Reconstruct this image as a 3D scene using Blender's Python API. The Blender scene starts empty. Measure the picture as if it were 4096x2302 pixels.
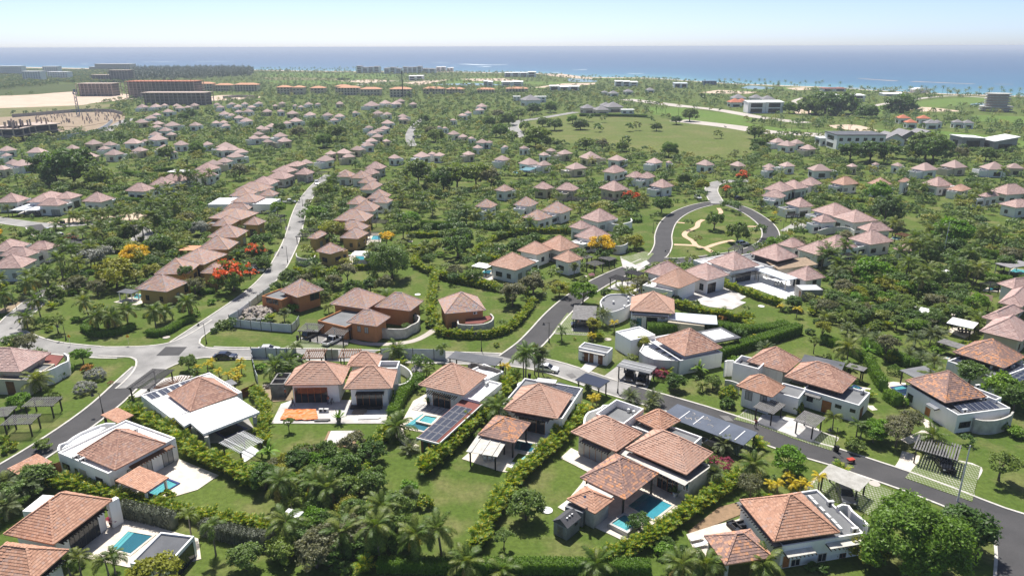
import bpy,math,random
import numpy as np
from mathutils import Vector,Matrix
random.seed(7);RNG=np.random.default_rng(11)
R=math.radians
SC=bpy.context.scene
COL=SC.collection
# ------------------------------------------------------------------ camera, sky, sun, exposure
FPX,CXP,CYP,HORY,CAMH=2850.0,2048.0,1151.0,187.0,62.0
ROLL=0.0026
PITCH=math.atan((CYP-HORY)/FPX)
cam=bpy.data.cameras.new('camera');camo=bpy.data.objects.new('camera',cam);COL.objects.link(camo)
cam.sensor_width=36;cam.lens=36*FPX/4096;cam.clip_start=0.5;cam.clip_end=90000
camo.matrix_world=Matrix.Translation((0,0,CAMH)) @ Matrix.Rotation(R(90)-PITCH,4,'X') @ Matrix.Rotation(-ROLL,4,'Z');SC.camera=camo
SUN_EL,SUN_AZ=62.0,-14.0            # azimuth from +Y (away from the camera), clockwise
world=bpy.data.worlds.new('World');SC.world=world;world.use_nodes=True
wn=world.node_tree.nodes;wl=world.node_tree.links
sky=wn.new('ShaderNodeTexSky');sky.sky_type='NISHITA';sky.sun_disc=False
sky.sun_elevation=R(SUN_EL);sky.sun_rotation=R(SUN_AZ);sky.altitude=50;sky.air_density=0.37;sky.dust_density=0.8;sky.ozone_density=1.6
wl.new(sky.outputs[0],wn['Background'].inputs[0]);wn['Background'].inputs[1].default_value=0.1
sd=bpy.data.lights.new('sun','SUN');sd.energy=3.7;sd.angle=R(2.0);sd.color=(1.0,0.955,0.89)
so=bpy.data.objects.new('sun',sd);COL.objects.link(so)
so.rotation_euler=(R(90-SUN_EL),0,R(180-SUN_AZ));so.location=(0,0,200)
SC.view_settings.view_transform='Standard';SC.view_settings.look='None'
SC.view_settings.exposure=0.93;SC.view_settings.gamma=1.0
SC.render.engine='CYCLES'
SC.cycles.max_bounces=6;SC.cycles.diffuse_bounces=3;SC.cycles.glossy_bounces=2;SC.cycles.transmission_bounces=3
SC.cycles.transparent_max_bounces=6;SC.cycles.volume_bounces=0;SC.cycles.caustics_reflective=False;SC.cycles.caustics_refractive=False
SC.cycles.use_denoising=True

# ------------------------------------------------------------------ photograph pixel -> place on the ground
cP,sP=math.cos(PITCH),math.sin(PITCH)
def W(x,y,z=0.0):
    a,b=(x-CXP)/FPX,(CYP-y)/FPX;a,b=a+b*ROLL,b-a*ROLL
    d=Vector((a,b*sP+cP,b*cP-sP));t=(z-CAMH)/d.z
    return Vector((d.x*t,d.y*t,z))
def PX(v):
    x,y,z=v[0],v[1],v[2]-CAMH
    dep=y*cP-z*sP
    a,b=x/dep,(y*sP+z*cP)/dep
    return (CXP+FPX*(a-b*ROLL),CYP-FPX*(b+a*ROLL),dep)
Z1=1400/2576
TILE={'a':(0,150,Z1),'b':(0,650,Z1),'c':(1350,150,Z1),'d':(1350,650,Z1),'e':(2696,150,Z1),'f':(2696,650,Z1),
        'g':(0,1150,Z1),'h':(0,1700,Z1),'i':(1350,1150,Z1),'j':(1350,1700,Z1),'k':(2696,1150,Z1),'l':(2696,1700,Z1),
        'm1':(2900,1900,.31056),'m2':(2200,1600,.3108),'m3':(1600,1400,.3108),'m4':(1000,1350,.3108),
        'm5':(200,1450,.34938),'m6':(2900,1350,.3108),'m7':(3400,1300,.31071),'m8':(2300,950,.34938),'D':(0,0,1.59006)}
def src(t,x,y):o=TILE[t];return o[0]+x*o[2],o[1]+y*o[2]
def Q(t,p,z=0.0):return W(*src(t,p[0],p[1]),z)

# ------------------------------------------------------------------ materials
MAT={}
def nt(name):
    m=bpy.data.materials.new(name);m.use_nodes=True;MAT[name]=m
    n,l=m.node_tree.nodes,m.node_tree.links
    return m,n,l,n['Principled BSDF']
def mixc(n,l,fac,a,b,mode='MIX'):
    x=n.new('ShaderNodeMix');x.data_type='RGBA';x.blend_type=mode
    for i,v in ((0,fac),(6,a),(7,b)):
        if isinstance(v,(int,float)):x.inputs[i].default_value=v
        elif isinstance(v,tuple):x.inputs[i].default_value=(*v,1) if len(v) == 3 else v
        else:l.new(v,x.inputs[i])
    return x.outputs[2]
def noise(n,l,scale,detail=4,rough=.55,coord=None):
    t=n.new('ShaderNodeTexNoise');t.inputs['Scale'].default_value=scale;t.inputs['Detail'].default_value=detail;t.inputs['Roughness'].default_value=rough
    if coord is None:coord=n.new('ShaderNodeNewGeometry').outputs['Position']
    l.new(coord,t.inputs['Vector']);return t.outputs['Fac']
def ramp(n,l,fac,stops,interp='LINEAR'):
    r=n.new('ShaderNodeValToRGB');r.color_ramp.interpolation=interp
    while len(r.color_ramp.elements) < len(stops):r.color_ramp.elements.new(.5)
    for e,(p,c) in zip(r.color_ramp.elements,stops):
        e.position=p;e.color=(*c,1) if not isinstance(c,(int,float)) else (c,c,c,1)
    l.new(fac,r.inputs[0]);return r.outputs[0]
def bump(n,l,bs,h,strength,dist=.05):
    b=n.new('ShaderNodeBump');b.inputs['Strength'].default_value=strength;b.inputs['Distance'].default_value=dist
    l.new(h,b.inputs['Height']);l.new(b.outputs[0],bs.inputs['Normal'])
def plain(name,c1,c2=None,scale=1.2,rough=.8,bs=0.0,spec=.3,metal=0.0,fine=9.0):
    m,n,l,b=nt(name);c2=c2 or tuple(min(1,v*.8) for v in c1)
    f=ramp(n,l,noise(n,l,scale),[(.35,0.0),(.65,1.0)])
    col=mixc(n,l,f,c1,c2)
    g=ramp(n,l,noise(n,l,fine,3),[(.3,.86),(.7,1.08)])
    col=mixc(n,l,1.0,col,g,'MULTIPLY')
    l.new(col,b.inputs['Base Color']);b.inputs['Roughness'].default_value=rough;b.inputs['Specular IOR Level'].default_value=spec;b.inputs['Metallic'].default_value=metal
    if bs:bump(n,l,b,noise(n,l,fine,3),bs)
    return m
def stucco(name,c,dirt):
    m,n,l,b=nt(name);g=n.new('ShaderNodeNewGeometry');mp=n.new('ShaderNodeMapping');mp.inputs['Scale'].default_value=(1.6,1.6,.12);l.new(g.outputs['Position'],mp.inputs[0])
    f=ramp(n,l,noise(n,l,1.0,5,.65,mp.outputs[0]),[(.50,0.0),(.78,1.0)]);f2=ramp(n,l,noise(n,l,.35,4),[(.4,.0),(.7,.35)])
    k=n.new('ShaderNodeMath');k.operation='MAXIMUM';l.new(f,k.inputs[0]);l.new(f2,k.inputs[1]);h=n.new('ShaderNodeMath');h.operation='MULTIPLY';l.new(k.outputs[0],h.inputs[0]);h.inputs[1].default_value=.5
    l.new(mixc(n,l,h.outputs[0],c,dirt),b.inputs['Base Color']);b.inputs['Roughness'].default_value=.88;b.inputs['Specular IOR Level'].default_value=.2
stucco('white_stucco',(.86,.855,.84),(.60,.59,.56));stucco('old_white_wall',(.66,.65,.62),(.22,.215,.2))
plain('cream_stucco',(.66,.58,.44),(.58,.51,.39),.35,.85)
plain('ochre_stucco',(.55,.36,.13),(.48,.31,.12),.35,.85)
plain('orange_stucco',(.53,.23,.095),(.45,.20,.085),.35,.85)
plain('stone_wall',(.58,.56,.51),(.40,.385,.35),.9,.9,.3)
plain('grey_roof',(.20,.205,.21),(.15,.155,.16),.3,.8)
plain('dark_roof',(.11,.115,.125),(.075,.08,.09),.3,.7)
plain('white_roof',(.84,.84,.83),(.72,.72,.71),.25,.8)
plain('red_roof',(.22,.075,.06),(.17,.06,.05),.4,.85)
plain('black_wood',(.022,.02,.02),(.035,.032,.03),1.0,.55)
plain('grey_wood',(.20,.195,.19),(.12,.115,.11),1.5,.75)
plain('pale_wood',(.62,.60,.55),(.48,.46,.41),1.0,.7)
plain('brown_wood',(.20,.085,.035),(.13,.055,.022),2.0,.6)
plain('orange_wood',(.42,.16,.05),(.33,.12,.04),2.0,.55)
plain('teal_paint',(.10,.25,.29),(.08,.21,.25),1,.5)
plain('white_paint',(.8,.8,.79),(.7,.7,.69),1,.5)
plain('grey_shed',(.26,.27,.29),(.21,.22,.235),1,.7)
plain('grey_shingle',(.10,.10,.11),(.075,.075,.08),3,.8)
plain('concrete',(.40,.385,.36),(.30,.29,.275),.5,.9,.15)
plain('raw_concrete',(.54,.43,.36),(.42,.34,.29),.15,.9)
plain('orange_form',(.52,.17,.09),(.42,.15,.09),.2,.8)
plain('block_wall',(.30,.29,.275),(.21,.2,.19),1.2,.9)
plain('travertine',(.70,.64,.55),(.55,.49,.41),.7,.7)
plain('pale_paving',(.62,.60,.57),(.40,.38,.36),.35,.85)
plain('gravel',(.30,.20,.12),(.22,.15,.09),1.2,.95,.3)
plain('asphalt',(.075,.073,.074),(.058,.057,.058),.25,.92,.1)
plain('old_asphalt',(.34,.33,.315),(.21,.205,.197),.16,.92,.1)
plain('kerb',(.60,.57,.52),(.46,.44,.40),.8,.9)
plain('sand',(.60,.47,.36),(.50,.39,.29),.05,.95)
plain('pale_path',(.50,.45,.40),(.42,.38,.34),.08,.95)
plain('sandy_path',(.62,.44,.30),(.55,.39,.27),.4,.95)
plain('earth',(.34,.26,.18),(.26,.2,.13),.2,.95,.2)
plain('rubble',(.48,.42,.36),(.33,.29,.25),1.5,.95)
plain('metal_sheet',(.62,.66,.70),(.52,.56,.60),.6,.5,0,.4)
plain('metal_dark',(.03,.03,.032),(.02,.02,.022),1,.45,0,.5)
plain('ac_white',(.72,.72,.7),(.6,.6,.58),1,.5)
plain('trunk',(.20,.165,.13),(.13,.105,.08),3,.95,.3)
plain('palm_trunk',(.26,.225,.18),(.17,.145,.115),3,.95,.3)
plain('boulder',(.46,.44,.41),(.3,.29,.27),2,.95,.3)
plain('tarp',(.80,.20,.035),(.62,.15,.03),1.2,.45,.4)
plain('skin',(.16,.085,.055),(.14,.075,.05),3,.6)
plain('vest_orange',(.8,.18,.03),(.7,.15,.03),3,.7)
plain('cloth_dark',(.03,.035,.05),(.02,.025,.035),3,.8)
plain('cloth_blue',(.06,.085,.14),(.05,.07,.12),3,.8)
plain('cloth_white',(.7,.7,.7),(.6,.6,.6),3,.8)
plain('rubber',(.015,.015,.015),(.02,.02,.02),3,.8)
plain('yellow_sign',(.75,.42,.02),(.7,.38,.02),3,.5)
plain('red_paint',(.5,.06,.03),(.42,.05,.03),2,.5)
plain('green_slat',(.02,.10,.045),(.016,.08,.036),1,.6)
plain('brown_brick',(.26,.13,.07),(.2,.1,.055),3,.85)
plain('rattan',(.045,.04,.04),(.03,.027,.027),4,.7)
plain('terracotta_pot',(.10,.09,.085),(.07,.065,.06),3,.7)
plain('thatch',(.36,.27,.19),(.27,.2,.14),1.2,.95,.3)
plain('grey_tile',(.27,.26,.265),(.21,.2,.205),.6,.8)
plain('steel_blue',(.16,.22,.33),(.13,.18,.27),1,.5)
plain('orange_tile',(.60,.31,.18),(.52,.26,.15),.2,.8)
plain('umbrella',(.78,.76,.7),(.7,.68,.62),1,.8)
def gloss(name,c,rough=.2,metal=0.0,coat=0.0):
    m,n,l,b=nt(name);b.inputs['Base Color'].default_value=(*c,1);b.inputs['Roughness'].default_value=rough;b.inputs['Metallic'].default_value=metal;b.inputs['Coat Weight'].default_value=coat
    return m
gloss('panel_frame',(.30,.31,.33),.5);gloss('glass',(.025,.03,.035),.06);gloss('car_glass',(.01,.012,.014),.05)
gloss('curtain',(.32,.32,.32),.3);gloss('chrome',(.6,.6,.6),.2,1.0)
gloss('lamp_red',(.4,.01,.01),.2);gloss('lamp_white',(.8,.8,.8),.15)
for nme,c in (('car_white',(.78,.78,.78)),('car_navy',(.012,.02,.045)),('car_black',(.012,.012,.013)),('car_grey',(.06,.065,.075)),('car_orange',(.65,.17,.02)),('car_silver',(.4,.41,.43))):
    gloss(nme,c,.3,.15,.8)
def panel_mat():
    m,n,l,b=nt('solar');b.inputs['Roughness'].default_value=.45;b.inputs['Specular IOR Level'].default_value=.25
    tc=n.new('ShaderNodeNewGeometry').outputs['Position']
    c=mixc(n,l,noise(n,l,1.5,2),(.012,.018,.04),(.022,.032,.062));l.new(c,b.inputs['Base Color'])
panel_mat()
plain('solar_sky_tint',(.10,.118,.155),(.075,.09,.12),.4,.5)  # sky reflection on the dark carport sheet put into its grey-blue colour
def water_mat(name,tint,gl=.10):
    m,n,l,b=nt(name);out=n['Material Output'];n.remove(b)
    tr=n.new('ShaderNodeBsdfTransparent');tr.inputs[0].default_value=(*tint,1)
    g=n.new('ShaderNodeBsdfGlossy');g.inputs['Roughness'].default_value=gl
    fr=n.new('ShaderNodeFresnel');fr.inputs[0].default_value=1.33
    bm=n.new('ShaderNodeBump');bm.inputs['Strength'].default_value=.25;bm.inputs['Distance'].default_value=.05
    l.new(noise(n,l,2.2,3),bm.inputs['Height']);l.new(bm.outputs[0],g.inputs['Normal']);l.new(bm.outputs[0],fr.inputs['Normal'])
    mx=n.new('ShaderNodeMixShader');l.new(fr.outputs[0],mx.inputs[0]);l.new(tr.outputs[0],mx.inputs[1]);l.new(g.outputs[0],mx.inputs[2]);l.new(mx.outputs[0],out.inputs[0])
water_mat('pool_water',(.62,.86,.90))
plain('pool_teal',(.10,.36,.42),(.085,.31,.37),.8,.5)
plain('pool_deep',(.035,.15,.20),(.03,.13,.175),.8,.5)
plain('pool_navy',(.012,.022,.06),(.01,.018,.05),.8,.5)
plain('pool_pale',(.26,.52,.52),(.22,.46,.46),.8,.5)
plain('blue_tile',(.025,.045,.18),(.02,.035,.14),2,.4)
# roof tiles: colour differs from tile to tile
def tile_mat(name,stops,streak=.25):
    m,n,l,b=nt(name)
    g=n.new('ShaderNodeNewGeometry');oi=n.new('ShaderNodeObjectInfo')
    ad=n.new('ShaderNodeMath');ad.operation='ADD';l.new(g.outputs['Random Per Island'],ad.inputs[0]);l.new(oi.outputs['Random'],ad.inputs[1])
    fr=n.new('ShaderNodeMath');fr.operation='FRACT';l.new(ad.outputs[0],fr.inputs[0])
    big=noise(n,l,.35,3)
    ml=n.new('ShaderNodeMath');ml.operation='MULTIPLY_ADD';l.new(big,ml.inputs[0]);ml.inputs[1].default_value=1.1;ml.inputs[2].default_value=-.55
    a2=n.new('ShaderNodeMath');a2.operation='ADD';a2.use_clamp=True;l.new(fr.outputs[0],a2.inputs[0]);l.new(ml.outputs[0],a2.inputs[1])
    c=ramp(n,l,a2.outputs[0],stops)
    d=ramp(n,l,noise(n,l,5,4),[(.3,1-streak),(.7,1.08)])
    l.new(mixc(n,l,1.0,c,d,'MULTIPLY'),b.inputs['Base Color']);b.inputs['Roughness'].default_value=.75;b.inputs['Specular IOR Level'].default_value=.25
    return m
tile_mat('tile_salmon',[(0,(.517,.303,.218)),(.4,(.565,.345,.253)),(.75,(.604,.382,.284)),(1,(.517,.340,.266))])
tile_mat('tile_mix',[(0,(.287,.186,.160)),(.45,(.364,.232,.191)),(.7,(.459,.270,.200)),(.86,(.613,.325,.195)),(1,(.651,.307,.151))])
tile_mat('tile_orange',[(0,(.441,.238,.160)),(.5,(.527,.293,.195)),(.85,(.575,.335,.231)),(1,(.459,.297,.235))])
tile_mat('tile_brown',[(0,(.383,.218,.164)),(.5,(.499,.289,.209)),(.8,(.575,.354,.258)),(1,(.421,.293,.253))])
tile_mat('tile_slate',[(0,(.445,.286,.234)),(.4,(.510,.331,.269)),(.62,(.455,.358,.332)),(.75,(.391,.367,.386)),(.85,(.565,.376,.234)),(1,(.528,.323,.243))])
tile_mat('tile_rose',[(0,(.436,.292,.260)),(.5,(.521,.356,.314)),(.8,(.577,.411,.360)),(1,(.474,.352,.328))])
def far_tile(name,c1,c2):
    m,n,l,b=nt(name);oi=n.new('ShaderNodeObjectInfo')
    c=mixc(n,l,noise(n,l,1.6,4,.7),c1,c2)
    l.new(mixc(n,l,1.0,c,ramp(n,l,oi.outputs['Random'],[(0,.74),(1,1.14)]),'MULTIPLY'),b.inputs['Base Color']);b.inputs['Roughness'].default_value=.8
far_tile('tile_far',(.407,.287,.255),(.520,.377,.337))  # far roofs: pinker tone of haze and sun sheen put into the colour
# leaves
def leaf_mat(name,stops,trans=.4,jit=(.7,1.55)):
    m,n,l,b=nt(name);out=n['Material Output']
    g=n.new('ShaderNodeNewGeometry');oi=n.new('ShaderNodeObjectInfo');at=n.new('ShaderNodeAttribute');at.attribute_name='tint'
    ad=n.new('ShaderNodeMath');ad.operation='ADD';l.new(at.outputs['Fac'],ad.inputs[0]);l.new(oi.outputs['Random'],ad.inputs[1])
    fr=n.new('ShaderNodeMath');fr.operation='FRACT';l.new(ad.outputs[0],fr.inputs[0])
    if stops is None:c=ramp(n,l,g.outputs['Random Per Island'],jit)
    else:
        c=ramp(n,l,fr.outputs[0],stops)
        j=ramp(n,l,g.outputs['Random Per Island'],[(0,jit[0]),(1,jit[1])])
        c=mixc(n,l,1.0,c,j,'MULTIPLY')
    l.new(c,b.inputs['Base Color']);b.inputs['Roughness'].default_value=.5;b.inputs['Specular IOR Level'].default_value=.35
    tl=n.new('ShaderNodeBsdfTranslucent');l.new(mixc(n,l,1.0,c,(1.25,1.2,.55),'MULTIPLY'),tl.inputs[0])
    mx=n.new('ShaderNodeMixShader');mx.inputs[0].default_value=trans
    l.new(b.outputs[0],mx.inputs[1]);l.new(tl.outputs[0],mx.inputs[2]);l.new(mx.outputs[0],out.inputs[0])
leaf_mat('leaf_tree',[(0,(.071,.136,.026)),(.3,(.100,.177,.035)),(.6,(.136,.206,.047)),(.85,(.177,.242,.045)),(1,(.100,.159,.053))])
leaf_mat('leaf_bright',[(0,(.12,.25,.018)),(1,(.16,.27,.025))])
leaf_mat('leaf_olive',[(0,(.154,.165,.083)),(1,(.198,.198,.110))])
leaf_mat('leaf_yellowgreen',[(0,(.22,.25,.025)),(1,(.28,.28,.035))])
leaf_mat('leaf_grey',[(0,(.24,.25,.22)),(1,(.29,.3,.26))],.15)
leaf_mat('leaf_hedge',[(0,(.101,.190,.020)),(1,(.129,.224,.025))])
leaf_mat('leaf_hedge_grey',[(0,(.10,.115,.08)),(1,(.125,.14,.10))],.15)
leaf_mat('leaf_palm',[(0,(.075,.13,.02)),(.5,(.11,.165,.026)),(1,(.16,.19,.035))])
leaf_mat('leaf_palm_dry',[(0,(.30,.24,.07)),(1,(.34,.26,.09))])
leaf_mat('leaf_date',[(0,(.11,.15,.06)),(1,(.15,.18,.08))])
leaf_mat('leaf_areca',None,.4,[(0,(.06,.145,.012)),(.4,(.13,.25,.018)),(.66,(.26,.35,.022)),(.86,(.46,.45,.025)),(1,(.55,.40,.02))])
leaf_mat('leaf_gold_palm',[(0,(.42,.36,.015)),(1,(.50,.39,.02))])
leaf_mat('leaf_far',[(0,(.071,.134,.032)),(.35,(.107,.180,.041)),(.65,(.148,.210,.052)),(.82,(.214,.250,.058)),(.93,(.297,.292,.058)),(1,(.102,.152,.064))],.28)
leaf_mat('leaf_pine',[(0,(.04,.075,.04)),(1,(.055,.09,.045))],.1)
leaf_mat('flower_red',[(0,(.72,.10,.015)),(1,(.80,.14,.02))],.25,(.7,1.2))
leaf_mat('flower_yellow',[(0,(.80,.55,.012)),(1,(.88,.62,.02))],.25,(.7,1.2))
leaf_mat('flower_magenta',[(0,(.35,.04,.12)),(1,(.42,.06,.10))],.25,(.5,1.2))
leaf_mat('flower_pink',[(0,(.60,.32,.42)),(1,(.66,.36,.46))],.25,(.7,1.2))
leaf_mat('leaf_croton',[(0,(.42,.2,.03)),(1,(.5,.26,.03))],.25,(.5,1.2))
# ground
def ground_mat(name,a,b_,c_,s=.03,fine=1.4):
    m,n,l,b=nt(name)
    f1=ramp(n,l,noise(n,l,s,5),[(.35,0.0),(.62,1.0)])
    f2=ramp(n,l,noise(n,l,s*5,5),[(.47,0.0),(.70,1.0)])
    c=mixc(n,l,f1,a,b_);h=n.new('ShaderNodeMath');h.operation='MULTIPLY';l.new(f2,h.inputs[0]);h.inputs[1].default_value=.7
    c=mixc(n,l,h.outputs[0],c,c_)
    d=ramp(n,l,noise(n,l,fine,6,.7),[(.3,.66),(.7,1.24)])
    l.new(mixc(n,l,1.0,c,d,'MULTIPLY'),b.inputs['Base Color']);b.inputs['Roughness'].default_value=.95;b.inputs['Specular IOR Level'].default_value=.1
    bump(n,l,b,noise(n,l,fine*4,3),.5,.08)
ground_mat('lawn',(.07,.115,.02),(.10,.14,.028),(.19,.175,.075))
ground_mat('field',(.11,.145,.035),(.13,.155,.042),(.18,.17,.07),.012,.5)
ground_mat('fairway',(.105,.175,.03),(.125,.19,.04),(.14,.18,.05),.01,.3)
ground_mat('scrub',(.06,.085,.02),(.075,.10,.028),(.10,.105,.04),.02,.5)
ground_mat('dry_grass',(.19,.18,.085),(.15,.16,.06),(.26,.22,.13),.02,.6)
def paver_mat():
    m,n,l,b=nt('turf_paver');g=n.new('ShaderNodeNewGeometry')
    bt=n.new('ShaderNodeTexBrick');bt.inputs['Scale'].default_value=1.0;bt.inputs['Brick Width'].default_value=.5;bt.inputs['Row Height'].default_value=.36
    bt.inputs['Mortar Size'].default_value=.10;bt.inputs['Color1'].default_value=(.42,.40,.35,1);bt.inputs['Color2'].default_value=(.36,.35,.30,1);bt.inputs['Mortar'].default_value=(.10,.14,.03,1)
    mp=n.new('ShaderNodeMapping');mp.inputs['Rotation'].default_value=(0,0,R(-20));l.new(g.outputs['Position'],mp.inputs[0]);l.new(mp.outputs[0],bt.inputs['Vector'])
    f=ramp(n,l,noise(n,l,.25,4),[(.4,0.0),(.6,1.0)])
    l.new(mixc(n,l,f,bt.outputs[0],mixc(n,l,.55,bt.outputs[0],(.10,.145,.03))),b.inputs['Base Color']);b.inputs['Roughness'].default_value=.95
paver_mat()
def sea_mat():
    m,n,l,b=nt('sea_water')
    at=n.new('ShaderNodeAttribute');at.attribute_name='depth'
    f=n.new('ShaderNodeMath');f.operation='MULTIPLY_ADD';l.new(noise(n,l,.0022,5,.6),f.inputs[0]);f.inputs[1].default_value=.34;l.new(at.outputs['Fac'],f.inputs[2])
    c=ramp(n,l,f.outputs[0],[(.16,(.26,.40,.39)),(.26,(.11,.27,.31)),(.45,(.06,.165,.25)),(.75,(.045,.115,.205)),(1,(.038,.095,.18))])
    l.new(c,b.inputs['Base Color']);b.inputs['Roughness'].default_value=.38;b.inputs['Specular IOR Level'].default_value=.4;b.inputs['IOR'].default_value=1.33
    mp=n.new('ShaderNodeMapping');mp.inputs['Scale'].default_value=(.05,.14,1);g=n.new('ShaderNodeNewGeometry');l.new(g.outputs['Position'],mp.inputs[0])
    bump(n,l,b,noise(n,l,1.0,6,.7,mp.outputs[0]),.8,1.5)
sea_mat()
plain('pond',(.20,.30,.32),(.16,.26,.28),.05,.3)
plain('road_repair',(.17,.165,.16),(.14,.137,.133),.5,.92)
plain('foam',(.66,.72,.75),(.42,.52,.57),.05,.9)
plain('seaweed',(.42,.33,.26),(.34,.28,.23),.05,.9)

# ------------------------------------------------------------------ mesh helpers
LABELS={}
def tag(o,label,cat,group=None,kind=None):
    if label:
        o['label']=label;LABELS[label]=LABELS.get(label,0)+1
    if cat:o['category']=cat
    if group:o['group']=group
    if kind:o['kind']=kind
    return o
def empty(name,loc,rz=0.0):
    o=bpy.data.objects.new(name,None);o.empty_display_size=.3;o.location=loc;o.rotation_euler=(0,0,rz);COL.objects.link(o);return o
def link(name,me,parent=None,loc=None,mtx=None):
    o=bpy.data.objects.new(name,me);COL.objects.link(o)
    if parent is not None:o.parent=parent
    if loc is not None:o.location=loc
    if mtx is not None:o.matrix_local=mtx
    return o
class MB:
    def __init__(s):s.v=[];s.f=[]
    def add(s,vs,fs):
        k=len(s.v);s.v += [tuple(p) for p in vs];s.f += [tuple(i+k for i in f) for f in fs];return s
    def quad(s,a,b,c,d):return s.add((a,b,c,d),((0,1,2,3),))
    def hexa(s,p):      # 8 points: bottom ring then top ring
        return s.add(p,((3,2,1,0),(4,5,6,7),(0,1,5,4),(1,2,6,5),(2,3,7,6),(3,0,4,7)))
    def box(s,c,d,rz=0.0,u=None):
        ux,uy=(math.cos(rz),math.sin(rz)) if u is None else u
        hx,hy,hz=d[0]/2,d[1]/2,d[2]/2;P=[]
        for z in (-hz,hz):
            for x,y in ((-hx,-hy),(hx,-hy),(hx,hy),(-hx,hy)):
                P.append((c[0]+x*ux-y*uy,c[1]+x*uy+y*ux,c[2]+z))
        return s.hexa(P)
    def bar(s,a,b,w,h=None):     # box between two points
        a,b=Vector(a),Vector(b);h=h or w;d=(b-a).normalized()
        up=Vector((0,0,1)) if abs(d.z) < .95 else Vector((1,0,0))
        sx=d.cross(up).normalized()*w/2;sz=sx.cross(d).normalized()*h/2
        return s.hexa([a-sx-sz,a+sx-sz,a+sx+sz,a-sx+sz,b-sx-sz,b+sx-sz,b+sx+sz,b-sx+sz])
    def prism(s,pts,z0,z1,bottom=True):
        n=len(pts);vs=[(p[0],p[1],z0) for p in pts]+[(p[0],p[1],z1) for p in pts]
        fs=[tuple(range(n,2*n))]+[(i,(i+1) % n,n+(i+1) % n,n+i) for i in range(n)]
        if bottom:fs.append(tuple(range(n-1,-1,-1)))
        return s.add(vs,fs)
    def tube(s,pts,rs,n=7,cap=True):
        k=len(s.v);pts=[Vector(p) for p in pts]
        for i,p in enumerate(pts):
            d=(pts[min(i+1,len(pts)-1)]-pts[max(i-1,0)]).normalized()
            a=d.cross(Vector((0,1,0)) if abs(d.y) < .9 else Vector((1,0,0))).normalized();b=d.cross(a)
            r=rs[i] if hasattr(rs,'__len__') else rs
            s.v += [tuple(p+a*(r*math.cos(6.2832*j/n))+b*(r*math.sin(6.2832*j/n))) for j in range(n)]
        for i in range(len(pts)-1):
            for j in range(n):
                s.f.append((k+i*n+j,k+i*n+(j+1) % n,k+(i+1)*n+(j+1) % n,k+(i+1)*n+j))
        if cap:s.f.append(tuple(k+(len(pts)-1)*n+j for j in range(n)));s.f.append(tuple(k+n-1-j for j in range(n)))
        return s
    def mesh(s,mat,name='m',smooth=False,fix=True):
        me=bpy.data.meshes.new(name);me.from_pydata(s.v,[],s.f)
        if mat:me.materials.append(MAT[mat])
        if fix and len(s.f) < 4000:
            import bmesh
            bm=bmesh.new();bm.from_mesh(me);bmesh.ops.recalc_face_normals(bm,faces=bm.faces);bm.to_mesh(me);bm.free()
        if smooth:me.polygons.foreach_set('use_smooth',[True]*len(me.polygons))
        return me
    def rel(s,o):s.v=[(p[0]-o[0],p[1]-o[1],p[2]-o[2]) for p in s.v];return s
    def build(s,name,mat,parent=None,smooth=False,fix=True):
        if parent is not None:s.rel(parent.matrix_basis.translation if parent.parent is None else parent.parent.matrix_basis.translation)
        return link(name,s.mesh(mat,name,smooth,fix),parent)
def np_mesh(name,V,faces4,mat,tint=None):
    """large meshes of quads from numpy arrays"""
    me=bpy.data.meshes.new(name);n=len(V);m=len(faces4)
    me.vertices.add(n);me.vertices.foreach_set('co',np.ascontiguousarray(V,dtype=np.float32).ravel())
    me.loops.add(m*4);me.loops.foreach_set('vertex_index',np.ascontiguousarray(faces4,dtype=np.int32).ravel())
    me.polygons.add(m);me.polygons.foreach_set('loop_start',np.arange(0,4*m,4,dtype=np.int32));me.polygons.foreach_set('loop_total',np.full(m,4,dtype=np.int32))
    if tint is not None:
        a=me.attributes.new('tint','FLOAT','POINT');a.data.foreach_set('value',np.ascontiguousarray(tint,dtype=np.float32))
    me.update(calc_edges=True)
    for k in (mat if isinstance(mat,(list,tuple)) else [mat]):me.materials.append(MAT[k])
    return me
def smooth_path(pts,step=3.0):
    P=[Vector((p[0],p[1],0)) for p in pts];P=[P[0]*2-P[1]]+P+[P[-1]*2-P[-2]];out=[]
    for i in range(1,len(P)-2):
        n=max(1,int((P[i+1]-P[i]).length/step))
        for k in range(n):
            t=k/n;a,b,c,d=P[i-1],P[i],P[i+1],P[i+2]
            out.append(.5*((2*b)+(c-a)*t+(2*a-5*b+4*c-d)*t*t+(3*b-a-3*c+d)*t**3))
    out.append(P[-2]);return out
def normals(P):
    N=[]
    for i in range(len(P)):
        d=(P[min(i+1,len(P)-1)]-P[max(i-1,0)]);d.z=0;d.normalize();N.append(Vector((-d.y,d.x,0)))
    return N
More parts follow.
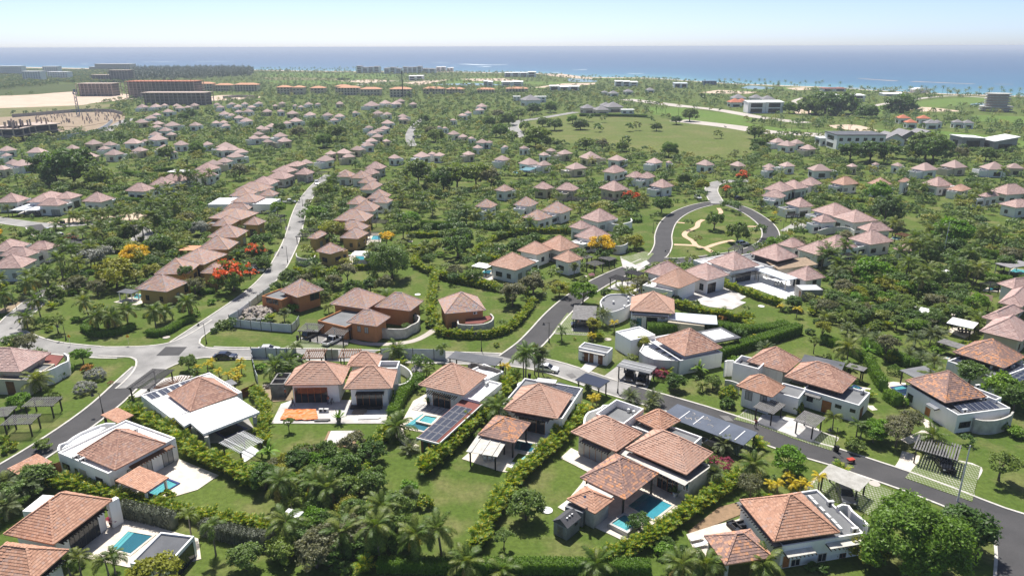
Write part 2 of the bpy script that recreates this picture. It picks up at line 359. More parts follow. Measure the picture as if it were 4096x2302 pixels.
# ------------------------------------------------------------------ occupancy map so that scattered plants keep off roofs, roads and lawns
OX0,OY0,ORES,ONX,ONY=-800.0,40.0,1.0,1700,1300
OCC=np.zeros((ONY,ONX),dtype=np.uint8)
def occ_poly(pts,val=1,grow=0.0):
    xs=np.array([p[0] for p in pts]);ys=np.array([p[1] for p in pts])
    if grow:
        cx,cy=xs.mean(),ys.mean();dx,dy=xs-cx,ys-cy;r=np.hypot(dx,dy)+1e-6;xs=cx+dx*(r+grow*1.3)/r;ys=cy+dy*(r+grow*1.3)/r
    i0,i1=int(max(0,ys.min()-OY0)),int(min(ONY-1,ys.max()-OY0+1));j0,j1=int(max(0,xs.min()-OX0)),int(min(ONX-1,xs.max()-OX0+1))
    if i1 <= i0 or j1 <= j0:return
    gx,gy=np.meshgrid(np.arange(j0,j1+1)+OX0+.5,np.arange(i0,i1+1)+OY0+.5);ins=np.zeros(gx.shape,bool);n=len(xs)
    for k in range(n):
        x1,y1,x2,y2=xs[k],ys[k],xs[(k+1) % n],ys[(k+1) % n]
        c=((y1 > gy) != (y2 > gy)) & (gx < (x2-x1)*(gy-y1)/(y2-y1+1e-12)+x1);ins ^= c
    sub=OCC[i0:i1+1,j0:j1+1];sub[ins & (sub != 1)]=val
def occ_at(x,y):
    i,j=int(y-OY0),int(x-OX0)
    return OCC[i,j] if 0 <= i < ONY and 0 <= j < ONX else 0
HAZE=0.00014
# ================================================================== THE SETTING
COAST=[(-2600,300),(-1500,262),(0,267),(516,276),(1022,280),(1350,285),(1812,287),(2154,294),(2328,308),(2600,312),(2913,334),(3294,348),(3511,362),(3783,375),(4096,384),(5200,425),(7000,480)]
coastw=[W(*p) for p in COAST]
CXW=np.array([v.x for v in coastw]);CYW=np.array([v.y for v in coastw])
def on_land(x,y,m=14):return y < np.interp(x,CXW,CYW)-m
def struct(name,me):o=link(name,me);o['kind']='structure';return o
def make_land():
    far=[(v.x,v.y) for v in coastw];pts=[(-6000,far[0][1])]+far+[(6000,far[-1][1]),(6000,-600),(-6000,-600)]
    pts=pts[::-1]
    m=MB();m.prism(pts,-3.0,0.0);struct('ground',m.mesh('lawn',fix=True))
    b=MB();beach=[Vector((v.x,v.y+.5,0)) for v in coastw]
    for i in range(len(beach)-1):
        a,c=beach[i],beach[i+1];w1,w2=a.length*.022,c.length*.022
        b.quad((a.x,a.y-w1,.012),(c.x,c.y-w2,.012),(c.x,c.y-.3,.012),(a.x,a.y-.3,.012))
        b.quad((a.x,a.y-.3,.012),(c.x,c.y-.3,.012),(c.x,c.y+9,-1.6),(a.x,a.y+9,-1.6))
    struct('beach',b.mesh('sand'))
make_land()
def make_sea():
    az0=np.radians(np.linspace(-80,80,161));cx=np.array([v.x for v in coastw]);cy=np.array([v.y for v in coastw]);ca=np.arctan2(cx,cy);cr=np.hypot(cx,cy)
    o=np.argsort(ca);rr=np.interp(az0,ca[o],cr[o])
    off=[-60,10,40,90,160,260,420,700,1200,2000,3500,6500,12000,22000,45000];dep=[0,.02,.08,.15,.22,.30,.40,.52,.64,.74,.82,.9,.95,1,1]
    V=[];D=[]
    for k,d in zip(off,dep):
        V.append(np.stack([np.sin(az0)*(rr+k),np.cos(az0)*(rr+k),np.full_like(az0,-1.0)],1));D.append(np.full(len(az0),d))
    V=np.concatenate(V);D=np.concatenate(D);n=len(az0);F=[(k*n+i,(k+1)*n+i,(k+1)*n+i+1,k*n+i+1) for k in range(len(off)-1) for i in range(n-1)]
    me=np_mesh('sea',V,np.array(F)[:,::-1],'sea_water');a=me.attributes.new('depth','FLOAT','POINT');a.data.foreach_set('value',D.astype(np.float32));struct('sea',me)
make_sea()
def streak(name,pts,wid,mat,label,cat):
    P=smooth_path(pts,max(12,wid*1.2));N=normals(P);m=MB();rnd=random.Random(len(P));k=len(P)
    for i in range(k-1):
        w0=wid*(.25+.9*abs(math.sin(i*.9+1.3*math.sin(i*.31))))*math.sin(math.pi*(i+.3)/k)**.5;w1=wid*(.25+.9*abs(math.sin((i+1)*.9+1.3*math.sin((i+1)*.31))))*math.sin(math.pi*min(1,(i+1.3)/k))**.5
        if (i*7919) % 11 < 2:continue
        h0,h1=.25,.25
        a,b=P[i],P[i+1]
        m.hexa([a-N[i]*w0+Vector((0,0,-1.1)),b-N[i+1]*w1+Vector((0,0,-1.1)),b+N[i+1]*w1+Vector((0,0,-1.1)),a+N[i]*w0+Vector((0,0,-1.1)),
                a-N[i]*w0*.6+Vector((0,0,-.9)),b-N[i+1]*w1*.6+Vector((0,0,-.9)),b+N[i+1]*w1*.6+Vector((0,0,-.9)),a+N[i]*w0*.6+Vector((0,0,-.9))])
    o=link(name,m.mesh(mat));o['kind']='stuff';o['label']=label;o['category']=cat
for pts,w,lb in (([('c',(645,188)),('c',(740,187)),('c',(825,189))],22,'short white line of surf left of the longest breaker'),
               ([('c',(865,194)),('c',(980,198)),('c',(1090,203)),('c',(1250,199))],38,'longest white breaker out on the reef, centre of the sea'),
               ([('a',(975,182)),('a',(1120,180)),('a',(1320,180))],26,'white surf line above the dark pine wood'),
               ([('a',(1390,180)),('a',(1550,179)),('a',(1720,178))],26,'white surf line right of the dark pine wood'),
               ([('c',(1020,215)),('c',(1070,217)),('c',(1120,213))],18,'small surf patch just below the longest breaker'),
               ([('c',(1710,237)),('c',(1760,239)),('c',(1830,236))],12,'small surf line off the sandy point'),
               ([('c',(2110,264)),('c',(2190,267)),('c',(2250,265))],9,'small surf line near the wooded headland'),
               ([('a',(545,197)),('a',(600,195)),('a',(640,197))],20,'short surf line left of the pink hotel'),
               ([('c',(1545,258)),('c',(1580,260)),('c',(1630,257))],8,'faint surf line beside the white seaside house')):
    streak('surf',[W(*src(t,*p),-1) for t,p in pts],w,'foam',lb,'surf')
streak('seaweed',[W(*src('e',*p),-1) for p in ((1330,300),(1600,318),(1850,328),(2150,340),(2500,346))],10,'seaweed','long brown seaweed streak in the turquoise shallows at right','seaweed')
streak('seaweed',[W(*src('e',*p),-1) for p in ((1150,362),(1400,376),(1700,384))],7,'seaweed','brown seaweed streak close along the right beach','seaweed')

LAYER={}
def patch(name,mat,t,pts,z=.006,occ=2,path=False):
    P=[Q(t,p) for p in pts];LAYER[name]=LAYER.get(name,0)+1;z=z+.0011*(LAYER[name] % 5)
    if len(P) > 5 and not path:   # soften outline
        P=[v for v in smooth_path(P+[P[0]],6)][:-1]
    m=MB();vs=[(p.x,p.y,z) for p in P];m.add(vs,(tuple(range(len(vs))),));struct(name,m.mesh(mat))
    if occ:occ_poly(P,occ)
def slab(name,mat,t,pts,h=.1,occ=1):
    P=[Q(t,p,h) for p in pts];LAYER['slab']=LAYER.get('slab',0)+1;h2=h+.0023*(LAYER['slab'] % 9)
    m=MB().prism([(p.x,p.y) for p in P],-.05,h2,False);struct(name,m.mesh(mat));occ_poly(P,occ)
def strip(name,mat,t,pts,w,z=.014,occ=2,step=3.0,h=None):
    P=smooth_path([Q(t,p) for p in pts],step);N=normals(P);m=MB();LAYER[name]=LAYER.get(name,0)+1;z=z+.0009*(LAYER[name] % 7)
    k=len(P);vs=[p+n*w/2 for p,n in zip(P,N)]+[p-n*w/2 for p,n in zip(P,N)]
    m.add([(v.x,v.y,z) for v in vs],[(i,i+1,k+i+1,k+i) for i in range(k-1)]);struct(name,m.mesh(mat))
    for i in range(k-1):occ_poly([vs[i],vs[i+1],vs[k+i+1],vs[k+i]],occ,.4)
# far land: golf course, sand, scrub, site
patch('field','field','D',[(1296,330),(1335,306),(1430,290),(1620,292),(1730,308),(1810,322),(1880,330),(1898,352),(1890,382),(1800,400),(1700,392),(1560,372),(1420,358),(1330,348)])
for pts in ([(0,525),(180,535),(400,560),(620,600),(520,620),(700,662),(300,630),(0,600)],[(480,630),(800,668),(1300,690),(1200,706),(700,682)],
            [(1480,672),(2000,692),(2300,722),(2576,762),(2640,800),(2300,800),(2000,782),(1950,722),(1500,702)],
            [(1400,520),(1700,480),(2000,450),(2330,440),(2350,470),(1900,520),(1600,560),(1350,560)],[(2190,570),(2576,580),(2640,640),(2200,612)],
            [(180,415),(500,385),(900,362),(1100,366),(1080,382),(800,384),(430,400),(240,425)],[(1000,365),(1500,392),(1480,402),(1100,384)]):
    patch('fairway','fairway','e',pts)
for pts in ([(2270,510),(2576,520),(2600,582),(2330,572)],[(640,330),(900,300),(1200,290),(1180,318),(1700,330),(1500,345),(800,342)],[(1420,372),(1500,360),(1570,372),(1480,384)],
            [(0,285),(300,268),(600,280),(300,300),(0,315)],[(1850,296),(2200,292),(2330,298),(2000,310)],[(2150,446),(2260,442),(2240,462),(2150,462)]):
    patch('fairway','fairway','c',pts)
for pts in ([(1900,262),(2576,262),(2576,300),(1950,290)],[(1930,318),(2576,315),(2576,345),(2000,338)]):
    patch('fairway','fairway','a',pts)
patch('dry_grass','dry_grass','a',[(1900,292),(2576,300),(2576,318),(1980,312)])
for t,pts in (('e',[(1140,645),(1300,640),(1420,660),(1570,712),(1400,692),(1180,666)]),('c',[(480,332),(640,320),(840,308),(600,352)]),('c',[(1420,372),(1650,340),(1900,334),(1890,346),(1560,368)]),
               ('c',[(1470,268),(1640,268),(1800,288),(1890,305),(1740,300),(1580,284)]),('c',[(0,320),(250,310),(430,318),(200,335)]),('e',[(190,405),(330,386),(620,402),(540,414),(260,412)]),
               ('e',[(820,372),(960,366),(1050,380),(900,390)]),('c',[(900,305),(1250,300),(1350,318),(1000,322)]),('e',[(1560,500),(1900,515),(2150,545),(1800,545)]),('e',[(880,530),(940,500),(1010,540),(1000,570),(900,565)])):
    patch('sand','sand',t,pts,.016)
patch('sand','sand','a',[(-60,432),(250,420),(540,398),(570,432),(740,430),(900,415),(1060,440),(1000,450),(700,482),(560,500),(-60,525)],.016,1)
patch('dry_grass','dry_grass','a',[(-60,522),(560,500),(740,488),(900,500),(560,540),(60,578),(-60,590)],.016,1)
patch('earth','earth','a',[(-60,590),(100,580),(550,552),(880,552),(915,600),(860,650),(700,710),(470,700),(250,690),(-60,700)],.016,1)
patch('earth','sand','a',[(1520,440),(1640,425),(1880,430),(1900,445),(1700,460),(1530,465)],.02,1)
patch('scrub','scrub','a',[(-60,350),(560,343),(580,395),(250,418),(-60,430)],.016,2)
for t,pts in (('c',[(690,346),(1000,336),(1210,350),(1000,353)]),('c',[(1690,302),(1850,308),(1910,320),(1880,328),(1720,326)]),('e',[(490,372),(560,355),(700,366),(740,376),(600,382)]),('e',[(2180,490),(2260,480),(2330,484),(2300,500),(2200,500)])):
    m=MB();P=smooth_path([Q(t,p) for p in pts]+[Q(t,pts[0])],8)[:-1];m.add([(p.x,p.y,.03) for p in P],(tuple(range(len(P))),));struct('pond',m.mesh('pond'));occ_poly(P,1)
strip('golf_path','pale_path','e',[(-10,500),(300,530),(640,588),(960,628)],16,.02)
strip('golf_path','pale_path','e',[(30,610),(400,652),(700,696),(1050,716),(1180,735)],22,.02)
strip('golf_path','pale_path','c',[(2120,455),(2350,482),(2590,512)],22,.02)
strip('golf_path','pale_path','c',[(150,352),(230,336),(420,322),(700,318)],8,.02)
strip('golf_path','pale_path','e',[(1380,520),(1600,480),(1850,445),(2050,430),(2340,445)],9,.02)
strip('golf_path','pale_path','e',[(960,440),(880,470),(910,500),(890,540)],6,.02)
# roads
ROADS={}
def D2(pts):return smooth_path([Q('D',p) for p in pts],2.5)
def road(key,name,pts,w,segs,kerb=True):
    P=D2(pts);ROADS[key]=(P,w);n=len(P);N=normals(P);z=.024+.0045*len(ROADS)
    cuts=[0]+[int(s[0]*(n-1)) for s in segs[1:]]+[n-1]
    for (s,mt),a,b in zip(segs,cuts[:-1],cuts[1:]):
        m=MB();k=b-a+1
        vs=[P[i]+N[i]*w/2 for i in range(a,b+1)]+[P[i]-N[i]*w/2 for i in range(a,b+1)]
        m.add([(v.x,v.y,z) for v in vs],[(i,i+1,k+i+1,k+i) for i in range(k-1)]);struct(name,m.mesh(mt))
        for i in range(k-1):occ_poly([vs[i],vs[i+1],vs[k+i+1],vs[k+i]],1,.8)
road('r1','road',[(830,440),(806,458),(785,480),(764,510),(750,545),(741,580),(730,612),(714,645),(692,682),(655,722),(610,757),(555,795),(500,832),(455,862),(420,884)],4.9,[(0,'old_asphalt')])
road('r2','road',[(470,866),(390,880),(310,887),(239,885),(170,879),(110,871),(60,856),(22,835),(34,808),(62,782),(100,750),(160,715)],5.4,[(0,'old_asphalt')])
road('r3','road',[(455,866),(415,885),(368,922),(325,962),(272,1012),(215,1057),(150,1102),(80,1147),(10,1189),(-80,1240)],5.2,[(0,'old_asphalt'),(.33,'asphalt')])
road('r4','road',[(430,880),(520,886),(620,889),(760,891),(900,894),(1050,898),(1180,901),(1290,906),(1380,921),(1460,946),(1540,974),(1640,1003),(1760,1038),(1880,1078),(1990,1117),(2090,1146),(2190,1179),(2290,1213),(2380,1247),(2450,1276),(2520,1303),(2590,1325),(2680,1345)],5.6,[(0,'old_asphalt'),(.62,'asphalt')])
road('r13','road',[(2500,1300),(2545,1330),(2568,1372),(2574,1420),(2572,1500)],5.4,[(0,'asphalt')])
road('r5','road',[(1285,902),(1330,868),(1362,835),(1395,797),(1430,764),(1470,734),(1515,707),(1560,686),(1610,666),(1652,645),(1668,618),(1669,590),(1681,560),(1705,539),(1740,523),(1780,513),(1812,510)],5.4,[(0,'asphalt')])
road('r6','road',[(1640,652),(1700,656),(1760,652),(1820,645),(1885,632),(1928,612),(1939,590),(1928,566),(1900,543),(1865,524),(1825,512),(1796,508)],5.4,[(0,'asphalt')])
road('r7','road',[(1806,512),(1796,496),(1789,478),(1800,462),(1835,456),(1900,456)],5.4,[(0,'old_asphalt')])
road('r8','road',[(-40,548),(40,560),(90,566),(150,567),(205,563),(260,560),(310,564),(345,575),(360,592),(352,606)],6.0,[(0,'old_asphalt')])
road('r9','road',[(84,566),(108,590),(150,602),(190,608),(240,622)],5.2,[(0,'asphalt')])
road('r10','road',[(1075,292),(1052,308),(1036,325),(1030,345),(1038,368)],6,[(0,'old_asphalt')])
road('r11','road',[(1450,282),(1362,297),(1308,305),(1291,318),(1303,334),(1325,348)],8,[(0,'old_asphalt')])
road('r12','road',[(272,330),(300,312),(330,298)],9,[(0,'old_asphalt')])
JX=[Q('g',p) for p in ((740,437),(900,436),(1080,430),(1250,405),(1400,340),(1560,238),(1645,252),(1520,340),(1475,380),(1468,410),(1500,435),(1600,452),(1850,456),(1850,516),(1500,516),(1330,552),(1180,622),(1010,735),(850,745),(915,690),(985,610),(1005,548),(960,513),(720,503))]
m=MB();m.add([(p.x,p.y,.0865) for p in JX],(tuple(range(len(JX))),));struct('junction',m.mesh('old_asphalt'));occ_poly(JX,1)
def in_jx(p):
    ins=False
    for a,b in zip(JX,JX[1:]+JX[:1]):
        if (a.y > p.y) != (b.y > p.y) and p.x < (b.x-a.x)*(p.y-a.y)/(b.y-a.y)+a.x:ins=not ins
    return ins
def kerb_run(P,s=1):
    N=normals(P);m=MB()
    for i in range(len(P)-1):
        a,b,na,nb=P[i],P[i+1],N[i]*.18,N[i+1]*.18
        m.hexa([(v.x,v.y,z) for z in (0,.13) for v in (a-na,b-nb,b+nb,a+na)])
    struct('kerb',m.mesh('kerb'))
for i0,i1 in ((0,5),(6,12),(13,17),(18,23)):kerb_run(smooth_path(JX[i0:i1+1],1.5))
def near_other(p,key,m=.25):
    if in_jx(p):return True
    for k,(P,w) in ROADS.items():
        if k == key:continue
        for q in P[::2]:
            if (q-p).length < w/2+m:return True
    return False
for key in ('r1','r2','r3','r4','r5','r6','r7','r8','r9','r11','r13'):
    P,w=ROADS[key];N=normals(P);far=key in ('r8','r9','r11')
    for s in (1,-1):
        run=[]
        def flush(run):
            if len(run) > 2:
                m=MB()
                for (a,na),(b,nb) in zip(run[:-1],run[1:]):
                    a0,a1,b0,b1=a-na*s*.02,a+na*s*.36,b-nb*s*.02,b+nb*s*.36
                    m.hexa([(a0.x,a0.y,.0),(b0.x,b0.y,.0),(b1.x,b1.y,.0),(a1.x,a1.y,.0),(a0.x,a0.y,.13),(b0.x,b0.y,.13),(b1.x,b1.y,.13),(a1.x,a1.y,.13)])
                struct('kerb',m.mesh('kerb'))
        for p,n in zip(P,N):
            e=p+n*s*w/2
            if near_other(e,key):flush(run);run=[]
            else:run.append((e,n))
        flush(run)
# dark patch in the junction and stain, painted numbers
for t_,p_ in (('b',[(2100,470),(2140,472),(2135,500),(2098,498)]),('i',[(1680,640),(1730,630),(1760,660),(1720,668)]),('k',[(330,940),(400,945),(440,985),(380,980)]),('b',[(2030,655),(2060,660),(2050,690),(2015,685)]),('g',[(1120,560),(1190,555),(1170,590),(1100,600)])):patch('road_patch','road_repair',t_,p_,.086,0,True)
patch('road_patch','asphalt','g',[(1220,437),(1378,438),(1318,500),(1148,503)],.095,0)
# manhole covers and small lids
def disc(name,t,p,r,h,mat,label,cat):
    c=Q(t,p);m=MB();m.prism([(c.x+r*math.cos(a*.5236),c.y+r*math.sin(a*.5236)) for a in range(12)],0,h);o=m.build(name,mat);tag(o,label,cat)
# footpaths
for t,pts,w,mt in (('i',[(95,385),(180,408),(300,415),(430,412),(560,390),(650,350),(715,305)],1.7,'pale_path'),('f',[(328,335),(345,360),(340,385)],1.7,'sandy_path'),
                      ('f',[(215,420),(180,440),(165,475),(90,510),(80,540),(135,575),(165,610),(230,630),(290,662)],1.8,'sandy_path'),('f',[(0,603),(90,606),(165,612),(220,628),(290,605),(360,585),(440,572)],1.8,'sandy_path'),
                      ('f',[(0,438),(80,445)],1.5,'sandy_path'),('f',[(410,455),(520,468),(640,470)],1.4,'sandy_path'),
                      ('m7',[(910,1210),(1000,1250),(1040,1310),(1000,1370),(880,1430),(700,1500)],1.7,'travertine'),('l',[(1745,205),(1720,280),(1660,370)],2.6,'travertine'),
                      ('m6',[(1860,870),(1900,910),(1930,930)],1.2,'travertine'),('g',[(2110,440),(2180,395),(2240,360)],.5,'kerb'),('m6',[(110,1035),(210,1000),(290,925)],.6,'kerb'),
                      ('l',[(2100,262),(2255,310),(2200,440),(2200,560)],.5,'kerb'),('l',[(960,485),(1040,400),(1120,330)],.5,'kerb'),('l',[(1470,680),(1520,600),(1600,545),(1695,512)],.5,'kerb'),
                      ('m6',[(1250,1220),(1450,1285),(1380,1350),(1350,1448)],.5,'kerb'),('i',[(1575,335),(1850,348)],.35,'kerb'),('m8',[(0,1100),(150,1112)],.3,'kerb')):
    strip('footpath',mt,t,pts,w,.02,1,1.0)
# small stepping stones round the arc beside the solar pavilion: each stone its own piece
def stones():
    P=smooth_path([Q('m3',p) for p in ((20,960),(-10,1040),(10,1110),(90,1190),(180,1245),(250,1270))],.2);N=normals(P);root=empty('stepping_path',P[0]);root['kind']='structure'
    for i in range(4,len(P)-4,3):
        d=Vector((N[i].y,-N[i].x,0));c=P[i];m=MB();m.box((c.x,c.y,.04),(.5,1.5,.1),0,(d.x,d.y));m.build('stone','travertine',root)
stones()
# paved yards and drives
for mt,t,pts in (('travertine','m5',[(1180,1240),(1470,1095),(1930,1285),(1690,1448),(1180,1600),(1050,1560),(830,1440)]),
                   ('travertine','h',[(500,900),(870,640),(1200,760),(1460,830),(1480,980),(1220,1050),(940,1040),(560,960)]),
                   ('travertine','j',[(1640,238),(1720,165),(1840,225),(2100,300),(2576,300),(2576,480),(2500,620),(2110,850),(1880,740),(1620,600),(1700,540),(1800,420),(1840,340)]),
                   ('travertine','j',[(915,245),(1000,170),(1220,60),(1420,-40),(1640,40),(1500,130),(1340,350),(1215,340)]),
                   ('pale_paving','m4',[(275,1100),(400,850),(540,800),(1300,800),(1830,860),(1740,1100)]),
                   ('travertine','m3',[(0,960),(170,650),(330,560),(660,760),(560,860),(310,1060),(35,1000)]),
                   ('pale_paving','m8',[(1220,720),(1380,600),(1560,560),(1740,560),(1960,675),(1880,720),(1960,740),(1800,820),(1540,790),(1400,750)]),
                   ('white_roof','m8',[(1640,500),(1900,400),(2560,480),(2560,700),(2380,700),(2000,560)]),
                   ('pale_paving','m6',[(390,1090),(480,980),(760,1010),(1010,1060),(1250,1200),(1120,1340),(870,1265),(590,1150)]),
                   ('pale_paving','m8',[(370,580),(480,510),(740,490),(760,640),(640,650),(560,610)]),
                   ('turf_paver','m8',[(510,225),(640,200),(790,160),(905,180),(840,250),(690,310)]),
                   ('travertine','l',[(90,800),(290,735),(470,690),(560,640),(560,800),(260,850),(230,980),(180,975)]),
                   ('gravel','l',[(100,780),(330,600),(480,560),(500,650),(300,730),(120,790)]),
                   ('pale_paving','i',[(1785,600),(1830,550),(1930,560),(1850,625)]),('concrete','i',[(1960,650),(2080,560),(2320,640),(2280,740)]),
                   ('turf_paver','i',[(1580,330),(1690,185),(1850,215),(1850,345)]),('concrete','i',[(1720,315),(1745,250),(1850,262),(1850,330)]),
                   ('turf_paver','m6',[(110,1045),(300,920),(480,985),(385,1100),(380,1115)]),('turf_paver','m6',[(400,1110),(590,1155),(870,1270),(1120,1345),(1250,1215),(1450,1290),(1370,1448),(900,1300)]),
                   ('turf_paver','l',[(960,490),(1120,330),(1440,415),(1700,512),(1470,680),(1330,600),(1180,560)]),('turf_paver','l',[(1700,385),(1860,195),(2255,305),(2195,560)]),
                   ('turf_paver','m2',[(2300,660),(2500,540),(2640,600),(2450,720)]),
                   ('turf_paver','g',[(2090,440),(2240,360),(2576,380),(2520,450)]),('concrete','g',[(2200,375),(2300,310),(2576,330),(2560,420),(2400,420)]),
                   ('travertine','d',[(70,730),(110,660),(235,660),(245,745),(90,750)]),('travertine','d',[(170,605),(240,520),(320,520),(320,605)]),
                   ('travertine','d',[(970,830),(1010,800),(1140,800),(1150,870)]),('pale_paving','d',[(2100,770),(2200,800),(2300,740),(2250,700),(2080,690)]),
                   ('travertine','g',[(835,105),(1000,60),(1060,110),(990,130)]),('travertine','m7',[(450,740),(560,725),(720,740),(720,900),(680,960),(600,900)]),
                   ('travertine','m6',[(1640,610),(1880,650),(1840,700),(1660,660)]),('earth','m4',[(140,640),(260,580),(540,610),(560,800),(300,820),(180,740)]),
                   ('concrete','f',[(780,500),(900,430),(1010,470),(960,500),(850,510)]),('pale_paving','b',[(130,380),(190,340),(310,360),(290,385)]),
                   ('travertine','k',[(2010,320),(2060,280),(2220,320),(2140,370)]),('concrete','m5',[(1560,790),(1640,740),(2250,600),(2330,740),(1980,900),(1760,920)]),
                   ('white_roof','h',[(1760,200),(1850,150),(1920,190),(1800,270)]),('pale_paving','m5',[(900,400),(1180,200),(1500,140),(1640,150),(1100,380)]),
                   ('travertine','k',[(2700-660,180),(2080,170),(2100,210),(2050,230)])):
    slab('patio',mt,t,pts)
patch('sand','sand','b',[(320,452),(400,425),(500,410),(760,400),(960,378),(1085,345),(1110,375),(1000,428),(800,452),(450,468)],.016,2)
patch('earth','earth','b',[(0,1080),(120,1030),(230,990),(200,1020),(60,1100),(0,1110)],.016,2)
patch('gravel','sand','m8',[(690,190),(760,160),(900,180),(840,215),(740,210)],.02,1)
# keep these lawns free of scattered plants
for t,pts in (('j',[(600,480),(880,170),(1220,350),(1200,440),(1050,880),(980,980),(620,960),(760,850)]),('j',[(1180,1020),(1350,430),(1700,300),(1840,350),(1650,620),(2100,850),(1800,1040)]),
               ('h',[(1300,590),(1610,370),(1900,560),(1930,720),(1650,660)]),('m4',[(250,1120),(1740,1110),(1600,1448),(250,1448)]),('g',[(1250,520),(1860,510),(1880,740),(1760,780),(1500,640)]),
               ('g',[(380,430),(330,330),(600,320),(1000,320),(1440,220),(1640,60),(1850,40),(1600,200),(1200,400),(740,430)]),('g',[(1500,420),(1600,330),(1690,300),(2150,340),(2080,450),(1560,440)]),
               ('i',[(0,440),(80,380),(650,320),(740,370),(1060,390),(1260,330),(1440,110),(1600,100),(1360,420),(1060,480),(400,440)]),('i',[(760,0),(1180,0),(1200,150),(1430,110),(1330,240),(1150,300),(1090,150),(910,20),(740,90)]),
               ('i',[(1500,430),(1590,320),(1780,360),(1780,560),(1560,530)]),('d',[(400,550),(740,560),(700,610),(400,620)]),('d',[(650,790),(780,700),(960,700),(980,830),(860,840)]),('d',[(420,820),(560,800),(700,850),(640,1060),(440,1000)]),
               ('d',[(0,860),(280,800),(300,830),(150,930)]),('d',[(1130,640),(1250,580),(1400,600),(1330,640),(1250,700)]),('k',[(450,150),(520,60),(740,150),(900,230),(740,240)]),('k',[(840,480),(960,410),(1060,430),(1130,490),(950,500)]),
               ('k',[(1430,540),(1560,560),(1600,680),(1540,690)]),('k',[(0,820),(120,720),(260,760),(530,890),(420,950)]),('l',[(1130,170),(1240,20),(1720,0),(1720,200),(1590,330),(1300,240)]),
               ('l',[(2100,230),(2576,150),(2576,640),(2200,560),(2260,300)]),('l',[(1480,690),(1700,510),(1830,550),(1600,700)]),('l',[(2300,900),(2500,850),(2540,1100),(2200,1100)]),
               ('f',[(0,700),(0,360),(250,320),(330,330),(600,440),(640,520),(420,640),(260,690)]),('f',[(1640,480),(1700,410),(1890,530),(1860,570),(1700,590)]),('f',[(690,460),(820,420),(1040,520),(960,530),(760,580)]),
               ('i',[(2000,800),(1950,740),(2100,780),(2500,900),(2440,950),(2250,850)]),('g',[(640,760),(900,740),(980,560),(870,530),(620,560)]),('g',[(400,1000),(480,830),(860,760),(380,1100),(60,1100)]),
               ('j',[(300,330),(520,60),(640,240),(560,330),(520,420)]),('b',[(0,460),(240,465),(240,510),(0,520)]),('b',[(330,520),(480,480),(700,470),(710,600),(600,590)]),('h',[(1450,950),(1680,870),(1700,1080),(1420,1050)]),
               ('c',[(1300,680),(1420,610),(1700,570),(2250,575),(2576,625),(2576,860),(2300,830),(1900,790),(1560,780)]),('b',[(1450,1040),(1700,900),(1880,850),(2000,640),(1960,750),(1760,960),(1600,1100)]),
               ('b',[(2090,740),(2110,600),(2260,600),(2200,640),(2180,760),(2060,830)]),('d',[(2200,330),(2480,290),(2576,330),(2400,400),(2200,390)]),('d',[(2160,440),(2330,440),(2330,620),(2150,690)])):
    occ_poly([Q(t,p) for p in pts],2)
# ================================================================== BUILDING KIT
class Rect:
    def __init__(s,F,u,v,lu,lv,z):s.F,s.u,s.v,s.lu,s.lv,s.z=F,u,v,lu,lv,z
    def pt(s,a,b,z=None):p=s.F+s.u*a+s.v*b;return Vector((p.x,p.y,s.z if z is None else z))
    def inset(s,d,z=None):return Rect(s.pt(d,d,0),s.u,s.v,s.lu-2*d,s.lv-2*d,s.z if z is None else z)
    def sub(s,a0,a1,b0,b1,z=None):return Rect(s.pt(a0*s.lu,b0*s.lv,0),s.u,s.v,(a1-a0)*s.lu,(b1-b0)*s.lv,s.z if z is None else z)
    def c(s):return s.pt(s.lu/2,s.lv/2)
    def poly(s):return [s.pt(0,0),s.pt(s.lu,0),s.pt(s.lu,s.lv),s.pt(0,s.lv)]
def rect(t,L,F,Rr,z):
    l,f,r=Q(t,L,z),Q(t,F,z),Q(t,Rr,z);f.z=l.z=r.z=0
    u,v=r-f,l-f;lu,lv=u.length,v.length
    au,av=math.atan2(u.y,u.x),math.atan2(v.y,v.x);d=(av-au) % (2*math.pi);e=(d-math.pi/2)/2
    au += e;av -= e
    return Rect(f,Vector((math.cos(au),math.sin(au),0)),Vector((math.cos(av),math.sin(av),0)),lu,lv,z)
BLACK_FRAME='metal_dark'
def hip_geom(rc,rise):
    lu,lv,z=rc.lu,rc.lv,rc.z
    if lu >= lv:P,Qq=rc.pt(lv/2,lv/2,z+rise),rc.pt(lu-lv/2,lv/2,z+rise)
    else:P,Qq=rc.pt(lu/2,lu/2,z+rise),rc.pt(lu/2,lv-lu/2,z+rise)
    A,B,C,D=rc.pt(0,0),rc.pt(lu,0),rc.pt(lu,lv),rc.pt(0,lv)
    if lu >= lv:fc=[(A,B,P,Qq),(B,C,Qq,Qq),(C,D,Qq,P),(D,A,P,P)]
    else:fc=[(A,B,P,P),(B,C,P,Qq),(C,D,Qq,Qq),(D,A,Qq,P)]
    return A,B,C,D,P,Qq,fc
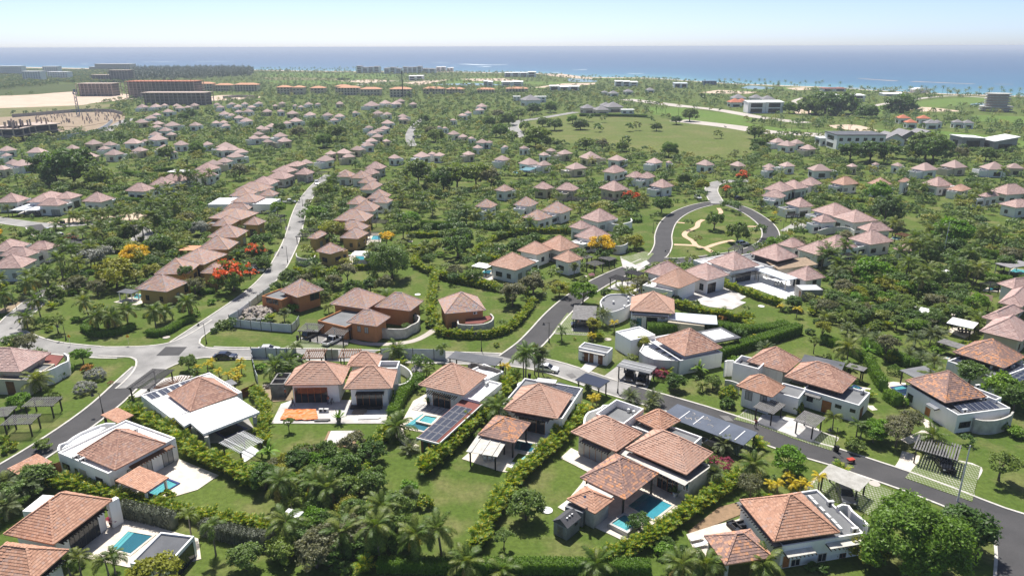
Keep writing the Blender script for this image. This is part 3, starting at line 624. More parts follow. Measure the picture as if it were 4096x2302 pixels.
def lay_tiles(faces,tw,th,lift,first=0):
    """rows of separate tiles over each slope; returns the joined mesh builder and a list of (distance, matrix) for whole tiles"""
    m=MB();whole=[];camv=Vector((0,0,CAMH))
    for fi,(A,B,TA,TB) in enumerate(faces):
        e=(B-A);le=e.length;e=e/le;mid=(TA+TB)/2-A;up=mid-e*mid.dot(e);ls=up.length;up=up/ls;n=e.cross(up).normalized()
        if n.z < 0:n=-n
        rows=max(2,int(round(ls/th)));h=ls/rows;sa,sb=(TA-A).dot(e),(TB-A).dot(e)
        for i in range(rows):
            t0,t1=i/rows,min(1.0,(i+1)/rows+.02);l0,l1,r0,r1=sa*t0,sa*t1,le+(sb-le)*t0,le+(sb-le)*t1
            s=l0-(tw*(.5 if i % 2 else 0)+(tw if l0 < 0 else 0));k0=math.floor(l0/tw)-1;off=tw/2 if i % 2 else 0
            k=k0
            while k*tw+off < r0:
                x0,x1=k*tw+off,(k+1)*tw+off-.012;k += 1
                a0,b0,a1,b1=max(x0,l0),min(x1,r0),max(x0,l1),min(x1,r1)
                if b0-a0 < .03:continue
                if b1 < a1:a1=b1=(max(min(a1,r1),l1)+max(min(b1,r1),l1))/2
                lf=lift*(1+.35*((k*37+i*61+fi*13) % 7-3)/3)
                p=[A+e*a0+up*(h*i)+n*lf,A+e*b0+up*(h*i)+n*lf,A+e*b1+up*(ls*t1)+n*.012,A+e*a1+up*(ls*t1)+n*.012,A+e*a0+up*(h*i)-n*.01,A+e*b0+up*(h*i)-n*.01]
                full=(a0 == x0 and b0 == x1 and a1 == x0 and b1 == x1)
                if first and full:
                    M=Matrix((( e.x,up.x,n.x,0),(e.y,up.y,n.y,0),(e.z,up.z,n.z,0),(0,0,0,1)));o=A+e*x0+up*(h*i);M.translation=o
                    facing=n.dot(camv-o)
                    whole.append((((o-camv).length if facing > 0 else 9e9),p,M,h,tw,lf))
                else:m.add(p,((0,1,2,3),(4,5,1,0)))
    if first:
        whole.sort(key=lambda w:w[0]);keep=whole[:first]
        for w in whole[first:]:m.add(w[1],((0,1,2,3),(4,5,1,0)))
        return m,keep
    return m,[]
TILEMESH={}
def front_clear(rc):
    P=rc.poly();occ_poly(P,1,.3);c=rc.c()
    if c.y > 190:
        for k in (1,2,3):occ_poly([p+Vector((-c.x/c.y,-1,0))*k*(1.0+c.y/380) for p in P],1)
        for k in (4,5,6,7):occ_poly([p+Vector((-c.x/c.y,-1,0))*k*(1.2+c.y/300) for p in P],3)
def hip(root,rc,rise,mat,detail,first=0,name='roof'):
    A,B,C,D,P,Qq,fc=hip_geom(rc,rise);k=.16
    b=MB();lo=[v-Vector((0,0,k)) for v in (A,B,C,D)]
    b.add(lo+[A,B,C,D,P,Qq],[(3,2,1,0),(0,1,5,4),(1,2,6,5),(2,3,7,6),(3,0,4,7)]+([(4,5,9,8),(5,6,9),(6,7,8,9),(7,4,8)] if rc.lu >= rc.lv else [(4,5,8),(5,6,9,8),(6,7,9),(7,4,8,9)]))
    o=b.build(name,mat if detail else 'tile_far',root)
    if detail:
        tw,th,lf=(.38,.36,.075) if detail == 2 else (.62,.40,.06)
        m,keep=lay_tiles(fc,tw,th,lf,first)
        t=m.build('roof_tiles',mat,o,fix=False);t['kind']='stuff'
        org=root.location
        for d,p,M,h,w_,l_ in keep:
            key=(mat,round(h,3))
            if key not in TILEMESH:
                q=MB();q.add([(0,0,.05),(w_-.012,0,.05),(w_-.012,h*1.02,.012),(0,h*1.02,.012),(0,0,-.01),(w_-.012,0,-.01)],((0,1,2,3),(4,5,1,0)));TILEMESH[key]=q.mesh(mat,'tile',fix=False)
            x=bpy.data.objects.new('tile',TILEMESH[key]);COL.objects.link(x);x.parent=o;M2=M.copy();M2.translation=M.translation-org;x.matrix_local=M2
        r=MB();hips=[(A,P),(B,Qq if rc.lu >= rc.lv else P),(C,Qq),(D,P if rc.lu >= rc.lv else Qq)]+([(P,Qq)] if (P-Qq).length > .3 else [])
        for a,c in hips:
            n_=max(2,int((c-a).length/.4))
            for j in range(n_):
                q0,q1=a.lerp(c,j/n_),a.lerp(c,(j+.93)/n_);up=Vector((0,0,.06));r.bar(q0+up,q1+up*.6,.26,.10)
        r.build('ridge_cap',mat,o,fix=False)
    front_clear(rc)
    return o
def walls(root,rc,z0,z1,mat,name='wall'):
    return MB().prism(rc.poly(),z0,z1).build(name,mat,root)
def block(root,rc,wm='white_stucco',dm='grey_roof',par=.35,t=.22,z0=-.05):
    m=MB();z=rc.z;a,b=rc.lu,rc.lv
    def seg(a0,b0,a1,b1):
        m.prism([rc.pt(a0,b0),rc.pt(a1,b0),rc.pt(a1,b1),rc.pt(a0,b1)],z0,z)
    seg(0,0,a,t);seg(0,b-t,a,b);seg(0,t,t,b-t);seg(a-t,t,a,b-t)
    m.build('wall',wm,root)
    d=MB().prism([rc.pt(t-.02,t-.02),rc.pt(a-t+.02,t-.02),rc.pt(a-t+.02,b-t+.02),rc.pt(t-.02,b-t+.02)],z-par-.2,z-par);d.build('flat_roof',dm,root)
    occ_poly(rc.poly(),1,.3);return rc
def polyblock(root,t,pts,z,wm,dm,par=.3,th=.25):
    P=[Q(t,p,z) for p in pts]
    if len(P) > 4:P=smooth_path(P+[P[0]],1.2)[:-1]
    c=sum(P,Vector())/len(P);m=MB();n=len(P)
    I=[p+(c-p).normalized()*th for p in P]
    for i in range(n):
        j=(i+1) % n
        m.add([(P[i].x,P[i].y,-.05),(P[j].x,P[j].y,-.05),(P[j].x,P[j].y,z),(P[i].x,P[i].y,z),(I[i].x,I[i].y,z),(I[j].x,I[j].y,z),(I[i].x,I[i].y,z-par-.05),(I[j].x,I[j].y,z-par-.05)],((0,1,2,3),(3,2,5,4),(4,5,7,6)))
    m.build('wall',wm,root);d=MB();d.add([(p.x,p.y,z-par) for p in I],(tuple(range(n)),));d.build('flat_roof',dm,root);occ_poly(P,1,.3)
def slabroof(root,t,pts,z,h,mat,name='canopy'):
    P=[Q(t,p,z) for p in pts];o=MB().prism([(p.x,p.y) for p in P],z-h,z).build(name,mat,root);occ_poly(P,1);return P
def curve_wall(root,t,pts,z,th=.28,mat='old_white_wall',z0=-.05,wav=0.0):
    P=smooth_path([Q(t,p,z) for p in pts],.8);N=normals(P);m=MB()
    for i in range(len(P)-1):
        a,b,na,nb=P[i],P[i+1],N[i]*th/2,N[i+1]*th/2;za,zb=z+wav*math.sin(i*.5),z+wav*math.sin((i+1)*.5)
        m.add([(a-na).to_tuple()[:2]+(z0,),(b-nb).to_tuple()[:2]+(z0,),(b+nb).to_tuple()[:2]+(z0,),(a+na).to_tuple()[:2]+(z0,),(a-na).to_tuple()[:2]+(za,),(b-nb).to_tuple()[:2]+(zb,),(b+nb).to_tuple()[:2]+(zb,),(a+na).to_tuple()[:2]+(za,)],
              [(4,5,6,7),(0,1,5,4),(2,3,7,6)]+([(3,0,4,7)] if i == 0 else [])+([(1,2,6,5)] if i == len(P)-2 else []))
        occ_poly([a-na*4,b-nb*4,b+nb*4,a+na*4],1)
    return m.build('parapet_wall',mat,root)
def face(rc,f):return (rc.F,rc.u,-rc.v,rc.lu) if f == 'fr' else (rc.F,rc.v,-rc.u,rc.lv)
def onface(rc,f,t,x,y):
    o,d,n,l=face(rc,f);sx,sy=src(t,x,y);p=W(sx,sy,0);org=Vector((0,0,CAMH));r=p-org
    k=(Vector((o.x,o.y,0))-org).dot(n)/r.dot(n);h=org+r*k
    return (h-Vector((o.x,o.y,0))).dot(d),h.z
def opening(root,rc,f,s0,s1,z0,z1,kind='window',frame='metal_dark',pane='glass',mull=1,proud=.05):
    o,d,n,l=face(rc,f);o=Vector((o.x,o.y,0));fw=.07
    if s1 < s0:s0,s1=s1,s0
    def P(s,z,k):v=o+d*s+n*k;return Vector((v.x,v.y,z))
    m=MB()
    def bx(sa,sb,za,zb,k0,k1):m.hexa([P(sa,za,k0),P(sb,za,k0),P(sb,za,k1),P(sa,za,k1),P(sa,zb,k0),P(sb,zb,k0),P(sb,zb,k1),P(sa,zb,k1)])
    bx(s0,s1,z1-fw,z1,-.03,proud);bx(s0,s1,z0,z0+fw,-.03,proud);bx(s0,s0+fw,z0+fw,z1-fw,-.03,proud);bx(s1-fw,s1,z0+fw,z1-fw,-.03,proud)
    for k in range(1,mull+1):
        c=s0+(s1-s0)*k/(mull+1);bx(c-fw/2,c+fw/2,z0+fw,z1-fw,-.03,proud-.008)
    w=m.build(kind,frame,root);m=MB()
    if kind == 'door' and pane.endswith('wood') or pane in ('teal_paint','white_paint'):
        bx(s0+fw,s1-fw,z0+fw,z1-fw,-.03,.025);m.build('door_leaf',pane,w);m=MB();bx(s1-.3,s1-.22,(z0+z1)/2-.1,(z0+z1)/2+.1,.02,.07);m.build('handle','chrome',w)
    else:
        k=mull+1
        for i in range(k):
            m=MB();a=s0+(s1-s0)*i/k+fw/2;b=s0+(s1-s0)*(i+1)/k-fw/2;bx(a,b,z0+fw,z1-fw,-.03,.02);m.build('pane',pane,w)
    return w
def opx(root,rc,f,t,x0,y0,x1,y1,**kw):
    sa,_=onface(rc,f,t,x0,(y0+y1)/2);sb,_=onface(rc,f,t,x1,(y0+y1)/2);_,zt=onface(rc,f,t,(x0+x1)/2,y0);_,zb=onface(rc,f,t,(x0+x1)/2,y1)
    l=face(rc,f)[3];sa,sb=sorted((sa,sb));sa=max(.1,min(sa,l-.6));sb=min(l-.1,max(sb,sa+.5));zb=max(.05,zb);zt=max(zb+.5,min(zt,rc.z-.15))
    if kw.get('kind') == 'door' or zb < .5:zb=.06
    return opening(root,rc,f,sa,sb,zb,zt,**kw)
def awning(root,rc,f,s0,s1,z,dep,slabm='pale_wood',raf='black_wood',sp=.55,th=.06):
    o,d,n,l=face(rc,f);o=Vector((o.x,o.y,0));P=lambda s,k,zz:Vector(((o+d*s+n*k).x,(o+d*s+n*k).y,zz))
    if slabm:MB().hexa([P(s0,0,z),P(s1,0,z),P(s1,dep,z-.12),P(s0,dep,z-.12),P(s0,0,z+th),P(s1,0,z+th),P(s1,dep,z-.12+th),P(s0,dep,z-.12+th)]).build('awning',slabm,root)
    m=MB();k=int((s1-s0)/sp)
    for i in range(k+1):s=s0+(s1-s0)*i/max(1,k);m.bar(P(s,0,z-.1),P(s,dep+.18,z-.22),.10,.15)
    m.build('rafter_row',raf,root)
def ac_unit(root,p,u,z):
    m=MB();m.box((p.x,p.y,z+.34),(.95,.4,.62),0,(u.x,u.y));a=m.build('air_conditioner','ac_white',root);g=MB();n=Vector((u.y,-u.x,0));c=Vector((p.x,p.y,z+.34))+n*.205+u*-.12
    g.tube([c,c+n*.02],.24,10).build('fan_grille','metal_dark',a)
def acs(root,t,pts,z,u):[ac_unit(root,Q(t,p,z+.3),u,z) for p in pts]
def solar(root,rc,nu,nv,gap=.06,z=None,tilt=0.0,name='solar_panel'):
    z=rc.z if z is None else z;du,dv=rc.lu/nu,rc.lv/nv
    fm,cm=MB(),MB()
    a,b=du-gap,dv-gap
    fm.hexa([(0,0,0),(a,0,0),(a,b,tilt),(0,b,tilt),(0,0,.05),(a,0,.05),(a,b,tilt+.05),(0,b,tilt+.05)])
    h=.05;q=.05 if min(a,b) > .6 else .03
    for (x0,x1) in ((q,a/2-.012),(a/2+.012,a-q)):
        cm.hexa([(x0,q,.03),(x1,q,.03),(x1,b-q,tilt+.03),(x0,b-q,tilt+.03),(x0,q,.056),(x1,q,.056),(x1,b-q,tilt+.056),(x0,b-q,tilt+.056)])
    f_,c_=fm.mesh('panel_frame','panel_frame'),cm.mesh('solar','panel_cells')
    for i in range(nu):
        for j in range(nv):
            p=rc.pt(i*du,j*dv,z)-root.location;M=Matrix(((rc.u.x,rc.v.x,0,p.x),(rc.u.y,rc.v.y,0,p.y),(0,0,1,p.z),(0,0,0,1)))
            o=link(name,f_,root,None,M);link('cells',c_,o)
def house(short,label,loc):
    o=empty('villa',(loc.x,loc.y,0));tag(o,label,'villa','tile-roofed villas of the estate');o['short']=short;ANCH.append((short,loc.x,loc.y));return o
ANCH=[]
def solve_rise(rc,apex):
    c=rc.c();best=None
    for k in range(16,40):
        r=k/100*min(rc.lu,rc.lv);y=PX((c.x,c.y,rc.z+r))[1];e=abs(y-apex)
        if best is None or e < best[0]:best=(e,r)
    return best[1]
def roof(root,t,L,F,Rr,z,apex=None,mat='tile_salmon',detail=1,first=0,name='roof'):
    rc=rect(t,L,F,Rr,z);rise=solve_rise(rc,src(t,*apex)[1]) if apex else .27*min(rc.lu,rc.lv)
    hip(root,rc,rise,mat,detail,first,name);return rc
# pools, pergolas, canopies
def pool(label,t,pts,floor='pool_teal',rim='travertine',zr=.2,rw=.35,depth=.1,steps=1,name='pool',cat='pool'):
    P=[Q(t,p,zr) for p in pts]
    if sum(P[i].x*P[(i+1) % 4].y-P[(i+1) % 4].x*P[i].y for i in range(4)) < 0:P=[P[2],P[1],P[0],P[3]]
    c=sum(P,Vector())/4;root=empty(name,(c.x,c.y,0));tag(root,label,cat)
    I=[p+(c-p).normalized()*rw*1.3 for p in P];m=MB()
    for i in range(4):
        j=(i+1) % 4
        m.hexa([(P[i].x,P[i].y,0),(P[j].x,P[j].y,0),(I[j].x,I[j].y,0),(I[i].x,I[i].y,0),(P[i].x,P[i].y,zr),(P[j].x,P[j].y,zr),(I[j].x,I[j].y,zr),(I[i].x,I[i].y,zr)])
    m.build('rim',rim,root)
    f=MB();f.prism([(p.x,p.y) for p in I],.0,zr-.17 if zr > .3 else .135);f.build('floor',floor,root)
    if steps:
        zf=zr-.17 if zr > .3 else .135
        a,b=I[1],I[2];q=MB();e1,e2=(I[0]-I[1]).normalized(),(I[3]-I[2]).normalized()
        for k in range(2):
            w0,w1=.5*k,.5*(k+1)-.06
            q.prism([(p.x,p.y) for p in (a+e1*w0,b+e2*w0,b+e2*w1,a+e1*w1)],zf,zf+.03-.01*k)
        q.build('step','pool_pale',root)
    w=MB();w.add([(p.x,p.y,zr-.03) for p in I],((0,1,2,3),));w.build('water','pool_water',root,False,False);occ_poly(P,1,.5);return root
def pergola(label,t,L,F,Rr,z=2.7,n=14,along='u',mat='black_wood',post=.2,slat=.11,cat='pergola',name='pergola',posts=True,beams2=0,top=None,inset=.5,group=None,pm=None):
    rc=rect(t,L,F,Rr,z);c=rc.c();root=empty(name,(c.x,c.y,0));tag(root,label,cat,group);pm=pm or mat
    if posts:
        pmesh=MB().box((0,0,z/2-.15),(post,post,z-.3)).mesh(pm,'post')
        for a in (inset,rc.lu-inset):
            for b in (inset,rc.lv-inset):
                p=rc.pt(a,b,0)-root.location;o=link('post',pmesh,root,p);o.rotation_euler=(0,0,math.atan2(rc.u.y,rc.u.x))
    def beam(a0,b0,a1,b1,zz,nm,w=.12,h=.2,m=mat):
        MB().bar(rc.pt(a0,b0,zz),rc.pt(a1,b1,zz),w,h).build(nm,m,root)
    if along == 'u':
        for b in (inset,rc.lv-inset):pass
        for a in (inset,rc.lu-inset):beam(a,0,a,rc.lv,z-.2,'beam')
    else:
        for b in (inset,rc.lv-inset):beam(0,b,rc.lu,b,z-.2,'beam')
    if n:
        ln=rc.lu if along == 'u' else rc.lv;sm=MB().box((ln/2,0,0),(ln,slat,.07)).mesh(mat,'slat')
        span=rc.lv if along == 'u' else rc.lu;d=rc.u if along == 'u' else rc.v
        for i in range(n):
            k=span*(i+.5)/n;p=(rc.pt(0,k,z) if along == 'u' else rc.pt(k,0,z))-root.location
            o=link('slat',sm,root,p);o.rotation_euler=(0,0,math.atan2(d.y,d.x))
    for i in range(beams2):
        k=(i+.5)/beams2
        if along == 'u':beam(rc.lu*k,0,rc.lu*k,rc.lv,z+.12,'cross_slat',.09,.1)
        else:beam(0,rc.lv*k,rc.lu,rc.lv*k,z+.12,'cross_slat',.09,.1)
    if top:MB().prism(rc.poly(),z+.08,z+.16).build('roof_sheet',top,root)
    occ_poly(rc.poly(),1);return root,rc
def canopy(label,t,L,F,Rr,z=2.8,mat='dark_roof',h=.14,posts='black_wood',cat='carport',name='carport',seams=0,wall=None):
    rc=rect(t,L,F,Rr,z);c=rc.c();root=empty(name,(c.x,c.y,0));tag(root,label,cat)
    MB().prism(rc.poly(),z-h,z).build('roof_sheet',mat,root)
    if posts:
        pmesh=MB().box((0,0,(z-h)/2),(.2,.2,z-h)).mesh(posts,'post')
        for a in (.4,rc.lu-.4):
            for b in (.4,rc.lv-.4):o=link('post',pmesh,root,rc.pt(a,b,0)-root.location);o.rotation_euler=(0,0,math.atan2(rc.u.y,rc.u.x))
    m=MB()
    for i in range(seams):
        k=rc.lu*(i+1)/(seams+1);m.bar(rc.pt(k,.05,z+.02),rc.pt(k,rc.lv-.05,z+.02),.12,.04)
    if seams:m.build('seam_strip','white_paint',root)
    occ_poly(rc.poly(),1);return root,rc
# ================================================================== VILLAS NEAR THE CAMERA
Vv=lambda t,p,z=0:Q(t,p,z)
# --- bottom right
h=house('the villa beside the big round tree','white villa with orange hip roof and six roof air conditioners beside big round tree',Vv('m1',(900,700),3))
rc=block(h,rect('m1',(150,330),(738,912),(1850,800),3.4),dm='grey_roof')
rr=roof(h,'m1',(170,320),(625,850),(1490,745),4.1,(870,245),'tile_orange',2,260);walls(h,rr.inset(1.0),3.05,4.0,'grey_roof','clerestory')
opx(h,rc,'fr','m1',735,1030,830,1210,kind='door',frame='travertine',pane='orange_wood',mull=0)
opx(h,rc,'fr','m1',850,1075,965,1135,frame='travertine');opx(h,rc,'fr','m1',1195,1000,1305,1088,frame='travertine');opx(h,rc,'fr','m1',1470,1000,1555,1045,frame='brown_wood')
sh=opx(h,rc,'fr','m1',1345,1015,1460,1180,kind='shutter',frame='white_paint',pane='white_paint',mull=0)
awning(h,rc,'fr',.3,4.2,2.55,1.0);awning(h,rc,'fr',6.2,11.6,2.75,1.0);awning(h,rc,'fl',.1,rc.lv-.3,3.5,1.0,'grey_wood',sp=.5)
acs(h,'m1',[(1100,305),(1160,368),(1245,455),(1325,538),(1400,612),(1465,682)],3.05,rr.v);acs(h,'m1',[(1355,355),(1670,700)],3.05,rr.u)
curve_wall(h,'m1',[(1450,400),(1510,370),(1590,385),(1640,455),(1710,515),(1800,585),(1860,660)],3.9,.3,'white_stucco')
h=house('the dark-tiled pavilion by the sun loungers','small open pavilion with mottled dark hip roof beside sun loungers, bottom right',Vv('l',(480,900),3))
rr=roof(h,'l',(205,815),(375,1025),(745,985),3.1,(480,795),'tile_mix',2,120)
for a in (.6,rr.lu-.6):
    for b in (.6,rr.lv-.6):MB().box((*rr.pt(a,b)[:2],1.45),(.4,.4,2.9)).build('post','stone_wall',h)
# --- five-roofed villa with two pools
h=house('the five-roofed villa with two pools','large stone villa with five hip roofs, solar carport and two blue pools',Vv('m2',(1200,600),3))
r1=roof(h,'m2',(262,412),(850,660),(1195,430),4.0,(760,205),'tile_salmon',2,150);b1=r1.inset(.9,3.9);walls(h,b1,-.05,3.9,'stone_wall')
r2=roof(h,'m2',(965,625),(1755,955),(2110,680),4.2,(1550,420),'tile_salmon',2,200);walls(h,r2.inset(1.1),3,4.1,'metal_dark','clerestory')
r3=roof(h,'m2',(372,1003),(965,1275),(1425,948),3.5,(905,750),'tile_mix',2,260)
r4=roof(h,'m2',(212,1275),(580,1460),(830,1280),2.9,(510,1165),'tile_orange',2,120);walls(h,r4.inset(.5),-.05,2.8,'stone_wall')
r5=roof(h,'m2',(1075,262),(1430,398),(1720,280),4.0,(1345,105),'tile_orange',2,0);walls(h,r5.inset(.9),-.05,3.9,'white_stucco')
b4=block(h,rect('m2',(900,640),(1800,1050),(2100,850),3.4),'stone_wall','grey_roof');b2=block(h,rect('m2',(595,165),(950,300),(1195,100),4.6),'white_stucco','grey_roof',1.3)
b3=block(h,rect('m2',(960,300),(1800,610),(1960,470),3.5),'white_stucco','grey_roof')
for a in (.7,r3.lu-.7):
    for b in (.7,r3.lv-.7):MB().box((*r3.pt(a,b)[:2],1.7),(.28,.28,3.4)).build('post','black_wood',h)
opx(h,b1,'fl','m2',435,590,745,790,kind='door',frame='orange_wood',pane='curtain',mull=3);opx(h,b4,'fl','m2',1380,960,1650,1110,kind='door',frame='orange_wood',mull=3);opx(h,b4,'fl','m2',1710,1060,1820,1170,frame='white_paint')
awning(h,b1,'fl',.6,b1.lv-1,3.2,.9,'grey_wood',sp=.45);awning(h,b4,'fl',.1,b4.lv-.2,3.35,1.1,'pale_wood',sp=.5)
acs(h,'m2',[(1020,125),(1085,150)],3.3,-b2.u);MB().tube([Q('m2',(450,1240),4.3),Q('m2',(450,1240),4.9)],.2,10).build('chimney','chrome',h)
slabroof(h,'m2',[(440,1095),(500,1055),(830,1215),(790,1255)],3.25,.12,'pale_wood','canopy')
curve_wall(h,'m2',[(440,300),(450,220),(500,150),(590,120),(660,90),(690,60),(750,60)],3.2,.3,'white_stucco')
cp,crc=canopy('dark solar-sheeted carport roof with pale seams beside the street','m2',(1492,150),(2490,578),(2640,400),2.7,'solar_sky_tint',seams=0)
for k in (.12,.30,.62,.8):MB().bar(crc.pt(crc.lu*.12,crc.lv*k,2.73),crc.pt(crc.lu*.82,crc.lv*k,2.73),.14,.03).build('seam_strip','white_paint',cp)
random.seed(3)
for k in range(9):      # peeled patches on the sheet
    c=crc.pt(crc.lu*random.uniform(.3,.8),crc.lv*random.uniform(.45,.75),0);m=MB();a=random.random()*6
    m.tube([Vector((c.x+math.cos(a+q*.9)*.5*random.uniform(.6,1.2),c.y+math.sin(a+q*.9)*.5*random.uniform(.6,1.2),2.71)) for q in range(5)],.045,4).build('peeled_film','travertine',cp)
pool('large turquoise pool in front of five-roofed villa pavilion','j',[(2115,592),(2255,482),(2485,585),(2330,705)],'pool_teal')
pool('raised square turquoise spa pool beside the large pool','j',[(1988,718),(2110,638),(2235,710),(2135,792)],'pool_pale','pale_paving',.75,.4)
# grey shed with a gable roof
h=empty('garden_shed',Q('j',(1690,780)));tag(h,'grey plank garden shed with dark gable roof on the lawn','shed');rs=rect('j',(1590,700),(1690,750),(1785,675),2.1);f0=h.location
MB().prism(rs.poly(),0,2.1).build('wall','grey_shed',h);m=MB();a,b=rs.lu,rs.lv
A_,B_,C_,D_=rs.pt(-.12,-.15,2.05),rs.pt(a+.12,-.15,2.05),rs.pt(a+.12,b+.15,2.05),rs.pt(-.12,b+.15,2.05);P_,Q_=rs.pt(-.12,b/2,2.95),rs.pt(a+.12,b/2,2.95)
m.add([A_,B_,C_,D_,P_,Q_],((0,1,5,4),(2,3,4,5),(0,4,3),(1,2,5),(3,2,1,0)));ro=m.build('roof','grey_shingle',h)
for k in range(3):q=rs.pt(a*(.3+.2*k),b*.3,2.78);MB().box((q.x,q.y,q.z),(.25,.18,.06),0,(rs.u.x,rs.u.y)).build('roof_vent','white_paint',ro)
opening(h,rs,'fl',b*.25,b*.75,.08,1.8,kind='door',frame='grey_shed',pane='grey_wood',mull=0);opening(h,rs,'fr',a*.6,a*.8,1.3,1.7,mull=0)
for k in range(9):q=rs.pt(a*(k+.5)/9,-.015,1.05);MB().box((q.x,q.y,1.05),(.04,.03,2.0),0,(rs.u.x,rs.u.y)).build('plank_batten','grey_shed',h)
h=empty('store_box',Q('m2',(330,1370)));tag(h,'grey flat-topped store box between shed and orange roof','shed');rs=rect('m2',(185,1375),(420,1448),(480,1390),2.3);block(h,rs,'grey_shed','grey_wood',.05);opening(h,rs,'fr',.3,1.2,.06,2.0,kind='door',frame='grey_wood',pane='grey_wood',mull=0)
# --- villa with the solar pavilion
h=house('the villa with the solar pavilion','white villa with salmon hip roof behind long solar-panelled pavilion',Vv('m3',(700,450),3))
rr=roof(h,'m3',(235,445),(820,578),(1120,322),4.2,(690,165),'tile_salmon',2,120);bb=rr.inset(1.0,4.1);walls(h,bb,-.05,4.1,'white_stucco')
block(h,rect('m3',(800,585),(1025,655),(1268,412),3.3),'white_stucco','white_roof');block(h,rect('m3',(860,270),(1090,385),(1310,262),3.6),'white_stucco','white_roof')
opx(h,bb,'fl','m3',425,570,650,745,kind='door',frame='orange_wood',mull=2);awning(h,bb,'fl',.9,6.8,3.2,1.1,None,sp=.4);acs(h,'m3',[(1120,430)],3.0,rr.u)
curve_wall(h,'m3',[(880,185),(920,160),(980,165),(1060,195),(1180,215),(1290,255)],4.0,.3,'grey_wood')
h=empty('solar_pavilion',Q('m3',(500,1000)));tag(h,'long low pavilion roofed with solar panels, green and brown slatted end','pavilion');rc=rect('m3',(225,1115),(500,1200),(1015,668),2.8)
MB().prism(rc.poly(),2.6,2.8).build('roof','red_roof',h);MB().bar(rc.pt(0,0,2.72),rc.pt(0,rc.lv,2.72),.16,.3).build('fascia','white_paint',h);MB().bar(rc.pt(0,0,2.72),rc.pt(rc.lu,0,2.72),.14,.26).build('fascia','white_paint',h);wl_=rc.inset(.45);walls(h,wl_,-.05,2.6,'brown_brick')
for k in range(2):q=wl_.sub(0,1,.18+.42*k,.42+.42*k);c=q.pt(-.03,q.lv/2);MB().box((c.x,c.y,1.25),(.1,q.lv,2.3),0,(rc.u.x,rc.u.y)).build('green_panel','green_slat',h)
solar(h,Rect(rc.pt(.25,.7,0),rc.u,rc.v,rc.lu*.8,rc.lv-.8,2.86),5,3,.1)
occ_poly(rc.poly(),1)
pool('narrow pool with raised square spa beside solar pavilion','m3',[(35,972),(290,802),(540,850),(308,1052)],'pool_deep','travertine',.2,.3);pool('raised square spa set in the narrow pool','m3',[(200,912),(312,815),(522,852),(412,962)],'pool_pale','travertine',.55,.45,name='spa')
# --- villa with plunge pool and jacuzzi
h=house('the villa with plunge pool and jacuzzi','white villa with salmon hip roof, plunge pool and jacuzzi between areca hedges',Vv('m3',(1800,700),3))
rr=roof(h,'m3',(1335,755),(2025,880),(2220,575),4.2,(1785,435),'tile_salmon',2,200);bb=block(h,rect('m3',(1280,735),(2090,880),(2365,485),3.7),'white_stucco','grey_roof');walls(h,rr.inset(1),3.2,4.1,'metal_dark','clerestory')
opx(h,bb,'fl','m3',1530,860,1865,1075,kind='door',frame='orange_wood',mull=2);opx(h,bb,'fl','m3',1370,838,1430,865,frame='orange_wood',mull=0);awning(h,bb,'fl',2.2,8.2,3.3,1.0,'grey_wood',sp=.45)
s_=rect('m3',(1960,470),(2260,590),(2340,500),3.4);solar(h,s_,5,2,.08,3.45);opx(h,bb,'fr','m3',2230,740,2290,800);opx(h,bb,'fr','m3',2150,830,2200,880)
curve_wall(h,'m3',[(1515,450),(1530,420),(1600,395),(1700,385),(1760,375)],3.3,.3,'white_stucco');pg,_=pergola('pale slatted canopy at the back of the plunge pool villa','m3',(1750,400),(2000,430),(2020,380),3.9,9,'v','white_paint',posts=False)
h=house('the pavilion over the plunge pool','small open pavilion with mottled hip roof beside plunge pool',Vv('m3',(1330,1050),3));r3=roof(h,'m3',(1010,1075),(1475,1190),(1665,935),3.2,(1320,860),'tile_mix',2,150)
for a in (.6,r3.lu-.6):
    for b in (.6,r3.lv-.6):MB().box((*r3.pt(a,b)[:2],1.55),(.28,.28,3.1)).build('post','black_wood',h)
pergola('pale bamboo-topped pergola over dining set by plunge pool','m3',(850,1302),(1252,1372),(1392,1142),2.7,16,'v','pale_wood',pm='black_wood',slat=.3,beams2=3)
pool('dark teal plunge pool under the mottled pavilion','m3',[(1435,1272),(1490,1145),(1792,1200),(1705,1328)],'pool_deep','pale_paving')
h=empty('jacuzzi',Q('j',(1400,280)));tag(h,'square jacuzzi with pale blue shell on patio beside areca hedge','jacuzzi');rj=rect('j',(1355,248),(1410,272),(1450,240),.8);MB().prism(rj.poly(),0,.74).build('cabinet','grey_shed',h);MB().prism(rj.inset(-.06).poly(),.74,.86).build('shell','pool_pale',h);MB().prism(rj.inset(.3).poly(),.86,.885).build('water','pool_teal',h)
# --- villa under renovation
h=house('the villa under renovation','white villa with three salmon roofs under renovation, orange timber doors',Vv('m4',(1100,500),3))
r1=roof(h,'m4',(455,598),(1190,597),(1275,375),4.2,(860,298),'tile_salmon',2,120);b1=r1.inset(1.0,4.1);walls(h,b1,-.05,4.1,'white_stucco')
r2=roof(h,'m4',(1210,650),(1830,648),(1880,425),4.2,(1530,362),'tile_salmon',2,120);b2=r2.inset(1.0,4.1);walls(h,b2,-.05,4.1,'white_stucco');r3=roof(h,'m4',(1240,375),(1650,362),(1722,228),4.2,(1465,168),'tile_salmon',2);walls(h,r3.inset(.8),-.05,4.1,'white_stucco')
block(h,rect('m4',(1640,392),(1895,392),(1925,296),4.5),'white_stucco','grey_roof',.9)
opx(h,b1,'fl','m4',575,640,1000,825,kind='door',frame='orange_wood',mull=4);opx(h,b2,'fl','m4',1370,705,1705,880,kind='door',frame='orange_wood',mull=3);awning(h,b2,'fl',b2.lv*.1,b2.lv*.85,3.1,1.0,'black_wood',sp=.4)
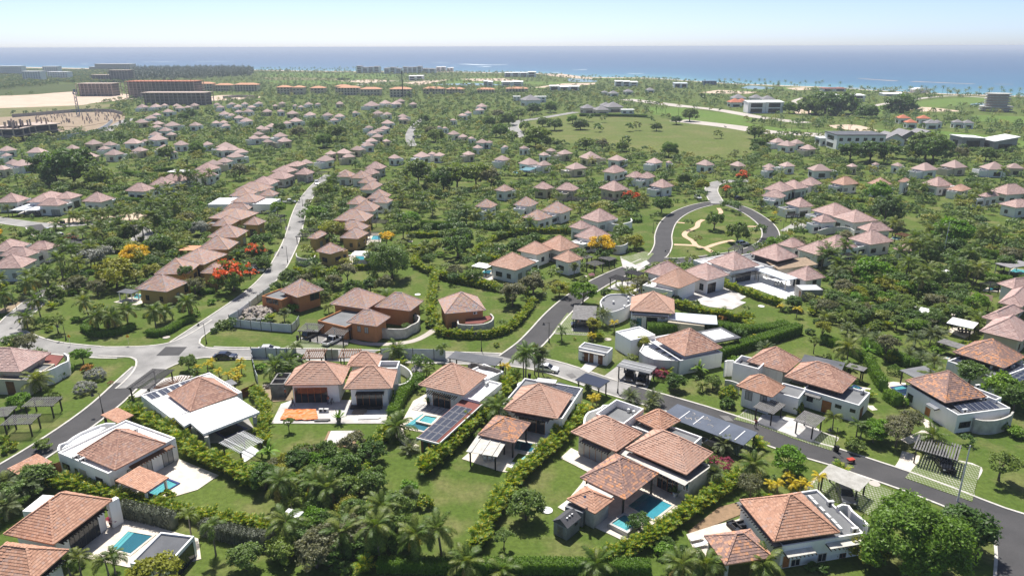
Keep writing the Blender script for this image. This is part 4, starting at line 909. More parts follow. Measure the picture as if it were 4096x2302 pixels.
curve_wall(h,'m4',[(1850,600),(1930,600),(2000,580),(2050,545),(2080,500),(2060,430),(1990,370),(1930,340)],2.0,.3,'old_white_wall')
# --- white-slab villa
h=house('the white-slab villa','white flat-slab villa with brown hip roof, dark navy pool under wide porch',Vv('m5',(1600,450),3))
bb=block(h,rect('m5',(1020,375),(1385,630),(2205,340),3.3),'white_stucco','white_roof',.22);rr=roof(h,'m5',(1335,362),(1605,553),(2155,362),3.6,(1720,165),'tile_brown',2,260);walls(h,rr.inset(1),3,3.5,'white_stucco','clerestory')
P=slabroof(h,'m5',[(1420,622),(1535,726),(1605,686),(1755,812),(2400,560),(2140,388)],3.42,.4,'white_roof')
for p in ((1790,830),(2340,600),(1640,720)):c=Q('m5',p,3.2);MB().box((c.x,c.y,1.5),(.55,.55,3.0)).build('pillar','stone_wall',h)
for i in range(5):
    rs=rect('m5',(1095+130*i,372-44*i),(1165+130*i,420-44*i),(1275+130*i,384-44*i),3.1);solar(h,rs,2,1,.05,3.14)
opx(h,bb,'fl','m5',1175,550,1205,630);opx(h,bb,'fl','m5',1215,580,1245,650);opx(h,bb,'fl','m5',1255,640,1280,675);opening(h,bb,'fr',1,5.5,.06,2.7,kind='door',mull=3)
MB().box((*Q('m5',(1030,545),1)[:2],.5),(.7,.5,.9)).build('air_conditioner','ac_white',h)
pool('dark navy pool under the wide white porch slab','m5',[(1890,792),(2100,680),(2262,746),(1990,862)],'pool_navy','blue_tile',.2,.3,steps=0)
pergola('white slatted pergola over pale bench behind areca hedge','m5',(1925,915),(2170,1037),(2460,888),2.6,13,'u','white_paint',beams2=2,pm='black_wood',slat=.08)
pergola('large black slatted carport pergola beside the junction','m5',(880,282),(1140,302),(1405,76),3.0,17,'v','black_wood',slat=.3)
pg=empty('roof_pergola',Q('m5',(1400,220)));tag(pg,'curved brown slat pergola with grey panels behind white-slab villa','pergola');
P=smooth_path([Q('m5',p,2.7) for p in ((1180,290),(1230,250),(1320,200),(1450,160),(1610,150))],.45);Nn=normals(P)
for i in range(len(P)):m=MB();m.bar(P[i]+Vector((0,0,2.7)),P[i]-Nn[i]*3.2+Vector((0,0,2.7)),.1,.14).build('slat','brown_wood',pg)
# --- white villa with square pool
h=house('the white villa with the tiled poolside canopy','white villa with brown hip roof, white flat roof and pale poolside terrace',Vv('m5',(750,950),3))
bb=block(h,rect('m5',(88,1025),(665,1265),(1437,856),3.9),'white_stucco','white_roof',.3);rr=roof(h,'m5',(330,1030),(745,1225),(1315,915),4.2,(835,765),'tile_brown',2,300);walls(h,rr.inset(1),3.6,4.1,'white_stucco','clerestory')
curve_wall(h,'m5',[(95,1000),(110,935),(200,900),(265,850),(350,800),(560,712),(640,690),(745,690)],3.5,.3,'white_stucco')
polyblock(h,'m5',[(130,985),(200,920),(290,850),(560,730),(640,740),(400,870)],3.2,'white_stucco','white_roof',.1)
opx(h,bb,'fr','m5',1282,990,1412,1150,kind='door',pane='curtain',mull=1);opx(h,bb,'fr','m5',875,1150,1180,1290,kind='door',pane='curtain',mull=4);opx(h,bb,'fr','m5',742,1320,780,1400)
opx(h,bb,'fl','m5',150,1155,225,1215);opx(h,bb,'fl','m5',288,1210,318,1255,mull=0);opx(h,bb,'fl','m5',345,1220,428,1350,kind='door',frame='white_stucco',pane='travertine',mull=0);opx(h,bb,'fl','m5',532,1315,605,1375)
awning(h,bb,'fr',3.2,10.2,3.25,.9,'brown_wood','brown_wood',.45);acs(h,'m5',[(298,1080),(375,1110),(970,780)],3.6,rr.u)
def tiled_canopy(label,t,L,F,Rr,z,post,mat='tile_orange',first=0,slope=.55):
    rc=rect(t,L,F,Rr,z);c=rc.c();o=empty('tiled_canopy',(c.x,c.y,0));tag(o,label,'canopy')
    A,B,C,D=rc.pt(0,0,z),rc.pt(rc.lu,0,z),rc.pt(rc.lu,rc.lv,z+slope),rc.pt(0,rc.lv,z+slope);dn=Vector((0,0,.14))
    ro=MB().hexa([A-dn,B-dn,C-dn,D-dn,A,B,C,D]).build('roof',mat,o);m,keep=lay_tiles([(A,B,D,C)],.36,.33,.05,0);x=m.build('roof_tiles',mat,ro,fix=False);x['kind']='stuff'
    for a in (.4,rc.lu-.4):
        for b in (.4,rc.lv-.4):p=rc.pt(a,b);MB().box((p.x,p.y,(z-.1)/2),(.3,.3,z-.1)).build('post',post,o)
    occ_poly(rc.poly(),1)
tiled_canopy('square tiled canopy on white columns beside small turquoise pool','h',(862,425),(1070,497),(1236,381),2.8,'white_stucco')
pool('small turquoise pool with blue rim under tiled canopy','h',[(1072,500),(1240,388),(1327,422),(1150,528)],'pool_pale','blue_tile',.25,.3)
tiled_canopy('tiled carport canopy behind white villa near dark road','m5',(566,640),(775,690),(970,602),2.8,'black_wood');tiled_canopy('tiled carport canopy at the left edge beside white villa','h',(50,345),(168,382),(392,270),2.7,'black_wood')
# --- bottom-left villa
h=house('the bottom-left glass-fronted villa','white villa with mottled orange roof and long black glass front, bottom left',Vv('h',(420,700),3))
rr=roof(h,'h',(22,802),(395,875),(832,547),4.2,(420,495),'tile_orange',2,300);bb=rr.inset(.9,4.1);walls(h,bb,-.05,4.1,'white_stucco');opx(h,bb,'fr','h',498,700,745,920,kind='door',mull=5);awning(h,bb,'fr',.3,bb.lu-.3,3.6,.9,'black_wood',sp=.45)
r2=roof(h,'h',(-130,1010),(240,1150),(440,912),3.9,(60,890),'tile_orange',2,160);b2=r2.inset(.8,3.8);walls(h,b2,-.05,3.8,'white_stucco');awning(h,b2,'fr',.3,b2.lu-.3,3.4,.9,'black_wood',sp=.45)
block(h,rect('h',(780,560),(800,575),(868,530),4.0),'white_stucco','white_roof',.05,.1)
h=empty('pool_house',Q('h',(1200,900)));tag(h,'flat dark-roofed pool house with pale parapet beside stepped pool','pool house');rc=block(h,rect('h',(945,1022),(1215,1045),(1447,815),3.0),'white_stucco','dark_roof',.25);opening(h,rc,'fr',.6,rc.lu-.5,.06,2.5,kind='door',mull=2,pane='glass')
pool('teal stepped pool between glass front and dark pool house','h',[(788,912),(940,765),(1150,802),(960,957)],'pool_deep','travertine',.2,.35)
h=empty('store_room',Q('h',(290,560)));tag(h,'low pale grey flat-roofed store behind bottom-left villa','store');block(h,rect('h',(200,605),(300,640),(392,520),2.6),'white_stucco','white_roof',.06)
# --- twin-carport villa
h=house('the villa with twin carports','white villa with three mottled roofs behind twin slatted carports',Vv('m6',(1000,600),3))
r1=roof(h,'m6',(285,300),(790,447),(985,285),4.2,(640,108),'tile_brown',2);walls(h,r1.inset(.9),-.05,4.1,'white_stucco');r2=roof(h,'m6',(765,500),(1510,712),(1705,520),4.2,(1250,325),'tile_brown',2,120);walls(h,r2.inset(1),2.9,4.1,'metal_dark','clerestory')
r3=roof(h,'m6',(140,622),(610,765),(790,630),4.0,(500,445),'tile_orange',2,60);b3=r3.inset(.8,3.9);walls(h,b3,-.05,3.9,'white_stucco')
bb=block(h,rect('m6',(1000,660),(1725,868),(1882,708),3.4),'white_stucco','grey_roof');bm=block(h,rect('m6',(640,690),(950,780),(1040,655),3.2),'white_stucco','grey_roof');block(h,rect('m6',(112,312),(432,400),(520,300),4.6),'white_stucco','grey_roof',1.0)
opx(h,bb,'fl','m6',1240,810,1365,975,kind='door',frame='brown_wood',pane='orange_wood',mull=0);opx(h,bb,'fl','m6',1415,858,1500,905,mull=0);opx(h,bb,'fl','m6',1605,915,1680,960,mull=0);opx(h,b3,'fl','m6',258,685,352,800,pane='curtain');opx(h,b3,'fl','m6',450,740,540,830,pane='curtain');opx(h,bb,'fr','m6',1735,910,1765,1030,kind='door',frame='brown_wood',pane='brown_wood',mull=0)
acs(h,'m6',[(440,370),(1765,690)],3.2,r1.u);curve_wall(h,'m6',[(0,300),(30,290),(115,290)],3.4,.25,'white_stucco');curve_wall(h,'m6',[(0,540),(60,550),(120,570),(190,600)],2.0,.25,'old_white_wall',wav=.12)
opx(h,bb,'fl','m6',1050,745,1135,820);awning(h,bb,'fl',bb.lv-3.3,bb.lv-.2,2.9,.9,'grey_wood',sp=.4)
canopy('dark flat canopy behind twin-carport villa roof','m6',(955,335),(1500,432),(1578,325),3.0,'dark_roof');pergola('small black slatted bar pergola beside curving clipped hedge','m6',(1548,378),(1782,442),(1838,396),2.6,7,'v','black_wood',top='grey_wood')
pergola('left of the twin grey slatted carports on the paved drive','m6',(355,892),(625,987),(787,860),2.6,13,'u','grey_wood',pm='black_wood',slat=.2,cat='carport',name='carport',group='slatted carports');pergola('right of the twin grey slatted carports on the paved drive','m6',(873,1062),(1160,1157),(1312,1030),2.6,13,'u','grey_wood',pm='black_wood',slat=.2,cat='carport',name='carport',group='slatted carports')
pool('sliver of blue-rimmed pool behind twin-carport villa','m6',[(1600,640),(1660,600),(1770,640),(1740,680)],'pool_deep','blue_tile',.22)
# --- rooftop solar row villa
h=house('the villa with a row of roof solar panels','white villa with mottled pyramid roof and a row of solar panels on flat roof',Vv('m7',(1300,850),3))
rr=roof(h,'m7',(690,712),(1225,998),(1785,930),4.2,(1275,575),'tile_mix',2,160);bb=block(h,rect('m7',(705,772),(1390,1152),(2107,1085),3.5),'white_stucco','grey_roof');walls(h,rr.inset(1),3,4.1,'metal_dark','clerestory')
s_=rect('m7',(1310,1022),(1440,1107),(1928,1050),3.5);solar(h,s_,7,1,.06,3.35,.25);opx(h,bb,'fl','m7',735,880,812,985);opx(h,bb,'fl','m7',960,1050,1038,1180,kind='door',frame='travertine',pane='orange_wood',mull=0);opx(h,bb,'fr','m7',1405,1240,1545,1315,mull=2)
awning(h,bb,'fl',bb.lv*.33,bb.lv*.52,2.7,.9,'grey_shed','metal_dark',3);acs(h,'m7',[(1475,1100),(1740,950),(1640,785)],3.2,rr.u);curve_wall(h,'m7',[(1590,1180),(1620,1205),(1700,1222),(1850,1222),(1990,1190),(2070,1150),(2100,1110)],2.6,.3,'stone_wall')
block(h,rect('m7',(1500,760),(1880,960),(1915,915),3.8),'white_stucco','dark_roof')
canopy('dark flat pool canopy beside round clipped bush','m7',(648,572),(830,672),(1128,606),2.9,'grey_roof');pool('deep blue pool partly hidden by villa with solar row','m7',[(512,792),(720,762),(860,850),(690,900)],'pool_navy','blue_tile',.22)
h=house('the right-edge villa behind round solar villa','white villa with mottled roof and slanted solar arrays at right edge',Vv('m7',(1800,420),3));rr=roof(h,'m7',(1320,345),(1985,553),(2265,405),4.2,(1850,175),'tile_mix',2,0);bb=block(h,rect('m7',(1250,455),(1900,690),(2330,530),3.3),'white_stucco','grey_roof');walls(h,rr.inset(1),2.9,4.1,'metal_dark','clerestory')
solar(h,rect('m7',(1330,445),(1645,542),(1712,502),3.2),1,4,.08,3.15);solar(h,rect('m7',(1980,640),(2190,720),(2330,560),3.3),5,3,.08,3.2);acs(h,'m7',[(1830,535),(1945,570),(2095,530),(2205,480)],3.0,rr.u)
# --- teal door villa (curved dark roof)
h=house('the villa with a teal door','white villa with teal door, curved dark flat roof and salmon hip roof',Vv('m8',(800,780),3));rr=roof(h,'m8',(630,835),(1140,868),(1137,705),4.2,(890,612),'tile_salmon',2,60);bb=block(h,rect('m8',(640,874),(1078,892),(1100,720),3.5),'white_stucco','grey_roof');walls(h,rr.inset(1),3,4.1,'grey_roof','clerestory')
polyblock(h,'m8',[(300,790),(285,730),(330,680),(400,645),(560,640),(680,655),(640,760),(420,850)],3.4,'white_stucco','grey_roof');slabroof(h,'m8',[(1030,925),(1140,855),(1620,890),(1632,990),(1500,985)],3.0,.2,'metal_sheet')
opx(h,bb,'fl','m8',700,915,765,1020,kind='door',frame='travertine',pane='teal_paint',mull=0);opx(h,bb,'fl','m8',815,885,942,1020,mull=0);opx(h,bb,'fl','m8',980,905,1030,930,mull=0);awning(h,bb,'fl',.3,bb.lv*.95,3.3,.8,'grey_wood',sp=.6)
acs(h,'m8',[(325,700),(440,740),(565,790),(610,735),(610,690),(590,655)],3.1,rr.u);MB().prism(rect('m8',(1060,990),(1480,1010),(1520,960),2.6).poly(),-.05,2.6).build('wall','cream_stucco',h)
# --- white canopy villa
h=house('the villa with a white square canopy','white villa with mottled pyramid roof, white canopy and roof solar panels',Vv('m8',(1250,1200),3));rr=roof(h,'m8',(920,1165),(1255,1355),(1690,1262),4.0,(1315,1035),'tile_brown',2,100);bb=block(h,rect('m8',(850,1145),(1205,1405),(1662,1295),3.2),'white_stucco','white_roof');walls(h,rr.inset(1),2.9,3.9,'white_stucco','clerestory')
block(h,rect('m8',(465,1072),(640,1172),(918,1108),4.0),'white_stucco','white_roof',.3);polyblock(h,'m8',[(735,1295),(850,1180),(1180,1380),(1180,1405),(900,1390),(800,1350)],3.1,'old_white_wall','white_roof');
for k in range(4):solar(h,rect('m8',(850+75*k,1230+42*k),(935+75*k,1292+42*k),(1010+75*k,1262+42*k),3.0),1,1,.05,3.05)
cp,rc=canopy('white-topped square canopy with dark tiled edge beside white villa','m8',(1370,1078),(1590,1202),(1902,1140),3.2,'dark_roof',h=.3,cat='canopy',name='canopy');MB().prism(rc.inset(1.0).poly(),3.2,3.26).build('roof_membrane','white_roof',cp)
h=empty('garden_hut',Q('m8',(220,1380)));tag(h,'small white flat-roofed hut with three brown timber doors','hut');rc=block(h,rect('m8',(52,1242),(372,1318),(422,1256),2.9),'white_stucco','grey_roof',.25);opx(h,rc,'fl','m8',103,1295,152,1400,kind='door',frame='brown_wood',pane='brown_wood',mull=0);opx(h,rc,'fl','m8',165,1305,212,1410,kind='door',frame='brown_wood',pane='brown_wood',mull=0);opx(h,rc,'fl','m8',265,1325,318,1425,kind='door',frame='brown_wood',pane='brown_wood',mull=0);awning(h,rc,'fl',.5,rc.lv-.3,2.45,.5,'pale_wood',sp=.3)
# --- white three-roofed villa, steel porch villa, brown skirt villa
h=house('the white three-roofed villa','white villa with three salmon roofs beside blank white terrace',Vv('m8',(1200,450),3));r1=roof(h,'m8',(805,385),(985,437),(1190,345),4.0,(1035,275),'tile_rose',1);walls(h,r1.inset(.8),-.05,3.9,'white_stucco');r2=roof(h,'m8',(878,500),(1195,580),(1437,478),4.2,(1170,345),'tile_salmon',2,40);walls(h,r2.inset(.9),-.05,4.1,'white_stucco');r3=roof(h,'m8',(1270,382),(1520,492),(1705,405),4.2,(1470,288),'tile_rose',1);b3=r3.inset(.9,4.1);walls(h,b3,-.05,4.1,'white_stucco')
bb=block(h,rect('m8',(752,557),(1112,612),(1385,500),3.2),'white_stucco','white_roof');opx(h,bb,'fl','m8',775,595,795,612,mull=0);opx(h,bb,'fr','m8',1115,650,1155,700);opx(h,b3,'fr','m8',1520,520,1610,600,kind='door',frame='brown_wood',mull=3);opx(h,b3,'fl','m8',1425,525,1470,600);acs(h,'m8',[(948,540)],2.9,r2.u)
h=house('the villa with a steel porch frame','white villa with rose roof and bare steel porch frame on white terrace',Vv('m8',(1800,280),3));rr=roof(h,'m8',(1520,270),(1815,377),(2105,312),4.2,(1815,158),'tile_rose',1);bb=block(h,rect('m8',(1390,250),(1750,402),(2132,312),3.5),'white_stucco','white_roof');walls(h,rr.inset(.9),3,4.1,'white_stucco','clerestory');opx(h,bb,'fr','m8',1840,400,2010,480,kind='door',mull=3);pergola('bare black steel porch frame in front of white villa','m8',(1755,420),(1800,450),(2080,385),2.6,0,'v','metal_dark',post=.12,beams2=4)
cp,rc=canopy('long grey slab pavilion on pale stone pillars over terrace','m8',(2060,368),(2420,490),(2560,462),3.0,'metal_sheet',.2,'travertine','pavilion','terrace_pavilion');h=empty('pool_store',Q('m8',(2560,640)));tag(h,'concrete pool store with grey slab roof and brown door beside terrace','store');rc=block(h,rect('m8',(2490,540),(2600,600),(2860,610),2.8),'concrete','metal_sheet',.05);opening(h,rc,'fl',.5,1.5,.06,2.2,kind='door',frame='brown_wood',pane='brown_wood',mull=0)
h=house('the villa with a brown skirt roof','white villa with rose pyramid roof and brown lower skirt roof',Vv('m8',(2290,200),3));rr=roof(h,'m8',(2005,180),(2320,270),(2562,215),4.6,(2290,75),'tile_rose',1);walls(h,rr.inset(.9),2.9,4.5,'metal_dark','clerestory');bb=block(h,rect('m8',(1870,205),(2240,330),(2480,270),3.3),'white_stucco','grey_roof');acs(h,'m8',[(2030,205),(2205,255),(2085,225)],3.0,rr.u)
c1=rect('m8',(2230,300),(2330,362),(2680,270),3.0);MB().hexa([c1.pt(0,0,2.8),c1.pt(c1.lu,0,2.8),c1.pt(c1.lu,c1.lv,3.5),c1.pt(0,c1.lv,3.5),c1.pt(0,0,2.95),c1.pt(c1.lu,0,2.95),c1.pt(c1.lu,c1.lv,3.65),c1.pt(0,c1.lv,3.65)]).build('skirt_roof','thatch',h);walls(h,c1.inset(.9),-.05,2.8,'travertine')
# --- orange villas
h=house('the orange three-roofed villa','orange-walled villa with three rose hip roofs and curved stone wall',Vv('i',(300,180),3));oo=[]
for L,F,Rr,a in (((-54,118),(215,158),(355,70),(160,5)),((275,140),(535,172),(632,97),(460,32)),((80,245),(290,285),(372,213),(228,150))):
    r=roof(h,'i',L,F,Rr,4.2,a,'tile_slate',2,40);b=r.inset(.8,4.1);walls(h,b,-.05,4.1,'orange_stucco');oo.append(b)
bb=block(h,rect('i',(-120,230),(60,290),(260,170),3.2),'orange_stucco','grey_roof');opx(h,oo[2],'fl','i',145,280,172,325,frame='brown_wood',pane='curtain');opx(h,oo[2],'fl','i',198,288,228,335,frame='brown_wood',pane='curtain');curve_wall(h,'i',[(285,290),(330,300),(400,305),(490,300),(545,270),(590,250),(602,215),(570,200)],2.3,.35,'stone_wall',wav=.1);opx(h,oo[1],'fr','i',555,190,580,240)
h=house('the orange round-walled villa','orange-walled villa with rose roof inside round pale stone wall',Vv('i',(900,130),3));r=roof(h,'i',(742,88),(790,192),(1092,164),4.2,(912,30),'tile_slate',2,80);b=r.inset(.6,4.1);walls(h,b,-.05,4.1,'orange_stucco');curve_wall(h,'i',[(885,235),(890,265),(920,270),(1000,272),(1080,265),(1130,245),(1147,215),(1125,190)],2.5,.35,'stone_wall');slabroof(h,'i',[(940,262),(945,222),(1120,205),(1138,225),(1060,262)],2.2,.2,'red_roof','red_flat_roof');opx(h,b,'fr','i',840,250,875,290,frame='brown_wood');acs(h,'i',[(1012,185)],3.2,r.u)
h=house('the orange villa being demolished','orange-walled villa with rose roof, half demolished with rubble heap in front',Vv('b',(2200,930),3));r=roof(h,'b',(2045,947),(2190,992),(2392,938),4.2,(2230,838),'tile_slate',2,40);b=r.inset(.8,4.1);walls(h,b,-.05,4.1,'orange_stucco');bb=block(h,rect('b',(1938,975),(2070,1010),(2200,950),3.4),'orange_stucco','grey_roof');opx(h,bb,'fl','b',1960,1000,2050,1040,frame='orange_stucco');opx(h,b,'fr','b',2280,960,2350,1010,frame='brown_wood')
# --- tan villa at the left edge
h=house('the tan villa at the left edge','tan villa with rose hip roof and wavy white wall at left edge',Vv('g',(100,560),3));r=roof(h,'g',(-170,560),(150,618),(285,482),4.2,(10,440),'tile_rose',2,60);b=r.inset(.9,4.1);walls(h,b,-.05,4.1,'cream_stucco');bb=block(h,rect('g',(20,640),(200,680),(330,560),3.2),'cream_stucco','grey_roof');curve_wall(h,'g',[(270,610),(330,615),(400,590),(450,560),(495,540),(500,500),(470,480)],3.0,.3,'white_stucco',wav=.1);slabroof(h,'g',[(350,490),(470,500),(410,575),(290,602)],2.8,.2,'red_roof','red_flat_roof');opx(h,bb,'fl','g',45,690,105,740,kind='door',frame='brown_wood',pane='brown_wood',mull=0)
# ================================================================== VILLAS FURTHER BACK
WALLM={'w':'white_stucco','o':'ochre_stucco','c':'cream_stucco','s':'stone_wall'}
def mid(short,label,wall,mat,roofs,z=4.1,annex=None,detail=1,flat='grey_roof'):
    """roofs: (tile, L, F, R, apex)"""
    t,L,F,Rr,ap=roofs[0];h=house(short,label,Q(t,((L[0]+Rr[0])/2,(L[1]+Rr[1])/2),z));rnd=random.Random(label);wm=WALLM[wall]
    for k,(t,L,F,Rr,ap) in enumerate(roofs):
        r=roof(h,t,L,F,Rr,z,ap,mat,detail);b=r.inset(min(.8,r.lu*.1),z-.1);walls(h,b,-.05,z-.1,wm)
        for f in ('fl','fr'):
            ln=b.lv if f == 'fl' else b.lu
            if ln > 3.4:
                n=1 if ln < 6.5 else 2
                for i in range(n):
                    c=ln*(i+.5+rnd.uniform(-.12,.12))/n;w=rnd.choice((.55,.7,1.1));big=rnd.random() < .35
                    opening(h,b,f,c-w*(1.6 if big else 1),c+w*(1.6 if big else 1),.06 if big else 1.0,2.4,kind='door' if big else 'window',frame='metal_dark' if wall == 'w' else 'brown_wood',pane='curtain' if rnd.random() < .3 else 'glass',mull=2 if big else 1)
        if (annex is None and k < 2) or annex:
            a=3.0+rnd.random()*2.5;s=rnd.choice((0,1));dm=rnd.choice((flat,'white_roof')) if wall == 'w' else flat
            q=Rect(b.pt(b.lu-.3,b.lv*.15,0),b.u,b.v,a,b.lv*.7,3.2+.03*k) if s else Rect(b.pt(-a+.3,b.lv*.2,0),b.u,b.v,a,b.lv*.75,3.2+.03*k)
            block(h,q,wm,dm)
            if rnd.random() < .8:ac_unit(h,q.c(),q.u,2.9)
            opening(h,q,'fr',.8,a-.8,.9,2.2,mull=1)
    return h
T_=lambda t,*q:[(t,(q[i],q[i+1]),(q[i+2],q[i+3]),(q[i+4],q[i+5]),(q[i+6],q[i+7])) for i in range(0,len(q),8)]
mid('the ochre villa with the small lawn pool','ochre villa with rose roof beside small black-roofed pool shed','o','tile_slate',T_('b',990,930,1225,952,1387,882,1170,820))
mid('the ochre villa behind the flame tree','ochre villa with three rose roofs left of the red flame tree','o','tile_slate',T_('b',1150,813,1385,818,1440,745,1290,703,1330,712,1500,752,1592,672,1455,628,1475,812,1590,818,1682,765,1575,718))
mid('the villa with the orange awning','ochre villa with rose roof and flat orange awning on its left','o','tile_slate',T_('b',1465,632,1682,640,1730,585,1600,538))
mid('the villa behind the orange-awning villa','ochre villa with one rose roof just behind the orange-awning villa','o','tile_slate',T_('b',1535,545,1745,552,1812,500,1680,455))
mid('the three-roofed ochre villa by the lane','ochre villa with three rose roofs halfway up the winding lane','o','tile_slate',T_('b',1565,462,1680,468,1742,425,1640,380,1625,385,1775,422,1806,370,1720,330,1800,452,1900,460,1946,430,1860,383))
h=mid('the villa between two white flat roofs','villa with two rose roofs between two bright white flat roofs by lane','w','tile_slate',T_('b',1640,350,1830,348,1852,325,1730,275,1725,280,1880,292,1912,255,1800,222),flat='white_roof')
block(h,rect('b',(1540,302),(1700,306),(1738,258),3.6),'white_stucco','white_roof',.1);block(h,rect('b',(1862,302),(1985,306),(2056,266),3.7),'white_stucco','white_roof',.1)
mid('the three-roofed villa above the white flat roofs','white villa with three rose roofs above the white flat roofs','w','tile_slate',T_('b',1700,240,1840,246,1872,215,1790,178,1805,185,1920,212,1942,180,1870,140,1910,240,2010,246,2042,225,1975,185))
mid('the villa with a white balcony','white villa with one rose roof and balcony beside the lane top','w','tile_rose',T_('b',1850,155,1990,166,2014,135,1915,100))
mid('the villa at the lane top','stone villa with four rose roofs left of the lane top','s','tile_rose',T_('b',1965,112,2100,122,2142,95,2055,58,2010,65,2120,75,2172,52,2080,20,2175,84,2260,90,2302,70,2235,38,2105,22,2190,30,2235,5,2165,-8),detail=1)
mid('the white round-fronted villa','white villa with curved front and rose roof above the young palms','w','tile_rose',T_('b',632,278,740,292,814,262,722,212),flat='white_roof')
mid('the villa behind the left roundabout','white villa with three rose roofs and pale carports behind left roundabout','w','tile_rose',T_('b',230,282,365,290,422,240,335,218,330,302,430,318,458,295,385,262,415,260,520,268,572,240,495,213))
mid('the villa at the left edge behind palms','white villa with rose roof at left edge left of roundabout carports','w','tile_rose',T_('b',-10,288,130,292,182,262,60,222))
mid('the curved-wall villa beyond the palm row','white villa with curved wall and rose roof beyond the dense palm row','w','tile_rose',T_('b',930,205,1060,215,1142,190,1030,147))
mid('the long rose-roofed villa by clipped hedges','villa with two long rose roofs beside terraced clipped hedges','w','tile_rose',T_('b',1105,162,1225,168,1292,145,1190,105,1230,117,1330,138,1387,120,1290,85))
mid('the villa above the white square canopy','villa with two rose roofs right of the white square lawn canopy','w','tile_rose',T_('b',1415,95,1530,104,1592,85,1500,43,1440,50,1550,57,1607,35,1525,0))
mid('the grey-roofed villa at far left','white villa with four rose roofs at left edge near demolished thatch','w','tile_rose',T_('b',-30,640,100,652,142,600,70,565,40,672,200,692,264,655,130,592,240,622,350,642,402,610,310,568,-60,772,160,775,242,715,105,672))
h=mid('the ochre villa with curved stone wall','ochre villa with rose roof and curved stone wall right of lane','o','tile_slate',T_('b',2300,660,2430,674,2568,645,2440,548));curve_wall(h,'b',[(2180,665),(2185,690),(2230,705),(2300,705),(2320,680)],2.4,.3,'stone_wall')
mid('the two-roofed villa near the lane pergola','ochre villa with rose roofs behind lane-side black pergola','o','tile_slate',T_('b',2265,555,2330,562,2400,520,2340,478))
mid('the ochre villa with blue pool pergola','ochre villa with three rose roofs beside blue pool pergola right of lane','o','tile_slate',T_('d',-20,420,205,432,247,385,120,338,10,482,170,502,212,465,105,410,30,547,150,562,199,515,85,472))
mid('the villa with a white flat terrace right of lane','white villa with mottled grey roof and white terrace right of lane','w','tile_slate',T_('d',105,352,270,358,300,320,195,268,72,302,160,308,202,270,140,238),flat='white_roof')
mid('the slate-roofed pair right of the lane','white villa with two mottled grey roofs behind leaning palms','w','tile_slate',T_('d',220,262,350,268,382,235,300,185,255,292,370,298,407,275,320,225))
mid('the stepped villa above the slate pair','villa with four small stepped rose roofs climbing right of lane top','w','tile_slate',T_('d',0,102,90,107,117,85,60,45,100,112,205,118,242,95,165,47,155,147,240,152,272,125,200,85,165,197,260,202,312,160,235,130))
mid('the villa with dark pergola near red tree','villa with two rose roofs beside dark pergola near red tree','s','tile_rose',T_('d',185,77,260,87,292,70,225,28,205,42,320,48,357,30,270,-15))
mid('the white cubic villa with mottled roof','white cubic villa with mottled roof and white box storeys','w','tile_slate',T_('d',1143,205,1230,214,1317,200,1225,133),flat='white_roof')
mid('the cream walled villa','cream-walled villa with three rose roofs right of cubic white villa','c','tile_rose',T_('d',1435,187,1540,198,1592,180,1520,135,1595,202,1740,208,1802,190,1700,137))
mid('the villa behind three coconut palms','white villa with mottled roof behind three coconut palms','w','tile_slate',T_('d',1005,327,1130,333,1197,310,1095,240))
h=mid('the white villa with grey roof terrace','white villa with four mottled roofs and grey roof terrace','w','tile_slate',T_('d',1290,312,1420,324,1487,297,1395,245,1500,352,1650,374,1732,345,1620,285,1365,402,1480,427,1574,395,1450,345),flat='white_roof')
h=mid('the rose-roofed villa with curved white wing','villa with dark rose roof and curved white wing above yellow tree','w','tile_rose',T_('d',1790,405,1920,440,2062,410,1925,338,1700,472,1790,492,1882,470,1790,425));curve_wall(h,'d',[(1990,440),(2060,455),(2120,445),(2165,430),(2160,410)],3.0,.3,'white_stucco')
h=mid('the villa with the curved old stone wall','villa with rose roof and curved weathered wall by park road','w','tile_rose',T_('d',1730,545,1900,575,2037,540,1890,465));curve_wall(h,'d',[(1990,600),(2060,612),(2110,605),(2138,585),(2125,560),(2080,550)],2.8,.3,'old_white_wall')
mid('the white villa beside the tent canopy','white villa with four rose roofs and white tent canopy on its left','w','tile_salmon',T_('d',1115,747,1310,794,1454,732,1290,660,1310,652,1470,678,1602,640,1445,580,1515,602,1640,653,1757,610,1655,535,1590,702,1700,737,1807,705,1680,638))
mid('the cream villa near the pink house','cream villa with large rose roof left of red-flowered tree','c','tile_rose',T_('d',1920,187,2040,212,2147,195,2035,130))
mid('the white villa behind the red-flowered tree','white villa with rose roof right of red-flowered tree','w','tile_rose',T_('d',2300,167,2400,187,2472,170,2385,110))
mid('the pale timber-fronted villa','villa with two rose roofs and brown timber front above park road','w','tile_rose',T_('d',2120,102,2190,113,2252,95,2185,45,2210,107,2290,118,2332,100,2275,68))
mid('the rose villa left of the timber-fronted villa','villa with one rose roof left of the timber-fronted villa','w','tile_rose',T_('d',1945,67,2040,79,2132,60,2040,12))
mid('the white block villa by the park','white block villa with rose roof right of park road entrance','w','tile_rose',T_('f',640,247,790,262,840,245,725,180),flat='white_roof')
mid('the stepped villa behind the white block','villa with three stepped rose roofs behind white block villa','w','tile_rose',T_('f',670,192,800,217,862,190,760,140,805,167,900,197,947,175,870,128,900,157,1020,172,1107,155,1000,98),flat='white_roof')
mid('the villa above the park carport','white villa with brown rose roof above park carport and young palms','w','tile_rose',T_('f',800,302,920,330,1047,325,920,247))
mid('the timber-based villa at upper right','villa with salmon roof and dark timber base, upper right','w','tile_salmon',T_('f',1145,147,1250,167,1372,155,1265,97))
